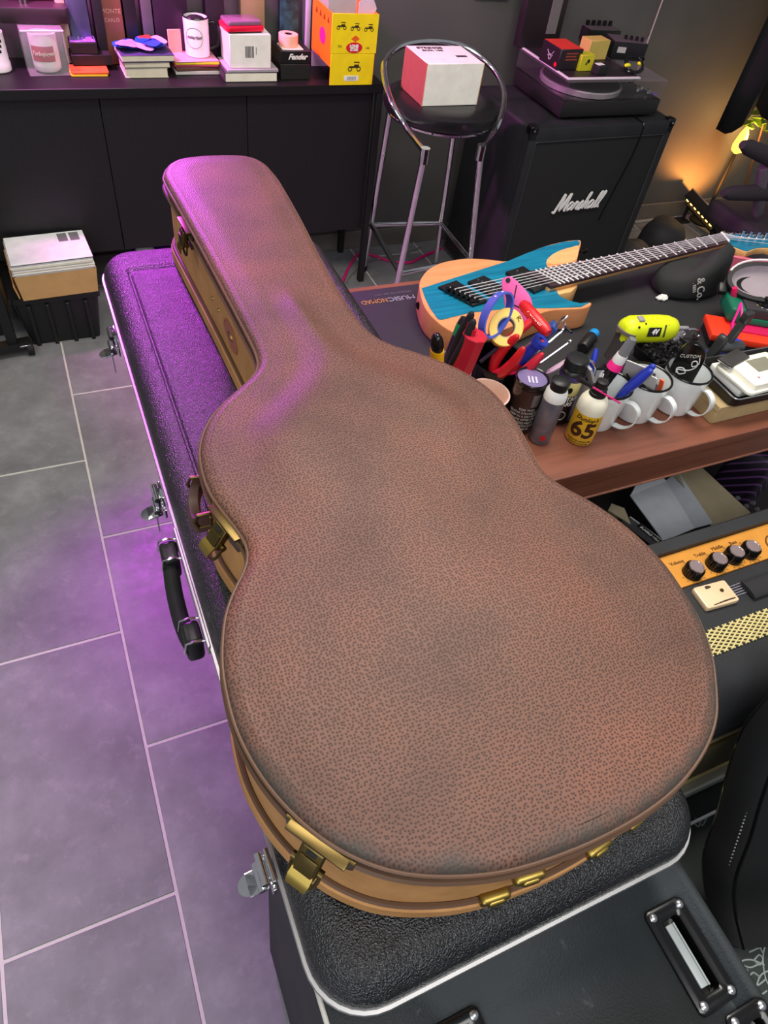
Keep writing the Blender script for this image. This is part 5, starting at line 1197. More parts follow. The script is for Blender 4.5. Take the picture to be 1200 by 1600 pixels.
obj('crossbar', MB().span((-0.86 - dx, 2.155 - dy, 0.12), (1.147 - dx, 2.17 - dy, 0.15), 0.001, 1), blackm, dk)

ZD = DZ + 0.0004
def d_at(px, py): return at(px, py, DZ)
magp = mat('lilac_paper', (214, 190, 214), 0.7)
# far left white mug with black print and base line
p = d_at(0, 112); t = thing('printed_mug', 'white mug with black print cut off at the photo left edge', 'mug', (p.x, p.y + 0.012, ZD))
obj('mug_wall', MB().lathe([(0.030, 0), (0.033, 0.003), (0.033, 0.022), (0.0315, 0.024), (0.0315, 0.095), (0.0295, 0.095), (0.029, 0.008), (0.002, 0.006)], 32), white, t)
for k, z in enumerate((0.05, 0.062, 0.074)): obj('printed_mark', MB().rings([[(0.0318 * math.cos(a), 0.0318 * math.sin(a), zz) for zz in (z, z + 0.007)] for a in [-1.3 + 0.12 * k + 0.1 * i for i in range(4)]], False, False, closed=False), blackm, t)
# clear box with a mug inside
p = d_at(79, 119); bxw = 0.056
t = thing('clear_gift_box', 'frosted clear gift box with white and red mug inside on desk', 'box', (p.x, p.y + 0.040, ZD), 0.05)
obj('clear_wall', MB().prism(rrect(-bxw, bxw, -0.042, 0.030, 0.004, 3), 0, 0.110, 0.002), mat('frosted_clear', (222, 216, 220), 0.25, alpha=0.22), t)
obj('top_edge', MB().span((-bxw, -0.0425, 0.107), (bxw, -0.036, 0.1115), 0.001, 1), mat('gloss_edge', (236, 200, 236), 0.2), t)
obj('mug_wall', MB().lathe([(0.030, 0.004), (0.036, 0.010), (0.037, 0.02), (0.037, 0.098), (0.034, 0.098), (0.033, 0.012), (0.002, 0.010)], 32, T((0, -0.003, 0)), sy=0.78), white, t)
obj('red_label', MB().rings([[(0.0374 * math.cos(a), -0.003 + 0.0296 * math.sin(a), z) for z in (0.032, 0.070)] for a in [-2.75 + 0.12 * i for i in range(16)]], False, False, closed=False), mat('label_red', (168, 40, 60), 0.5), t)
lt = lettering('label_text', 'Turbojugend', 0.0135, mat('label_cream', (226, 214, 190), 0.5), t, T(), 0.3, 0.0003, 0.0003, wrap=0.0378)
lt.data.transform(T((0, -0.003, 0.052)) @ Matrix.Diagonal((1, 0.80, 1, 1)) @ T(rz=-1.75))
# black foot pedals stacked beside it
p = d_at(142, 108)
t = thing('effect_pedal', 'lower black effect pedal box lying on orange cards', 'pedal', (p.x + 0.006, p.y + 0.016, ZD + 0.0125), 0.03)
obj('pedal_body', MB().span((-0.055, -0.03, 0), (0.055, 0.04, 0.028), 0.002, 1), blackm, t)
t = thing('effect_pedal', 'upper black effect pedal with purple top and two knobs', 'pedal', (p.x - 0.010, p.y + 0.014, ZD + 0.0410), -0.03)
obj('pedal_body', MB().span((-0.036, -0.026, 0), (0.038, 0.045, 0.030), 0.002, 1), blackm, t)
obj('purple_face', MB().span((-0.034, -0.022, 0.030), (0.036, 0.043, 0.0312), 0.0005, 1), mat('violet_face', (140, 104, 196), 0.3, 0.3), t)
for kx, ky in ((-0.02, 0.03), (0.012, 0.03)): obj('knob', MB().lathe([(0.006, 0.031), (0.005, 0.042), (0.003, 0.043)], 12, T((kx, ky, 0))), blackg, t)
for kx, ky in ((-0.008, 0.012), (0.008, 0.0), (0.030, 0.0)): obj('switch', MB().lathe([(0.0035, 0.031), (0.003, 0.036)], 10, T((kx, ky, 0))), chrome, t)
p = d_at(142, 121)
for i, (c_, lab) in enumerate((((240, 196, 40), 'yellow card under the orange card on the desk'), ((238, 92, 40), 'orange card under the black pedals on the desk'))):
    t = thing('flat_card', lab, 'card', (p.x, p.y + 0.040, ZD + 0.0058 * i), 0.0)
    obj('card', MB().prism(rrect(-0.053 + 0.003 * i, 0.050 + 0.003 * i, -0.036, 0.03, 0.006, 3), 0, 0.0056, 0.001), mat('card_%d' % i if False else ('card_orange' if i else 'card_yellow'), c_, 0.5), t)
# stack of books with bags and stickers on top
p = d_at(230, 121); bxx, byy = p.x, p.y + 0.045; z = ZD
for i, (w_, dd_, h_, c_, lab) in enumerate(((0.062, 0.05, 0.026, (206, 200, 178), 'lowest pale paperback of the stack under the blue bags'), (0.066, 0.052, 0.016, (120, 118, 104), 'grey-green booklet second in the stack under blue bags'), (0.076, 0.056, 0.018, (58, 52, 92), 'wide dark violet book on top of the pale books'))):
    t = thing('book', lab, 'book', (bxx + 0.003 * i, byy, z), 0.02 * i); z += h_ + 0.0003
    obj('cover', MB().span((-w_, -dd_, 0), (w_, dd_, 0.0022), 0.0006, 1).span((-w_, -dd_, h_ - 0.0022), (w_, dd_, h_), 0.0006, 1).span((-w_, dd_ - 0.0025, 0), (w_, dd_, h_), 0.0006, 1), mat('cover_%s' % ('abc'[i]), c_, 0.5), t)
    obj('pages', MB().span((-w_ + 0.002, -dd_ + 0.001, 0.0022), (w_ - 0.002, dd_ - 0.0025, h_ - 0.0022)), mat('page_edge', (214, 206, 180), 0.8), t)
rnd = random.Random(3); z0_ = z
for i, (ox_, oy_, rz_, w_, d_, c_, lab) in enumerate(((-0.045, 0.012, 0.3, 0.03, 0.022, (30, 84, 214), 'blue plastic bag at the back left of the sticker pile'), (0.025, 0.018, -0.2, 0.04, 0.026, (28, 80, 208), 'blue plastic bag at the back right of the sticker pile'), (-0.02, -0.012, -0.55, 0.050, 0.014, (224, 150, 214), 'pink paper strip lying diagonally over the blue bags'), (-0.045, -0.018, 0.2, 0.026, 0.02, (206, 130, 200), 'crumpled pink sticker at the left of the pile'), (0.03, -0.022, -0.7, 0.022, 0.018, (40, 70, 190), 'small blue round sticker at the front of the pile'), (0.052, -0.008, -1.0, 0.026, 0.010, (216, 160, 214), 'pink slip standing at the right of the pile'), (0.012, -0.004, 0.4, 0.018, 0.010, (220, 60, 50), 'small red sticker in the middle of the pile'))):
    t = thing('sticker_sheet', lab, 'sticker', (bxx + ox_, byy + oy_, z0_ + 0.0004 + 0.0042 * i), rz_)
    P = smooth([(-w_, -d_), (0, -d_ * 1.15), (w_, -d_ * .8), (w_ * 1.05, d_ * .7), (0.1 * w_, d_), (-w_ * .9, d_ * 1.1)], 3)
    lo2 = [[(x, y, h + 0.008 * math.sin(x * 60 + i) * math.sin(y * 70 + i) * (0.55) + 0.006 * max(0, y / d_) * (1 if i < 2 else 0.3)) for x, y in (P if k == 0 else inset(P, 0.0005))] for k, h in ((0, 0.0035), (1, 0.0048))]
    obj('sheet', MB().rings(lo2), mat('sticker_' + 'abcdefg'[i], c_, 0.4), t, 30)
# papers with mug
p = d_at(310, 117); pxx, pyy = p.x, p.y + 0.05; z = ZD
for i, (c_, h_, lab) in enumerate((((196, 192, 184), 0.010, 'grey magazine at the bottom of the stack under the black-handled mug'), ((96, 60, 50), 0.010, 'brown booklet second in the stack under the mug'), ((150, 50, 80), 0.006, 'wine red leaflet third in the stack under the mug'), ((232, 206, 40), 0.006, 'yellow envelope fourth in the stack under the mug'), ((206, 150, 160), 0.004, 'pink printed sleeve topmost under the black-handled mug'))):
    t = thing('paper_sleeve', lab, 'paper', (pxx + 0.003 * math.sin(3 * i), pyy, z), 0.05 * math.sin(2 * i)); z += h_ + 0.0003
    obj('sheet_stack', MB().span((-0.068, -0.052, 0), (0.066, 0.05, h_), 0.0015, 1), mat('sleeve_' + 'abcde'[i], c_, 0.6), t)
mp = at(303, 76, z); mz = z
t = thing('black_handled_mug', 'white mug with black rim and handle standing on the paper stack', 'mug', (mp.x, pyy + 0.004, mz + 0.0003), -0.25)
obj('mug_wall', MB().lathe([(0.034, 0), (0.036, 0.002), (0.037, 0.098), (0.0365, 0.100), (0.034, 0.100), (0.033, 0.008), (0.002, 0.006)], 36), white, t)
obj('rim', MB().tube([(0.0360 * math.cos(a), 0.0360 * math.sin(a), 0.100) for a in [2 * PI * i / 36 for i in range(36)]], 0.0022, 8, True), blackg, t)
obj('coffee_pods', MB().ell((0, 0, 0.088), (0.031, 0.031, 0.014), 16), blackm, t)
hp_ = [(0.034, 0, 0.085), (0.050, 0, 0.088), (0.062, 0, 0.075), (0.064, 0, 0.05), (0.058, 0, 0.028), (0.036, 0, 0.018)]
obj('handle', MB().tube(smooth(hp_, 4, False), 0.0048, 10), blackg, t)
obj('logo_ring', MB().tube([(0.0372 * math.cos(-1.75 + u), 0.0372 * math.sin(-1.75 + u), 0.052 + 0.026 * math.sin(q)) for u, q in [(0.72 * math.cos(q) - .0, q) for q in [2 * PI * i / 30 for i in range(30)]]], 0.0005, 5, True), ink, t)
lg = lettering('logo_text', 'guitarfest', 0.012, ink, t, T(), 0.3, 0.0002, 0.0002, wrap=0.0372); lg.data.transform(T((0, 0, 0.054), rz=-1.75))
# white box with bar code, red-lidded case on it
p = d_at(393, 129); wx, wy = p.x, p.y + 0.062; z = ZD
t = thing('hardback_book', 'thick white paged book under the white box with bar code', 'book', (wx, wy, z), 0.0)
obj('cover', MB().span((-0.082, -0.060, 0), (0.082, 0.06, 0.002), 0.0005, 1).span((-0.082, -0.060, 0.024), (0.082, 0.06, 0.026), 0.0005, 1).span((-0.082, -0.06, 0), (-0.0795, 0.06, 0.026), 0.0005, 1), mat('cover_dark', (60, 54, 58), 0.5), t)
obj('pages', MB().span((-0.079, -0.0598, 0.002), (0.081, 0.058, 0.024)), mat('page_white', (232, 226, 206), 0.8), t)
z += 0.0263
t = thing('silver_magazine', 'thin grey magazine between the thick book and white box', 'magazine', (wx + 0.006, wy, z), 0.02)
obj('sheet_stack', MB().span((-0.080, -0.060, 0), (0.080, 0.055, 0.008), 0.001, 1), mat('mag_grey', (160, 156, 160), 0.4), t)
z += 0.0083
t = thing('white_carton', 'white carton with printed bar code standing beside the mug', 'box', (wx + 0.004, wy + 0.002, z), 0.0)
obj('carton', MB().span((-0.065, -0.052, 0), (0.062, 0.056, 0.088), 0.0015, 1), mat('carton_white', (234, 230, 220), 0.6), t)
rnd = random.Random(5); xx = -0.018
bc_ = MB()
while xx < 0.008:
    w_ = rnd.choice((0.0008, 0.0014, 0.002)); bc_.span((xx, -0.0526, 0.028), (xx + w_, -0.0519, 0.058)); xx += w_ + rnd.choice((0.0009, 0.0014))
o_ = obj('bar_code', bc_, ink, t); o_['kind'] = 'stuff'
obj('printed_line', MB().span((0.015, -0.0526, 0.036), (0.0165, -0.0519, 0.056)), ink, t)
z += 0.0883
t = thing('tool_case', 'small clear-lidded case with red base lying on the white carton', 'case', (wx - 0.012, wy - 0.006, z), 0.12)
obj('red_base', MB().prism(rrect(-0.058, 0.058, -0.038, 0.036, 0.008, 4), 0.004, 0.018, 0.003), mat('signal_red', (222, 18, 56), 0.35), t)
obj('black_foot', MB().span((-0.050, -0.034, 0), (0.050, 0.032, 0.006), 0.001, 1), blackm, t)
obj('clear_lid', MB().prism(rrect(-0.054, 0.054, -0.034, 0.033, 0.008, 4), 0.0178, 0.030, 0.004), mat('mauve_clear', (132, 92, 122), 0.15, coat=0.5), t)
# black box with script, roll of tape on it
p = d_at(462, 125); fx, fy = p.x, p.y + 0.055; z = ZD
t = thing('black_carton', 'plain lower black carton under the black box with white script', 'box', (fx, fy, z))
obj('carton', MB().span((-0.048, -0.052, 0), (0.048, 0.055, 0.042), 0.001, 1), mat('carton_black', (32, 31, 31), 0.5), t)
z += 0.0423
t = thing('black_script_box', 'black box printed with white script under the pink tape roll', 'box', (fx + 0.002, fy + 0.003, z))
obj('carton', MB().span((-0.050, -0.052, 0), (0.050, 0.055, 0.034), 0.001, 1), mat('carton_black2', (24, 23, 24), 0.4), t)
lettering('box_script', 'Fender', 0.021, white, t, FRONT(0.004, -0.0524, 0.019), 0.45, 0.0008)
z += 0.0343
t = thing('white_slip', 'white slip of paper under the pink tape roll', 'paper', (fx - 0.005, fy - 0.01, z)); obj('sheet', MB().span((-0.034, -0.03, 0), (0.034, 0.03, 0.003), 0.0006, 1), paper, t)
t = thing('masking_tape', 'small pink topped roll of tape on the black script box', 'tape', (fx - 0.010, fy - 0.006, z + 0.0032))
obj('roll', MB().lathe([(0.012, 0), (0.029, 0), (0.030, 0.001), (0.030, 0.031), (0.029, 0.032), (0.012, 0.032), (0.012, 0.0)], 32, cap0=False, cap1=False), mat('tape_peach', (246, 190, 160), 0.5), t)
obj('core', MB().lathe([(0.0118, 0.0005), (0.0118, 0.0315), (0.0108, 0.0315), (0.0108, 0.0005)], 24, cap0=False, cap1=False), blackm, t)
# yellow matchbox-car carton
p0, p1 = d_at(515, 134), d_at(584, 136)
yx, yy = (p0.x + p1.x) / 2, p0.y + 0.002; hw = (p1.x - p0.x) / 2
t = thing('yellow_carton', 'tall yellow printed carton with old car pictures and orange side', 'box', (yx, yy, ZD))
obj('front_face', MB().span((-hw, 0, 0), (hw, 0.003, 0.088), 0.0006, 1), yellow, t)
obj('front_face', MB().span((-hw - 0.002, -0.001, 0.0885), (hw + 0.004, 0.003, 0.192), 0.0006, 1), yellow, t)
og = mat('carton_orange', (240, 132, 20), 0.5)
obj('side_face', MB().span((-hw - 0.002, 0.003, 0.050), (-hw + 0.001, 0.175, 0.192), 0.0005, 1), og, t)
obj('right_face', MB().span((hw, 0.003, 0.0), (hw + 0.003, 0.175, 0.192), 0.0005, 1), og, t)
obj('back_face', MB().span((-hw, 0.172, 0.0), (hw, 0.175, 0.250), 0.0005, 1), magp, t)
obj('floor_face', MB().span((-hw, 0.003, 0.052), (hw, 0.172, 0.054)), og, t)
obj('inner_flap', MB().rings([[(x, y, z) for x, z in ((0.02, 0.186), (hw + 0.002, 0.186), (hw + 0.006, 0.200), (hw - 0.012, 0.232), (0.02, 0.215))] for y in (0.028, 0.030)]), magp, t)
obj('inner_card', MB().span((-hw + 0.002, 0.050, 0.1), (0.02, 0.053, 0.215)), mat('inner_grey', (184, 172, 180), 0.6), t)
dark = mat('print_dark', (52, 44, 10), 0.6)
def car(x, z, s, par, y=-0.0016, m=dark):
    c = MB()
    for k in (-1, 1): c.tube([(x + s * (k * 0.010 + 0.0042 * math.cos(a)), y, z + s * (0.0042 + 0.0042 * math.sin(a))) for a in [2 * PI * i / 12 for i in range(12)]], 0.0010 * s, 4, True)
    c.span((x - 0.012 * s, y - .0002, z + 0.006 * s), (x + 0.011 * s, y + .0002, z + 0.0095 * s)).span((x - 0.001 * s, y - .0002, z + 0.009 * s), (x + 0.010 * s, y + .0002, z + 0.0125 * s)).span((x - 0.002 * s, y - .0002, z + 0.016 * s), (x + 0.011 * s, y + .0002, z + 0.0178 * s))
    c.span((x + 0.009 * s, y - .0002, z + 0.012 * s), (x + 0.0098 * s, y + .0002, z + 0.017 * s))
    return obj('printed_car', c, m, par)
for k in (-1, 0, 1): car(0.001 + k * 0.045, 0.150 - 0.002 * k, 1.05, t)
dm = mat('print_orange', (226, 90, 20), 0.5)
obj('printed_diamond', MB().rings([[(0.004 + sx, y, 0.128 + sz) for sx, sz in ((-0.014, 0), (0, -0.009), (0.014, 0), (0, 0.009))] for y in (-0.0018, -0.001)]), dm, t)
obj('printed_oval', MB().rings([[(0.002 + 0.027 * math.cos(a), y, 0.104 + 0.0145 * math.sin(a)) for a in [2 * PI * i / 28 for i in range(28)]] for y in (-0.0018, -0.001)]), mat('print_red', (206, 26, 40), 0.5), t)
lettering('oval_words', 'LONE', 0.011, white, t, FRONT(0.001, -0.0022, 0.108), 0, 0.0006); lettering('oval_words', 'STAR', 0.011, white, t, FRONT(0.002, -0.0022, 0.099), 0, 0.0006)
lettering('side_number', '733', 0.0085, dark, t, FRONT(-0.046, -0.0014, 0.107)); lettering('side_number', '144', 0.0085, dark, t, FRONT(0.046, -0.0014, 0.103))
car(0.008, 0.040, 1.45, t, -0.0006)
obj('bar_code_label', MB().span((-0.025, -0.0010, 0.012), (0.024, 0.0004, 0.027), 0.0004, 1), paper, t)
lettering('bar_code_number', '|||||||||||', 0.011, ink, t, FRONT(0, -0.0014, 0.0205))
for k in range(4):
    c = MB(); yb = 0.022 + 0.035 * k; xs = -hw - 0.0026
    c.span((xs - .0003, yb, 0.160), (xs, yb + 0.016, 0.166)).span((xs - .0003, yb + 0.004, 0.166), (xs, yb + 0.012, 0.174))
    obj('printed_car', c, mat('print_brown', (120, 60, 10), 0.6), t)
obj('side_oval', MB().rings([[(x, 0.075 + 0.026 * math.cos(a), 0.115 + 0.022 * math.sin(a)) for a in [2 * PI * i / 24 for i in range(24)]] for x in (-hw - 0.0030, -hw - 0.0018)]), mat('print_magenta', (226, 40, 130), 0.5), t)

# back row on the desk
BY = 2.135
def back(name, label, cat, px, w_, d_, h_, m, z=ZD, rz=0.0, bev=0.002, partname='block'):
    p = aty(px, 60, BY); t = thing(name, label, cat, (p.x, BY, z), rz)
    obj(partname, MB().span((-w_ / 2, -d_ / 2, 0), (w_ / 2, d_ / 2, h_), bev, 2), m, t); return t
t = thing('speaker_bar', 'dark plum speaker bar on stand behind the clear gift box', 'speaker', (aty(55, 25, 2.10).x, 2.118, ZD))
obj('bar_body', MB().prism(rrect(-0.098, 0.088, -0.045, 0.045, 0.012, 5), 0.112, 0.150, 0.004), mat('plum_black', (46, 32, 38), 0.45), t)
obj('stand', MB().span((-0.03, 0.0, 0), (0.03, 0.03, 0.114), 0.003, 1), blackm, t)
obj('back_plate', MB().span((-0.06, 0.02, 0.149), (0.07, 0.032, 0.26), 0.003, 1), mat('deep_maroon', (74, 16, 28), 0.4), t)
for x in (-0.030, -0.018): obj('support_rod', MB().cyl((x, -0.01, 0.149), (x, 0.0, 0.24), 0.0035), chrome, t)
back('cream_tube', 'cream cardboard tube standing behind the upper black pedal', 'tube', 104, 0.026, 0.026, 0.235, mat('cream_card', (206, 172, 150), 0.6), bev=0.008)
tt2 = back('steel_flask', 'blue-grey steel flask standing behind the violet pedal', 'flask', 128, 0.062, 0.05, 0.23, mat('flask_blue', (92, 96, 124), 0.3, 0.5), bev=0.02)
back('black_folder', 'black folder leaning between flask and whisky bottle box', 'folder', 158, 0.025, 0.07, 0.25, blackm)
wt = back('brown_bottle_box', 'brown carton with pale lettering behind the blue bags', 'box', 178, 0.062, 0.04, 0.24, mat('box_brown', (132, 78, 62), 0.5))
lettering('box_words', 'MONTE', 0.016, mat('words_tan', (196, 150, 126), 0.6), wt, FRONT(0, -0.0204, 0.135)); lettering('box_words', 'CARLO', 0.013, mat('words_tan', (196, 150, 126)), wt, FRONT(0, -0.0204, 0.113))
back('black_printed_box', 'black box with white writing right of the brown carton', 'box', 207, 0.034, 0.05, 0.24, mat('box_black', (30, 28, 30), 0.4))
gb_ = back('grey_cassette_box', 'narrow dark grey box behind the sticker pile', 'box', 232, 0.030, 0.05, 0.24, mat('box_grey', (92, 84, 92), 0.4))
pb_ = back('purple_black_box', 'tall dark purple box behind the black-handled mug', 'box', 268, 0.10, 0.05, 0.25, mat('box_plum', (46, 24, 46), 0.45))
t = thing('skin_tone_card', 'small peach card propped in front of the purple box', 'card', (aty(272, 45, 2.09).x, 2.098, ZD), 0.1); obj('card', MB().span((-0.02, -0.002, 0), (0.02, 0.002, 0.098), 0.001, 1), mat('card_peach', (226, 166, 150), 0.6), t)
t = back('olive_book', 'olive book with dark title standing behind the tool case', 'book', 394, 0.075, 0.03, 0.25, mat('book_olive', (150, 132, 96), 0.5), partname='cover')
lettering('cover_text', 'VINTAGE', 0.014, mat('text_olive', (84, 64, 44), 0.6), t, FRONT(0, -0.0154, 0.19))
t = back('teal_book', 'dark teal patterned book behind the pink tape roll', 'book', 450, 0.060, 0.03, 0.25, mat('book_teal', (34, 74, 80), 0.5, var=0.7, vscale=50), partname='cover')
back('lilac_book', 'pale lilac edged book left of the yellow carton', 'book', 478, 0.016, 0.04, 0.25, mat('book_lilac', (190, 180, 204), 0.5), partname='cover')
back('dark_binder', 'dark binder behind the white carton', 'binder', 336, 0.055, 0.05, 0.26, mat('binder_dark', (38, 28, 40), 0.5), partname='cover')

# ------------------------------------------------------------------ things below and beside the desk
BNY = 1.775
t = thing('plastic_bin', 'black ribbed plastic bin on the floor under the desk', 'bin', (0.02, 1.875, 0.0004))
def taper(w0, w1, d0, d1, z0, z1): return [[(x, y, z) for x, y in rrect(-w, w, -d, d, 0.012, 4)] for w, d, z in ((w0, d0, z0), (w1, d1, z1))]
obj('bin_wall', MB().rings(taper(0.108, 0.128, 0.088, 0.10, 0, 0.165) ), black, t)
obj('bin_rim', MB().rings(taper(0.134, 0.134, 0.104, 0.104, 0.160, 0.178)), black, t)
for x in (-0.085, -0.03, 0.03, 0.085): obj('rib', MB().span((x - 0.006, -0.100, 0.004), (x + 0.006, -0.088, 0.160), 0.002, 1, T(rx=0.07)), black, t)
t = thing('tan_carton_box', 'tan cardboard carton of papers sitting on the black bin', 'box', (0.035, 1.852, 0.1786), 0.05)
obj('carton', MB().rings([[(x, y, z) for x, y in rrect(-w, w, -0.085, 0.085, 0.003, 2)] for w, z in ((0.112, 0), (0.120, 0.080))]), cardb, t)
obj('carton_flap', MB().rings([[(-0.121, -0.088, 0.01), (-0.118, -0.088, 0.01), (-0.120, 0.085, 0.078), (-0.124, 0.085, 0.078)], [(-0.128, -0.088, 0.05), (-0.125, -0.088, 0.05), (-0.124, 0.085, 0.082), (-0.127, 0.085, 0.082)]]), cardb, t)
t = thing('paper_stack', 'stack of white papers on the tan carton under the desk', 'papers', (0.035, 1.852, 0.2588), 0.05)
rnd = random.Random(2)
for k in range(9): obj('sheet', MB().span((-0.118 + rnd.uniform(-.004, .004), -0.088 + rnd.uniform(-.003, .003), 0.004 * k), (0.116 + rnd.uniform(-.004, .004), 0.08, 0.004 * k + 0.0036), 0.0008, 1), paper if k % 3 else mat('page_edge', (214, 206, 180)), t)
t = thing('white_folder', 'white document folder with grey squares topmost on paper stack', 'folder', (0.035, 1.852, 0.2952), 0.06)
obj('folder_cover', MB().span((-0.118, -0.088, 0), (0.116, 0.08, 0.006), 0.001, 1), mat('folder_white', (240, 240, 240), 0.4), t)
obj('folder_edge', MB().span((-0.119, -0.089, 0.002), (0.117, 0.081, 0.004), 0.0005, 1), blackm, t)
for x in (0.05, 0.085): obj('printed_square', MB().span((x - 0.014, 0.02, 0.006), (x + 0.014, 0.07, 0.0066)), mat('print_grey', (120, 120, 122), 0.6), t)
p = aty(0, 470, 1.86)
t = thing('kraft_box', 'kraft cardboard box cut by the left photo edge under desk', 'box', (-0.26, 1.90, 0.0004), 0.0)
obj('carton', MB().span((-0.10, -0.05, 0.06), (0.125, 0.09, 0.20), 0.002, 1), cardb, t)
obj('black_base', MB().span((-0.09, -0.04, 0), (0.11, 0.08, 0.06), 0.002, 1), blackm, t)
t = thing('pedestal_stand', 'black metal pedestal post with flat foot and caster by bin', 'stand', (-0.14, 1.735, 0))
obj('post', MB().span((-0.014, 0.0, 0.03), (0.016, 0.03, 0.60), 0.004, 2), black, t)
obj('foot_bar', MB().span((-0.30, -0.012, 0.022), (0.055, 0.034, 0.046), 0.006, 2, T(rz=0.10)), black, t)
obj('caster', MB().lathe([(0.012, -0.009), (0.0215, -0.009), (0.0215, 0.009), (0.012, 0.009)], 18, T((0.048, 0.004, 0.0217), ry=PI / 2)), blackm, t)
obj('foot_glint', MB().span((0.018, -0.016, 0.040), (0.05, -0.013, 0.045), 0.001, 1, T(rz=0.1)), steel, t)
t = thing('violet_box', 'small violet box standing behind the plastic case under desk', 'box', (aty(235, 390, 2.0).x, 2.03, 0.0004))
obj('carton', MB().span((-0.06, -0.03, 0), (0.09, 0.05, 0.15), 0.002, 1), mat('violet_card', (96, 40, 150), 0.5), t)
obj('white_bundle', MB().ell((-0.015, 0.0, 0.16), (0.035, 0.03, 0.018), 12), paper, t)
# cables on the floor by the stool
def fpt(px, py, z=0.006): p = at(px, py, z); return (p.x, p.y, z)
t = thing('pink_cable', 'magenta cable curving over the floor behind the bar stool', 'cable', (0, 0, 0.0))
obj('wire', MB().tube(smooth([fpt(535, 440), fpt(548, 412), fpt(562, 396), fpt(585, 400), fpt(610, 408), fpt(640, 410), fpt(662, 400), fpt(690, 388)], 5, False), 0.0058, 8), mat('cable_pink', (206, 30, 110), 0.45), t)
t = thing('grey_cable', 'thin grey cable lying on the floor beside the pink cable', 'cable', (0, 0, 0.0))
obj('wire', MB().tube(smooth([fpt(540, 442, 0.004), fpt(552, 425, 0.004), fpt(575, 408, 0.004), fpt(620, 400, 0.004), fpt(660, 385, 0.004)], 5, False), 0.0035, 8), mat('cable_grey', (120, 118, 112), 0.5), t)

# ------------------------------------------------------------------ bar stool and carton on it
st = thing('bar_stool', 'chrome bar stool with black seat and looped chrome backrest', 'stool', (1.275, 1.77, 0))
sx_, sy_ = 1.275, 1.77
feet = {(-1, -1): (1.095, 1.535), (1, -1): (1.455, 1.545), (-1, 1): (1.115, 1.955), (1, 1): (1.455, 1.955)}
SZ = 0.715
tops = {(-1, -1): at(664, 238, 0.70), (1, -1): at(752, 233, 0.70), (-1, 1): Vector((1.155, 1.85, 0.70)), (1, 1): Vector((1.40, 1.85, 0.70))}
ring = {}
for k in feet:
    tp = tops[k]
    rg = {(-1, -1): at(624, 427, 0.22), (1, -1): at(735, 404, 0.22), (-1, 1): at(580, 351, 0.22), (1, 1): at(689, 348, 0.22)}[k]
    ring[k] = rg; dd = (rg - tp) / (rg.z - tp.z); ft = tp + dd * (0.0 - tp.z)
    obj('leg', MB().tube([(tp.x - sx_, tp.y - sy_, tp.z), (ft.x - sx_, ft.y - sy_, 0.012)], 0.0105, 12), chrome, st)
    obj('foot_cap', MB().lathe([(0.013, 0), (0.014, 0.003), (0.013, 0.022)], 12, T((ft.x - sx_, ft.y - sy_, 0))), blackm, st)
order = [(-1, -1), (1, -1), (1, 1), (-1, 1)]
for i in range(4):
    a, b = ring[order[i]], ring[order[(i + 1) % 4]]
    obj('foot_rail', MB().cyl((a.x - sx_, a.y - sy_, a.z), (b.x - sx_, b.y - sy_, b.z), 0.0095), chrome, st)
sc0 = at(690, 205, 0.745); scx, scy = 1.262, 1.715
seat = MB().lathe([(0.155, 0.700), (0.176, 0.706), (0.183, 0.722), (0.180, 0.740), (0.165, 0.7485), (0.13, 0.7505), (0.01, 0.7505)], 40, T((scx - sx_, scy - sy_, 0)))
obj('seat', seat, mat('seat_vinyl', (24, 24, 24), 0.32), st)
obj('seat_ring', MB().tube([(scx - sx_ + 0.160 * math.cos(a), scy - sy_ + 0.160 * math.sin(a), 0.697) for a in [2 * PI * i / 30 for i in range(30)]], 0.008, 8, True), chrome, st)
L_, R_ = tops[(-1, -1)], tops[(1, -1)]
def hpnt(px, py, Y): p = aty(px, py, Y); return (p.x - sx_, p.y - sy_, p.z)
hoop = [(L_.x - sx_, L_.y - sy_, L_.z), hpnt(638, 203, 1.60), hpnt(612, 160, 1.69), hpnt(600, 115, 1.80), hpnt(604, 92, 1.87), hpnt(628, 71, 1.93), hpnt(668, 64.5, 1.96), hpnt(712, 69, 1.955), hpnt(748, 87, 1.915), hpnt(776, 115, 1.84), hpnt(788, 148, 1.76), hpnt(782, 185, 1.67), hpnt(768, 213, 1.60), (R_.x - sx_, R_.y - sy_, R_.z)]
obj('backrest_hoop', MB().tube(smooth(hoop, 5, False), 0.0095, 12), chrome, st)
for k in ((-1, -1), (1, -1)):
    p = tops[k]; obj('hoop_clamp', MB().cyl((p.x - sx_, p.y - sy_, p.z - 0.03), (p.x - sx_, p.y - sy_, p.z + 0.012), 0.014), chrome, st)
t = thing('small_white_carton', 'white cardboard carton with kraft edges sitting on the bar stool', 'box', (1.247, 1.715, 0.7510))
obj('carton', MB().span((-0.094, -0.078, 0), (0.094, 0.078, 0.112), 0.0012, 1), mat('carton_white', (234, 230, 220)), t)
for sx in (-1, 1): obj('kraft_edge', MB().span((sx * 0.0945 - 0.0006, -0.0784, 0), (sx * 0.0945 + 0.0006, -0.070, 0.112)), cardb, t)
obj('kraft_side_tinted', MB().span((-0.0952, -0.0775, 0.001), (-0.0942, 0.0775, 0.111)), mat('kraft_magenta_tint', (150, 84, 66), 0.7), t)  # kraft side with the magenta light's dark red put into its colour
lettering('printed_words', 'STRINGS', 0.022, ink, t, T((-0.025, 0.056, 0.1124)), 0, 0.0008)
lettering('printed_words', 'BOX 100', 0.018, ink, t, T((-0.025, 0.034, 0.1124)), 0, 0.0006)
obj('printed_label', MB().span((0.03, -0.022, 0.112), (0.066, -0.008, 0.1125)), ink, t)

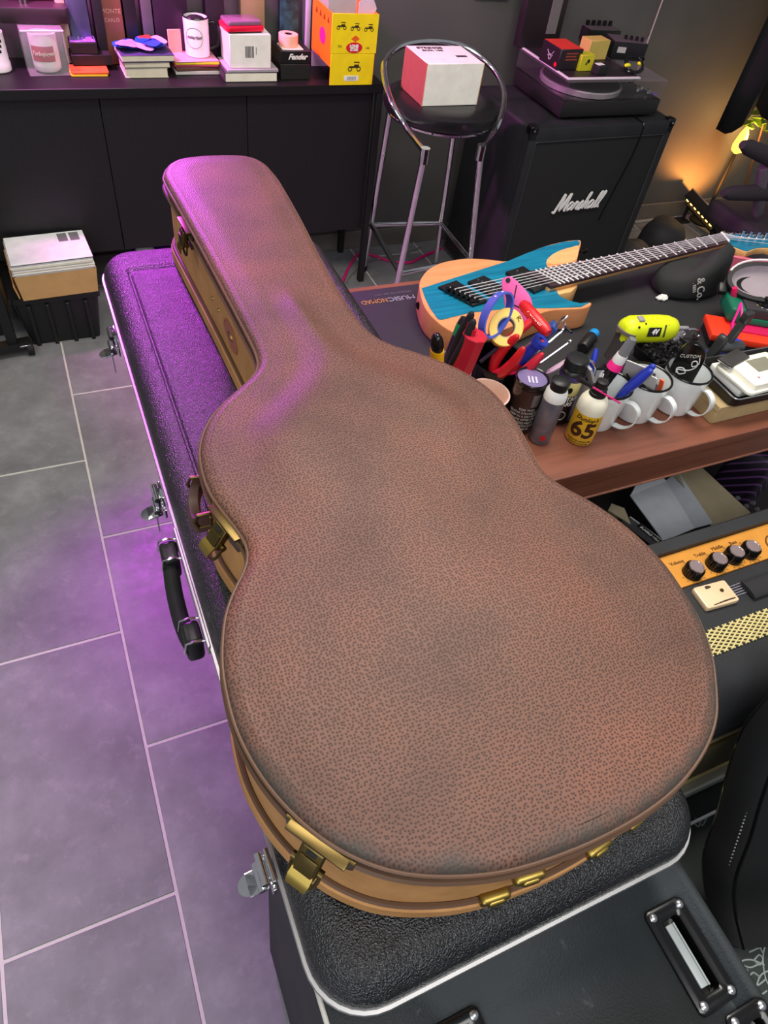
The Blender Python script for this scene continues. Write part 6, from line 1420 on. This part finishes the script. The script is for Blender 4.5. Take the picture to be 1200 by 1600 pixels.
# ------------------------------------------------------------------ stage speaker cabinet with turntable
mc = thing('stage_cabinet', 'black guitar speaker cabinet with white script logo against the wall', 'speaker cabinet', (1.935, 1.70, 0), 0.03)
MW, MH, MD = 0.322, 0.652, 0.40
obj('shell', MB().span((-MW, 0.010, 0.02), (MW, MD, MH), 0.012, 3), 'tolex', mc)
fr = MB()
for a, b in (((-MW, 0, 0.02), (-MW + 0.030, 0.02, MH)), ((MW - 0.030, 0, 0.02), (MW, 0.02, MH)), ((-MW, 0, MH - 0.045), (MW, 0.02, MH)), ((-MW, 0, 0.02), (MW, 0.02, 0.05))): fr.span(a, b, 0.006, 2)
obj('front_frame', fr, 'tolex', mc)
s = NT('cab_cloth'); co = s.coord(); w1 = s.n('ShaderNodeTexWave', bands_direction='X'); w1.inputs['Scale'].default_value = 90; s.l(co, w1.inputs['Vector'])
s.l(s.ramp(w1.outputs[0], [(0.3, lin((16, 16, 17))), (0.7, lin((34, 34, 35)))]), s.b.inputs['Base Color']); s.b.inputs['Roughness'].default_value = 0.8; MATS['cab_cloth'] = s.m
obj('grille_cloth', MB().span((-MW + 0.026, 0.006, 0.045), (MW - 0.026, 0.014, MH - 0.04)), 'cab_cloth', mc)
obj('grille_piping', MB().tube([(x, 0.003, z) for x, z in rrect(-MW + 0.031, MW - 0.031, 0.05, MH - 0.046, 0.006, 3)], 0.003, 6, True), mat('piping_grey', (54, 54, 55), 0.4), mc)
for sx in (-1, 1):
    for zz in (0.03, MH - 0.008):
        c = obj('corner_cap', MB().box((sx * (MW - 0.014), 0.016, zz), (0.034, 0.034, 0.030), 0.008, 3), blackg, mc)
        obj('corner_screw', MB().ell((sx * (MW - 0.012), -0.0015, zz), (0.0035, 0.002, 0.0035), 8), chrome, c)
for sx in (-1, 1):
    for yy in (0.06, MD - 0.05): obj('caster', MB().lathe([(0.012, -0.01), (0.021, -0.01), (0.021, 0.01), (0.012, 0.01)], 16, T((sx * (MW - 0.06), yy, 0.0212), ry=PI / 2)), blackm, mc)
# script logo as brush strokes
logo_m = mat('logo_white', (226, 224, 220), 0.4)
glyph = {'M': [[(0, 0.0), (0.12, -0.02), (0.28, 0.9), (0.34, 0.95), (0.42, 0.05), (0.72, 0.95), (0.78, 0.9), (0.80, 0.1), (0.88, 0.02)]],
         'a': [[(0.34, 0.42), (0.16, 0.5), (0.02, 0.26), (0.10, 0.02), (0.28, 0.18), (0.36, 0.46), (0.34, 0.08), (0.46, 0.04)]],
         'r': [[(0, 0.06), (0.10, 0.5), (0.16, 0.42), (0.30, 0.42), (0.26, 0.08), (0.38, 0.04)]],
         's': [[(0.0, 0.08), (0.18, 0.54), (0.26, 0.2), (0.16, 0.0), (0.04, 0.06), (0.30, 0.1)]],
         'h': [[(0.0, 0.06), (0.22, 0.8), (0.20, 1.0), (0.12, 0.8), (0.08, 0.02)], [(0.10, 0.28), (0.24, 0.48), (0.30, 0.4), (0.28, 0.08), (0.40, 0.05)]],
         'l': [[(0.0, 0.06), (0.20, 0.8), (0.18, 1.0), (0.09, 0.8), (0.09, 0.12), (0.22, 0.05)]]}
x0_ = 0.0
LG = thing  # letters are parts of the cabinet
adv = {'M': 0.95, 'a': 0.47, 'r': 0.37, 's': 0.33, 'h': 0.42, 'l': 0.25}
lc = aty(862, 331, 1.70); lsz = 0.062
for ch in 'Marshall':
    for st_ in glyph[ch]:
        P = [(lc.x - 1.935 + (x0_ + x + 0.28 * y) * lsz, -0.002, lc.z + 0.002 + (y) * lsz + 0.02 * 0) for x, y in st_]
        obj('logo_letter', MB().tube(smooth(P, 4, False), 0.0042 if ch != 'M' else 0.0052, 6), logo_m, mc)
    x0_ += adv[ch]

tz0 = MH + 0.0004
tp_ = thing('turntable', 'black turntable with silver platter edge and clear lid on the cabinet', 'turntable', (1.968, 1.912, tz0))
TW, TD = 0.215, 0.165
for sx in (-1, 1):
    for sy in (-1, 1): obj('foot', MB().lathe([(0.02, 0), (0.024, 0.003), (0.022, 0.012)], 16, T((sx * (TW - .04), sy * (TD - .04), 0))), blackm, tp_)
obj('plinth', MB().span((-TW, -TD, 0.010), (TW, TD, 0.060), 0.004, 2), mat('plinth_black', (32, 30, 31), 0.4), tp_)
obj('platter', MB().lathe([(0.142, 0.067), (0.148, 0.069), (0.150, 0.084), (0.147, 0.087), (0.01, 0.087)], 48, T((-0.045, -0.012, -0.006))), mat('platter_silver', (196, 186, 190), 0.35, 0.6), tp_)
obj('slip_mat', MB().lathe([(0.142, 0.087), (0.141, 0.0895), (0.01, 0.0895)], 48, T((-0.045, -0.012, -0.006))), blackm, tp_)
obj('tonearm', MB().tube(smooth([(0.165, 0.12, 0.098), (0.168, 0.0, 0.1), (0.150, -0.075, 0.098), (0.10, -0.10, 0.096)], 4, False), 0.0045, 8).lathe([(0.02, 0.066), (0.02, 0.09), (0.012, 0.105)], 16, T((0.166, 0.1, 0))), blackg, tp_)
for k, (x, y) in enumerate(((0.150, -0.100), (0.172, -0.088), (0.185, -0.118))): obj('knob', MB().lathe([(0.009, 0.066), (0.0085, 0.079), (0.006, 0.080)], 14, T((x, y, 0))), chrome, tp_)
obj('blue_light', MB().lathe([(0.010, 0.066), (0.010, 0.070)], 14, T((0.205, -0.135, 0))), mat('violet_face', (140, 104, 196)), tp_)
clear = mat('clear_acrylic', (150, 145, 146), 0.06, alpha=0.16)
lid_ = obj('dust_cover', MB().span((-TW, -TD, 0.118), (TW, TD, 0.122), 0.001, 1), clear, tp_)
for a, b in (((-TW, -TD, 0.067), (-TW + 0.003, TD, 0.118)), ((TW - 0.003, -TD, 0.067), (TW, TD, 0.118)), ((-TW, TD - 0.003, 0.067), (TW, TD, 0.118)), ((-TW, -TD, 0.067), (TW, -TD + 0.003, 0.118))): obj('cover_wall', MB().span(a, b), mat('clear_wall', (120, 116, 118), 0.06, alpha=0.07), lid_)
LZ = tz0 + 0.1224
t = thing('record_sleeve', 'flat white-edged record sleeve lying on the turntable lid', 'record sleeve', (1.912, 1.915, LZ))
obj('sleeve', MB().span((-0.155, -0.155, 0), (0.155, 0.155, 0.004), 0.0005, 1), mat('sleeve_white', (224, 216, 220), 0.5), t)
obj('sleeve_face', MB().span((-0.145, -0.142, 0.004), (0.152, 0.153, 0.0048)), mat('sleeve_plum', (40, 30, 36), 0.45), t)
SLZ = LZ + 0.0051
def s_at(px, py, h=0.0): return at(px, py, SLZ + h)
p = s_at(868, 110)
t = thing('red_black_box', 'black pedal box with winged emblem and red top on the lid', 'box', s_at(868, 110) + Vector((0.05, 0.045, 0)), 0.04)
obj('carton', MB().span((-0.050, -0.045, 0), (0.045, 0.065, 0.062), 0.002, 1), mat('carton_wine', (34, 24, 30), 0.45), t)
obj('red_top', MB().span((-0.046, -0.042, 0.062), (0.042, 0.063, 0.0628)), mat('signal_red2', (214, 54, 44), 0.45), t)
obj('emblem', MB().tube(smooth([(-0.0505, 0.028, 0.042), (-0.0505, 0.010, 0.030), (-0.0505, 0.0, 0.036), (-0.0505, -0.008, 0.046)], 3, False), 0.0016, 5).tube([(-0.0505, 0.008 + 0.007 * math.cos(a), 0.026 + 0.008 * math.sin(a)) for a in [2 * PI * i / 12 for i in range(12)]], 0.0014, 5, True).tube([(-0.0505, 0.022, 0.03), (-0.0505, 0.01, 0.02), (-0.0505, -0.006, 0.034)], 0.0012, 5), mat('emblem_grey', (168, 160, 166), 0.5), t)
obj('red_seal', MB().rings([[(x, -0.030 + 0.007 * math.cos(a), 0.014 + 0.007 * math.sin(a)) for a in [2 * PI * i / 14 for i in range(14)]] for x in (-0.0506, -0.0498)]), mat('seal_red', (240, 30, 40), 0.4), t)
for k in range(3): obj('printed_line', MB().span((-0.025, -0.0456, 0.030 + 0.009 * k), (0.025 - 0.006 * (k % 2), -0.0448, 0.034 + 0.009 * k)), mat('print_rust', (150, 62, 46), 0.5), t)
t = thing('yellow_pedal_box', 'small yellow box with black knob icon in front of red box', 'box', s_at(901, 111) + Vector((0.030, 0.020, 0)), 0.06)
ylw = mat('box_yellow', (206, 196, 40), 0.5)
obj('carton', MB().span((-0.028, -0.022, 0), (0.030, 0.02, 0.048), 0.001, 1), ylw, t)
obj('icon', MB().rings([[(0.006 + 0.006 * math.cos(a), y, 0.030 + 0.006 * math.sin(a)) for a in [2 * PI * i / 14 for i in range(14)]] for y in (-0.0226, -0.0218)]).span((-0.004, -0.0226, 0.019), (0.002, -0.0218, 0.026)), blackm, t)
t = thing('tan_pedal_box', 'tan yellow carton standing behind the small yellow box', 'box', s_at(918, 96) + Vector((0.045, 0.040, 0)), 0.08)
obj('carton', MB().span((-0.045, -0.025, 0), (0.045, 0.03, 0.060), 0.001, 1), mat('carton_tan', (206, 178, 92), 0.6), t)
t = thing('small_black_block', 'small black block with white top beside the yellow box', 'block', s_at(932, 118) + Vector((0.022, 0.018, 0)), 0.1)
obj('block', MB().span((-0.022, -0.016, 0), (0.022, 0.02, 0.026), 0.002, 1), blackm, t)
obj('white_top', MB().span((-0.016, -0.004, 0.026), (0.014, 0.018, 0.028), 0.001, 1), white, t)
t = thing('mixer_unit', 'small black mixer with a row of knobs tilted on the lid', 'mixer', s_at(975, 86) + Vector((0.0, 0.0, -0.0045)), 0.0)
t.rotation_euler = (0.0, 0.0, -0.25)
obj('case', MB().span((-0.075, -0.045, 0), (0.06, 0.045, 0.055), 0.003, 2), mat('mixer_black', (26, 25, 26), 0.4), t)
obj('panel', MB().span((-0.072, -0.042, 0.055), (0.057, 0.042, 0.0565), 0.0006, 1), mat('panel_grey', (88, 80, 82), 0.4), t)
for k in range(0): obj('knob', MB().lathe([(0.0075, 0.0565), (0.007, 0.072), (0.005, 0.073)], 12, T((-0.058 + 0.025 * k, 0.026, 0))), blackg, t)
for k in range(4): obj('knob', MB().lathe([(0.006, 0.0565), (0.0055, 0.068), (0.004, 0.069)], 12, T((-0.018 + 0.02 * k, -0.006 - 0.004 * k, 0))), blackg, t)
obj('toggle', MB().cyl((0.05, -0.03, 0.056), (0.053, -0.033, 0.082), 0.0025, 0.0035), chrome, t)
obj('front_label', MB().span((-0.055, -0.0456, 0.022), (-0.022, -0.0448, 0.04)), mat('label_pale', (190, 180, 180), 0.5), t)
t = thing('knob_pedal', 'grey topped pedal with a row of five black knobs behind the mixer', 'pedal', s_at(940, 66) + Vector((0.0, 0.03, -0.0045)), -0.05)
obj('case', MB().span((-0.07, -0.04, 0), (0.07, 0.04, 0.045), 0.003, 2), mat('mixer_black', (26, 25, 26)), t)
obj('panel', MB().span((-0.067, -0.037, 0.045), (0.067, 0.037, 0.0465), 0.0006, 1), mat('panel_grey', (88, 80, 82)), t)
for k in range(5): obj('knob', MB().lathe([(0.0075, 0.0465), (0.007, 0.062), (0.005, 0.063)], 12, T((-0.052 + 0.026 * k, 0.018, 0))), blackg, t)
t = thing('black_patch_cable', 'coiled black cable with yellow plugs hanging over the mixer', 'cable', s_at(984, 112) + Vector((0, 0, -0.0045)))
cc = []
for k in range(40): a = k / 40 * 4 * PI; cc.append((0.036 * math.cos(a) * (1 + 0.1 * math.sin(a * 1.7)), 0.024 * math.sin(a) - 0.01, 0.030 + 0.018 * math.sin(a * .9 + 1)))
obj('wire', MB().tube(cc, 0.0042, 7), blackg, t)
for q in ((-0.03, -0.012, 0.028), (0.036, 0.0, 0.03)): obj('plug', MB().ell(q, (0.014, 0.008, 0.007), 12), mat('plug_yellow', (220, 226, 30), 0.4), t)
# dark picture panel leaning behind the turntable
t = thing('leaning_panel', 'tall black framed panel with grey strip leaning behind the turntable', 'panel', (s_at(842, 74).x, s_at(842, 74).y + 0.02, LZ))
obj('frame', MB().span((-0.085, -0.015, 0), (0.085, 0.025, 0.36), 0.004, 2, T(rx=-0.03)), mat('frame_plum', (32, 24, 28), 0.5), t)
obj('grey_strip', MB().span((0.018, -0.018, 0.045), (0.060, -0.0145, 0.36), 0.001, 1, T(rx=-0.03)), mat('strip_grey', (112, 106, 106), 0.6), t)
# wall fittings
t = thing('wall_socket', 'white socket plate on the grey wall above the stool', 'socket', (1.66, WALL_Y - 0.0002, 0.935))
obj('plate', MB().prism(rrect(-0.072, 0.072, -0.042, 0.042, 0.006, 4), 0, 0.010, 0.002, T(rx=PI / 2)), white, t)
obj('insert', MB().prism(rrect(-0.055, 0.055, -0.030, 0.030, 0.004, 3), 0.010, 0.012, 0.0008, T(rx=PI / 2)), paper, t)
t = thing('hanging_cord', 'thin pale cord hanging down the wall behind the mixer', 'cord', (2.42, 2.175, 0.66))
obj('cord', MB().tube([(0.0, 0, 0), (0.004, 0, 0.25), (0.012, 0, 0.9)], 0.0032, 6), mat('cord_pale', (176, 170, 158), 0.5), t)
t = thing('cabinet_cable', 'thin black cable hanging down the front of the stage cabinet', 'cable', (2.09, 1.695, 0.3))
obj('wire', MB().tube(smooth([(0.0, 0.10, MH - 0.296), (0.0, 0.02, MH - 0.296), (0.002, -0.006, MH - 0.31), (0.0, -0.004, 0.24), (-0.03, -0.004, 0.1), (-0.05, -0.004, 0.0)], 4, False), 0.0026, 6), blackg, t)

# ------------------------------------------------------------------ floor behind: light bar, bags, cables
w1_, w2_ = aty(1044, 234, WALL_Y), aty(1086, 297, WALL_Y)          # edge of the beam on the wall
b0, b1 = aty(1083, 294, 2.13), aty(1128, 342, 1.90)                  # the bar runs away from the wall
axb = (b1 - b0).normalized(); up_ = (w2_ - w1_).normalized(); nb = axb.cross(up_).normalized()
if nb.dot(aty(1120, 240, WALL_Y) - w2_) < 0: nb = -nb
lc_ = (b0 + b1) / 2; LB = (b1 - b0).length
t = thing('led_light_bar', 'black led floor light with row of amber diodes by the wall', 'stage light', (lc_.x, lc_.y, 0))
Ml = Matrix.Translation(Vector((0, 0, lc_.z))) @ Matrix((axb, nb.cross(axb), nb)).transposed().to_4x4()
if (Ml.to_3x3() @ Vector((0, 1, 0))).z > 0: sgn = -1
else: sgn = 1
obj('housing', MB().span((-LB / 2, -0.004 if sgn > 0 else -0.11, -0.05), (LB / 2, 0.11 if sgn > 0 else 0.004, -0.004), 0.005, 2, Ml), blackm, t)
for k in range(6): obj('cooling_fin', MB().span((-LB / 2 + 0.01, sgn * (0.032 + 0.014 * k), -0.066), (LB / 2 - 0.01, sgn * (0.036 + 0.014 * k), -0.048), 0.001, 1, Ml), black, t)
obj('lens_edge', MB().span((-LB / 2, -0.006, -0.006), (LB / 2, 0.002, 0.0), 0.001, 1, Ml), steel, t)
led = mat('amber_led', (255, 196, 110), 0.4, emit=((255, 190, 90), 7.0))
for k in range(7): obj('diode', MB().ell((-LB * .40 + LB * .8 * k / 6, sgn * 0.014, -0.051), (0.008, 0.008, 0.004), 10, Ml), led, t)
for k in (-1, 1):
    q = Ml @ Vector((k * LB * 0.42, sgn * 0.06, -0.05)); obj('bracket', MB().cyl((q.x, q.y, 0.004), tuple(q), 0.008).box((q.x, q.y, 0.003), (0.06, 0.06, 0.006), 0.001, 1), blackm, t)
d = bpy.data.lights.new('amber_wash', 'SPOT'); d.energy = 15; d.color = (1.0, 0.36, 0.07); d.spot_size = math.radians(125); d.spot_blend = 0.8; d.shadow_soft_size = 0.012
o_ = bpy.data.objects.new('amber_wash', d); COL.objects.link(o_); o_.parent = t; q = Ml @ Vector((LB * 0.02, sgn * 0.03, 0.013)); o_.location = q
tgt = aty(1092, 255, WALL_Y) - Vector((lc_.x, lc_.y, 0)); o_.rotation_euler = (tgt - q).to_track_quat('-Z', 'Y').to_euler()
t = thing('soft_bag', 'soft black bag slumped on the floor right of the stage cabinet', 'bag', (2.64, 1.88, 0.0002), 0.2)
obj('bag', MB().rings([[((0.11 * k * math.cos(a)) * (1 + .1 * math.sin(3 * a + z * 30)), 0.10 * k * math.sin(a), z + 0.012 * math.sin(2 * a) * k) for a in [2 * PI * i / 24 for i in range(24)]] for k, z in ((0.85, 0.012), (1.0, 0.05), (0.95, 0.10), (0.75, 0.135), (0.4, 0.15), (0.05, 0.15))]), mat('bag_grey', (50, 48, 50), 0.75), t, 60)
t = thing('soft_bag', 'second dark crumpled bag lying left of the light bar', 'bag', (2.39, 1.80, 0.0002), -0.3)
obj('bag', MB().rings([[((0.10 * k * math.cos(a)) * (1 + .1 * math.sin(4 * a + z * 20)), 0.09 * k * math.sin(a), z + 0.010 * math.sin(3 * a) * k) for a in [2 * PI * i / 24 for i in range(24)]] for k, z in ((0.85, 0.010), (1.0, 0.04), (0.9, 0.085), (0.6, 0.11), (0.05, 0.115))]), mat('bag_taupe', (66, 60, 60), 0.7), t, 60)
t = thing('white_cable', 'loop of pale cable on the floor beside the stage cabinet', 'cable', (2.43, 2.05, 0.0))
obj('wire', MB().tube([(0.055 * math.cos(a), 0.03 * math.sin(a) + 0.01 * math.sin(2 * a), 0.085 + 0.075 * math.sin(a + .6)) for a in [2 * PI * i / 30 for i in range(26)]] + [(0.12, 0.02, 0.06), (0.22, 0.02, 0.05), (0.34, 0.03, 0.05)], 0.0075, 8), mat('cable_pale', (150, 146, 142), 0.45), t)

# ------------------------------------------------------------------ drape with warm lamp behind, chair arms
DY = 1.98
t = thing('black_drape', 'black cloth drape hanging in folds at the upper right edge', 'drape', (2.98, DY, 0.42))
e0, e1 = aty(1119, 212, DY), aty(1200, 214, DY)
cols = 26; loops = []
for row in range(9):
    f = row / 8; z = 0.02 + 1.66 * f; x_l = (e0.x - 2.98) + 0.02 * f
    loops.append([(x_l + (0.62) * (i / cols), 0.030 * math.sin(i * 1.05 + 0.6) * (1 - 0.25 * f) + 0.012 * math.sin(i * 2.3), z + (0.06 * (0.5 + 0.5 * math.sin(i * 0.9 + 2.2)) + 0.10 * min(1, i / 6)) * (1 - f)) for i in range(cols + 1)])
dr = MB(); dr.rings(loops, False, False, closed=False)
dro = obj('cloth', dr, mat('drape_black', (16, 15, 17), 0.85), t, 80)
sol = dro.modifiers.new('thickness', 'SOLIDIFY'); sol.thickness = 0.004
obj('rail', MB().cyl((e0.x - 2.98 - 0.08, 0, 1.70), (e0.x - 2.98 + 0.74, 0, 1.70), 0.012).box((e0.x - 2.98 - 0.05, 0.10, 1.70), (0.03, 0.215, 0.03)).box((e0.x - 2.98 + 0.70, 0.10, 1.70), (0.03, 0.215, 0.03)), black, t)
t = thing('glow_lamp', 'small amber lamp glowing among foliage behind the drape', 'lamp', (aty(1158, 220, 2.10).x, 2.10, 0.0004))
gz = aty(1158, 220, 2.10).z
obj('bulb', MB().lathe([(0.004, gz - 0.06), (0.026, gz - 0.045), (0.030, gz - 0.02), (0.02, gz + 0.03), (0.008, gz + 0.06)], 16), mat('amber_glow', (255, 190, 90), 0.4, emit=((255, 170, 70), 2.6)), t)
obj('stem', MB().cyl((0, 0, 0.006), (0, 0, gz - 0.05), 0.008), blackm, t)
obj('base', MB().lathe([(0.07, 0), (0.07, 0.006), (0.01, 0.012)], 20), blackm, t)
dl_ = bpy.data.lights.new('lamp_light', 'POINT'); dl_.energy = 3.0; dl_.color = (1.0, 0.62, 0.2); dl_.shadow_soft_size = 0.03
ol = bpy.data.objects.new('lamp_light', dl_); COL.objects.link(ol); ol.parent = t; ol.location = (0.03, -0.045, gz + 0.03)
t = thing('potted_plant', 'green leafy plant lit yellow behind the black drape', 'plant', (aty(1175, 190, 2.13).x + 0.16, 2.10, 0.0004))
pz = aty(1165, 190, 2.13).z
obj('pot', MB().lathe([(0.05, 0), (0.06, 0.10), (0.055, 0.10), (0.05, 0.09)], 20), mat('pot_brown', (90, 60, 40), 0.6), t)
rnd = random.Random(8); lf = MB()
leafm = mat('leaf_green', (108, 140, 30), 0.5)
for k in range(26):
    a = rnd.uniform(0, 2 * PI); r_ = rnd.uniform(0.01, 0.05); z = rnd.uniform(pz - 0.05, pz + 0.10); Lf = rnd.uniform(0.05, 0.09)
    M_ = T((r_ * math.cos(a) * 2 - 0.09, r_ * math.sin(a) * 0.6, z), rnd.uniform(-0.5, 0.5), rnd.uniform(-0.6, 0.6), a)
    obj('leaf', MB().rings([[(x, y, 0) for x, y in ((0, -.006), (Lf * .5, -.016), (Lf, 0), (Lf * .5, .016), (0, .006))], [(x, y, 0.001 + .006 * math.sin(x / Lf * 3)) for x, y in ((0, -.006), (Lf * .5, -.016), (Lf, 0), (Lf * .5, .016), (0, .006))]], M=M_), leafm, t)
obj('stem', MB().cyl((0, 0, 0.09), (-0.13, 0, pz + 0.05), 0.008, 0.004), mat('pot_brown', (90, 60, 40)), t)
# office chair: only arms and a bit of post are in view
CY = 1.42
ca0 = aty(1175, 235, CY); ca1 = aty(1150, 305, CY); cpst = aty(1187, 300, CY)
t = thing('office_chair', 'dark office chair with padded armrests partly cut by right edge', 'chair', (cpst.x, CY, 0))
def cpt(px, py, Y=CY): p = aty(px, py, Y); return Vector((p.x - cpst.x, p.y - CY, p.z))
pad = mat('chair_pad', (46, 40, 46), 0.75)
a, b = cpt(1160, 226), cpt(1240, 262)
obj('armrest', MB().tube([a, a.lerp(b, .12), a.lerp(b, .5), b], [0.014, 0.026, 0.030, 0.030], 14), pad, t)
a, b = cpt(1129, 302), cpt(1205, 300)
obj('armrest', MB().tube([a, a.lerp(b, .15), a.lerp(b, .6), b], [0.012, 0.025, 0.030, 0.032], 14), pad, t)
obj('arm_post', MB().tube([cpt(1192, 262), cpt(1188, 300), cpt(1184, 330), cpt(1183, 338)], [0.018, 0.021, 0.021, 0.013], 14), mat('post_mauve', (92, 82, 92), 0.5), t)
obj('seat_pad', MB().span((0.02, -0.16, 0.30), (0.45, 0.22, 0.38), 0.03, 4), pad, t)
obj('column', MB().cyl((0.22, 0.03, 0.09), (0.22, 0.03, 0.31), 0.028), blackm, t)
for k in range(5):
    a_ = 2 * PI * k / 5 + 0.3
    obj('base_leg', MB().tube([(0.22, 0.03, 0.10), (0.22 + 0.26 * math.cos(a_), 0.03 + 0.26 * math.sin(a_), 0.055)], [0.022, 0.014], 10), black, t)
    obj('caster', MB().ell((0.22 + 0.26 * math.cos(a_), 0.03 + 0.26 * math.sin(a_), 0.0245), (0.024, 0.024, 0.024), 12), blackm, t)
